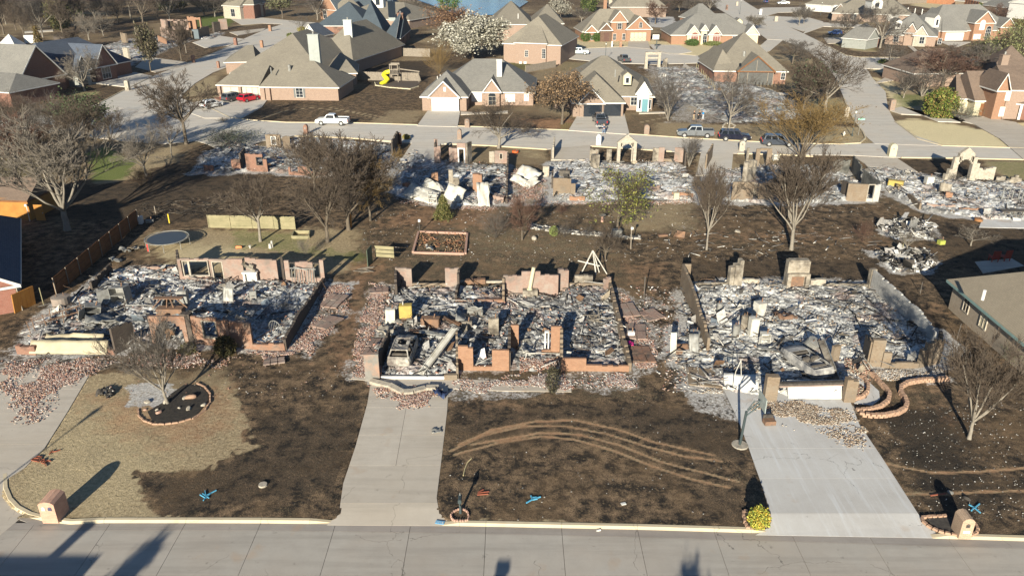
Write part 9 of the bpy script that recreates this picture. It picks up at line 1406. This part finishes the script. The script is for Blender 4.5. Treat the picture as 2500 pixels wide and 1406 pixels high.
 for i, (a, b, l)in enumerate(((285, 640, 'crumpled silver barrel lying by the brown fence, lower one'), (308, 618, 'crumpled silver barrel lying by the brown fence, upper one'), (328, 612, 'pale tan rock-like lump beside the silver barrels'))):sheet(l, (*P(a, b), .02), 1.1, .8, .4*i, .3, metal_gray if i<2 else stone_pale, .38, 100+i, 'scrap_metal', 'scrap')
 cabinet('small grey-white chest near the utility box behind the fence', 366, 543, .8, .4, .3, .3, metal_gray, 'scrap_metal', 'scrap', open_=False, z=0);x, y=P(584, 607);m=MB();m.tube((x-.3, y, .15), (x+.3, y, .18), .15, .1, 8);tag(m.build('toy', mplain('toy_orange', (.8, .2, .05), .5), None), 'small orange toy on the lawn behind the left ruin', 'toy');x, y=P(660, 606);m=MB();m.tube((x, y, 0), (x, y, .5), .18, .14, 8);m.tube((x+.15, y+.2, 0), (x+.15, y+.2, .75), .12, .1, 8);tag(m.build('gas_bottle', metal_white, None, uv=False), 'white gas bottles standing on the lawn behind the left ruin', 'gas bottle');x, y=P(611, 607);m=MB();m.tube((x, y, 0), (x, y, .35), .06, .15, 8);tag(m.build('garden_light', metal_white, None, uv=False), 'small white garden light between the orange toy and the gas bottles', 'garden light')
 x, y=P(2297, 594);cabinet('yellow-green box at the edge of the big shadow', 2297, 596, .6, .5, .45, .2, mplain('lime', (.35, .38, .08), .6), 'crate', 'crate', open_=False, z=0)
 for i, (a, b, l)in enumerate(((2424, 638, 'left red patio chair in the shadow by the right house'), (2452, 636, 'right red patio chair in the shadow by the right house'))):
  x, y=P(a, b);m=thing('patio_chair', l, 'chair', (x, y, 0), R(180+10*i));rc=mplain('chair_red', (.35, .05, .03), .7);k=MB();k.box((0, 0, .42), (.7, .7, .08));k.build('seat', rc, m);k=MB();k.box((0, .35, .85), (.7, .07, .8), 0, -.15);k.build('backrest', rc, m)
  for dx in(-.3, .3):
   for dy in(-.3, .3):k=MB();k.box((dx, dy, .2), (.07, .07, .4));k.build('leg', rc, m)
   k=MB();k.box((dx*1.15, 0, .62), (.1, .7, .05));k.build('armrest', rc, m)
 flat_poly('patio', PL([(2380, 640), (2470, 632), (2500, 650), (2400, 668)]), .05, drive_m, None, .1, 'structure');flat_poly('patio', PL([(2400, 530), (2600, 540), (2600, 560), (2390, 556)]), .05, drive2_m, None, .1, 'structure')
 x, y=P(1385, 88);m=MB();x, y=P(632, 240);bn=thing('waste_bin', 'blue wheeled waste bin beside the right garage of the two-garage house', 'waste bin', (x, y, .1));k=MB();k.box((0, 0, .55), (.7, .7, 1.1), taper=1.15);k.build('body', mplain('bin_blue', (.04, .16, .42), .5), bn);k=MB();k.box((0, 0, 1.14), (.82, .84, .08));k.build('lid', mplain('bin_blue', (.04, .16, .42), .5), bn);bn2=thing('waste_bin', 'green wheeled waste bin left of the blue waste bin', 'waste bin', (x-1.0, y+.1, .1));k=MB();k.box((0, 0, .55), (.7, .7, 1.1), taper=1.15);k.build('body', mplain('bin_green', (.05, .16, .15), .5), bn2);k=MB();k.box((0, 0, 1.14), (.82, .84, .08));k.build('lid', mplain('bin_green', (.05, .16, .15), .5), bn2)
 m=thing('brick_planter', 'low red brick retaining corner beside the left garage', 'brick step', (*P(545, 243), 0));k=MB();k.box((0, 0, .15), (2.6, 3.5, .3), .6);k.build('masonry', brick_red, m)
 tent=thing('white_tent', 'small white peaked canopy on the far left field', 'tent', (*P(28, 112), 0));k=MB();k.add([(-3, -3, 0), (3, -3, 0), (3, 3, 0), (-3, 3, 0), (0, 0, 3.4)], [(0, 1, 4), (1, 2, 4), (2, 3, 4), (3, 0, 4)]);k.build('canopy', white_paint, tent);cabinet('row of white cabinets beside the small orange conifer', 80, 106, 4, 1.5, 2.4, .1, white_paint, 'storage_box', 'storage box', open_=False, z=0)
 st=MB();q=PL([(965, 212), (1010, 216), (1025, 205), (1020, 198), (980, 196), (930, 198), (915, 203), (925, 208)]);st.prism(q, -.05, .06);tag(st.build('play_bed', mplain('play_mulch', (.09, .07, .055), .95)), kind='structure');stone_ring('pale edging round the playset bed', [(915, 203), (918, 210), (950, 215), (1000, 219), (1022, 212)], False, cream_paint, (.9, .2, .2))
 stone_ring('round concrete ring under the bare tree by the back street', [(1765, 308), (1772, 303), (1785, 303), (1795, 308), (1790, 314), (1775, 316), (1765, 312)], True, stone_pale, (.5, .25, .2));wl=thing('garden_lamp_cluster', 'white patio chairs beside the tall pink brick house', 'chairs', (*P(1280, 156), 0))
 for dx in(-1, .2):k=MB();k.box((dx, 0, .5), (.8, .8, .1));k.box((dx, .4, 1.0), (.8, .1, 1.1));k.box((dx, 0, .22), (.7, .7, .44));k.build('chair_shell', white_paint, wl)
 q=PL([(1290, 558), (1400, 572), (1560, 585), (1560, 578), (1400, 564), (1300, 548)]);scatter('stone_strip', q, 240, (.2, .15, .06), (.7, .4, .2), GREYS+[(.4, .36, .3)], 97, None, (.02, .08), .15, label='strip of flat grey stones crossing the middle backyard', cat='stones')
 scatter('branch_litter', PL([(330, 500), (560, 480), (560, 520), (380, 540)]), 160, (.4, .03, .02), (1.6, .06, .04), CHAR+[(.2, .16, .12)], 98, None, (.02, .15), .1, label='thin dark branches littering the left backyard', cat='branches');scatter('branch_litter', PL([(1540, 570), (2150, 570), (2150, 600), (1560, 640)]), 90, (.3, .05, .02), (1.5, .12, .05), GREYS+CHAR, 99, None, (.02, .1), .1, label='scattered charred boards on the yard behind the right ruin', cat='boards')
 m=thing('house_debris', 'orange-red shingle ridge lying in the yard right of the leafy tree', 'debris', (*P(1618, 577), 0));k=MB();k.box((0, 0, .12), (1.0, .4, .2), .2);k.box((1.6, -.2, .3), (.9, .06, .7), .4, .5);k.box((1.9, -.2, .3), (.9, .06, .7), -.4, -.5);k.build('pieces', metal_rust, m)
def rubble():
 """fallen bricks spilled round the walls and over the drives: nobody could count them"""
 def spill(lab, px, n, seed, pal=BRK, edge=None, z=(.015, .06), clump=None, lo=(.04, .03, .015), hi=(.17, .09, .05)):scatter('brick_rubble', PL(px), int(n*2.0), lo, hi, pal, seed, None, z, .3, edge, lab, 'brick rubble', clump=clump, soft=2.2)
 spill('pink and red bricks spilled over the left driveway', [(0, 880), (240, 870), (290, 880), (250, 920), (150, 965), (40, 1000), (-40, 1000)], 3200, 1, clump=.7);spill('loose bricks strewn thinly down the left driveway', [(-20, 930), (200, 920), (110, 1040), (0, 1060)], 360, 2);spill('pink bricks along the right side wall of the left ruin', [(700, 850), (790, 700), (860, 690), (850, 760), (760, 870)], 2600, 3, clump=.6);spill('bricks at the foot of the low front wall of the left ruin', [(600, 858), (720, 860), (700, 890), (640, 900)], 900, 4);spill('bricks scattered before the arched wall', [(290, 870), (480, 845), (600, 860), (560, 900), (300, 900)], 900, 5, clump=.8)
 spill('bricks scattered over the strip left of the brown fence foot', [(160, 740), (280, 660), (300, 670), (200, 740)], 500, 6)
 spill('red brick rubble along the left side of the middle ruin', [(900, 690), (965, 700), (930, 830), (895, 925), (850, 920), (870, 820)], 4200, 7, clump=.55);spill('pink brick rubble fanned over the top of the middle driveway', [(895, 940), (1095, 940), (1090, 965), (1040, 1000), (1000, 1020), (960, 1010), (930, 985)], 2200, 8, clump=.9);spill('brick and plaster rubble before the entry of the middle ruin', [(1100, 925), (1400, 905), (1540, 910), (1560, 945), (1395, 955), (1240, 960), (1110, 960)], 3600, 9, BRK+WHITE, clump=.6);spill('collapsed brick heap in the entry of the middle ruin', [(1268, 880), (1370, 872), (1368, 910), (1270, 915)], 1100, 10, z=(.05, .35));spill('red brick strip right of the side wall of the middle ruin', [(1496, 705), (1530, 710), (1590, 800), (1605, 900), (1545, 905)], 2600, 11, clump=.5);spill('bricks inside the enclosed patio of the middle ruin', [(1125, 700), (1200, 700), (1195, 730), (1125, 732)], 500, 12)
 spill('tan brick rubble covering the top of the right driveway', [(1880, 975), (2075, 985), (2100, 1030), (2000, 1040), (1900, 1020), (1820, 1000), (1850, 975)], 3000, 13, TANB, clump=.8);spill('tan bricks heaped between the garage and the garden walk', [(2060, 880), (2115, 880), (2130, 930), (2095, 975), (2060, 960)], 1400, 14, TANB+BRK[:2], z=(.05, .3));spill('tan bricks under the low front wall of the right ruin', [(2130, 905), (2300, 895), (2310, 925), (2200, 935), (2140, 925)], 1400, 15, TANB+WHITE, clump=.8);spill('tan bricks and plaster at the left side of the right ruin', [(1640, 870), (1700, 870), (1770, 960), (1690, 960)], 1500, 16, TANB+WHITE, clump=.8);spill('loose tan bricks strewn down the right driveway', [(1860, 1020), (2110, 1040), (2160, 1120), (1960, 1060)], 260, 17, TANB)
 spill('pink rubble between the two centre ruins of the second row', [(1245, 410), (1340, 420), (1345, 500), (1240, 500)], 1500, 18, z=(.05, .3));spill('rubble on the rear edge of the pointed entry ruin', [(1340, 490), (1700, 486), (1700, 500), (1350, 505)], 700, 19, BRK+WHITE);spill('bricks near the roofing sheets in the second row', [(960, 480), (1240, 500), (1200, 520), (970, 500)], 500, 20)
 scatter('litter', PL([(2110, 1000), (2520, 980), (2560, 1280), (2260, 1270)]), 420, (.02, .02, .012), (.085, .06, .03), WHITE+GREYS, 30, None, (.03, .07), .3, label='white flecks of debris over the blackened right lawn', cat='debris');scatter('litter', PL([(1100, 970), (1800, 985), (1850, 1280), (1080, 1270)]), 90, (.02, .02, .015), (.09, .07, .03), WHITE+GREYS, 31, None, (.03, .07), .3, label='white flecks of debris over the middle lawn', cat='debris');scatter('litter', PL([(300, 880), (880, 880), (820, 1000), (300, 960)]), 160, (.02, .02, .015), (.12, .08, .03), GREYS+BRK, 32, None, (.03, .07), .3, label='flecks of debris on the lawn before the left ruin', cat='debris')
 scatter('litter', PL([(900, 520), (2200, 500), (2200, 640), (860, 640)]), 700, (.04, .03, .015), (.22, .10, .04), WHITE+GREYS+GREYS, 33, None, (.02, .07), .3, label='scraps strewn across the backyards', cat='debris');scatter('litter', PL([(1540, 700), (1640, 700), (1690, 960), (1620, 960)]), 300, (.05, .04, .02), (.26, .14, .05), WHITE+BRK, 34, None, (.03, .08), .3, label='scraps on the strip between the middle and right ruins', cat='debris')
brick_mail=mbrick('brick_mail', (.58, .34, .24), (.46, .24, .17), (.5, .4, .33));brick_mailtan=mbrick('brick_mailtan', (.52, .38, .27), (.42, .29, .2), (.2, .16, .13));wood_red=mnoise('wood_red', (.50, .24, .13), (.38, .17, .09), 1.0, .8, .2, .01)
def toppled():
 for i, (a, b, L, D, rz, mt, l)in enumerate(((1528, 760, 1.9, 2.6, .1, brick_pink, 'toppled brick wall slab right of the middle ruin, nearest its rear corner'), (1545, 812, 2.2, 2.8, -.15, brick_pink, 'toppled brick wall slab beside the small white box'), (1562, 868, 2.0, 2.6, .05, brick_burnt, 'toppled brick wall slab right of the magenta cloth'), (1590, 772, 1.6, 2.0, .4, brick_pink, 'small toppled brick slab at the outer edge of the right rubble strip'), (815, 738, 1.8, 2.6, -.3, brick_pink, 'toppled pink brick slab near the rear corner of the left ruin'), (800, 790, 1.7, 2.3, -.5, brick_pink, 'toppled pink brick slab halfway along the side of the left ruin'), (925, 712, 1.8, 1.3, .2, brick_pink, 'tilted brick slab at the rear left corner of the middle ruin'), (915, 850, 1.3, 3.0, -.1, brick_pink, 'toppled brick slab left of the middle ruin garage'), (1170, 765, 3.4, 1.3, 0, brick_burnt, 'fallen red brick slab lying below the patio wall of the middle ruin'), (1310, 762, 1.4, 1.2, 0, brick_burnt, 'small fallen red brick slab right of the patio wall'), (1720, 925, 2.6, 2.4, -.1, brick_tan, 'toppled tan brick wall slab with ribbed top left of the folded white door'), (670, 885, 1.6, 1.0, .2, brick_pink, 'flat brick step slab below the low front wall of the left ruin'))):
  x, y=P(a, b);m=MB();r=random.Random(i)
  for j in range(3):
   for k in range(2):m.box(((j-1)*L/3+r.uniform(-.04, .04), (k-.5)*D/2, 0), (L/3-.05, D/2-.06, .1), r.uniform(-.05, .05), r.uniform(-.05, .05), r.uniform(-.05, .05))
  o=m.build('fallen_wall_slab', mt);o['kind']='thing';o.location=(x, y, .14);o.rotation_euler=(r.uniform(-.05, .05), r.uniform(-.06, .06), rz);tag(o, l, 'brick slab')
def lake():
 m, t, b=_base('lake_water', .12, 0, .6);b.inputs['Base Color'].default_value=(.035, .16, .36, 1);geo=_n(t, 'ShaderNodeNewGeometry').outputs['Position'];_bump(t, b, _noise(t, geo, .6, 5), .5, .2)
 flat_poly('lake', PL(LAKE), -.15, m, None, .3, 'structure')
def haze():
 m=bpy.data.materials.new('haze_air');m.use_nodes=True;t=m.node_tree;t.nodes.clear();o=t.nodes.new('ShaderNodeOutputMaterial');p=t.nodes.new('ShaderNodeVolumePrincipled');p.inputs['Color'].default_value=(.93, .95, 1, 1);p.inputs['Density'].default_value=HAZE;p.inputs['Anisotropy'].default_value=.3;t.links.new(p.outputs[0], o.inputs['Volume'])
 b=MB();b.box((0, 380, 15.4), (900, 820, 34));h=b.build('haze', m, uv=False);h['kind']='stuff';h['label']='thin pale haze hanging in the air over the suburb'
HAZE=0.0001
import time as _t
T0=_t.time()
for f in(ground, paving, lake, front_ruins, back_ruins, houses, trees, vehicles, small_things, rubble, toppled, haze):
 f();print('%s %.1fs'%(f.__name__, _t.time()-T0))
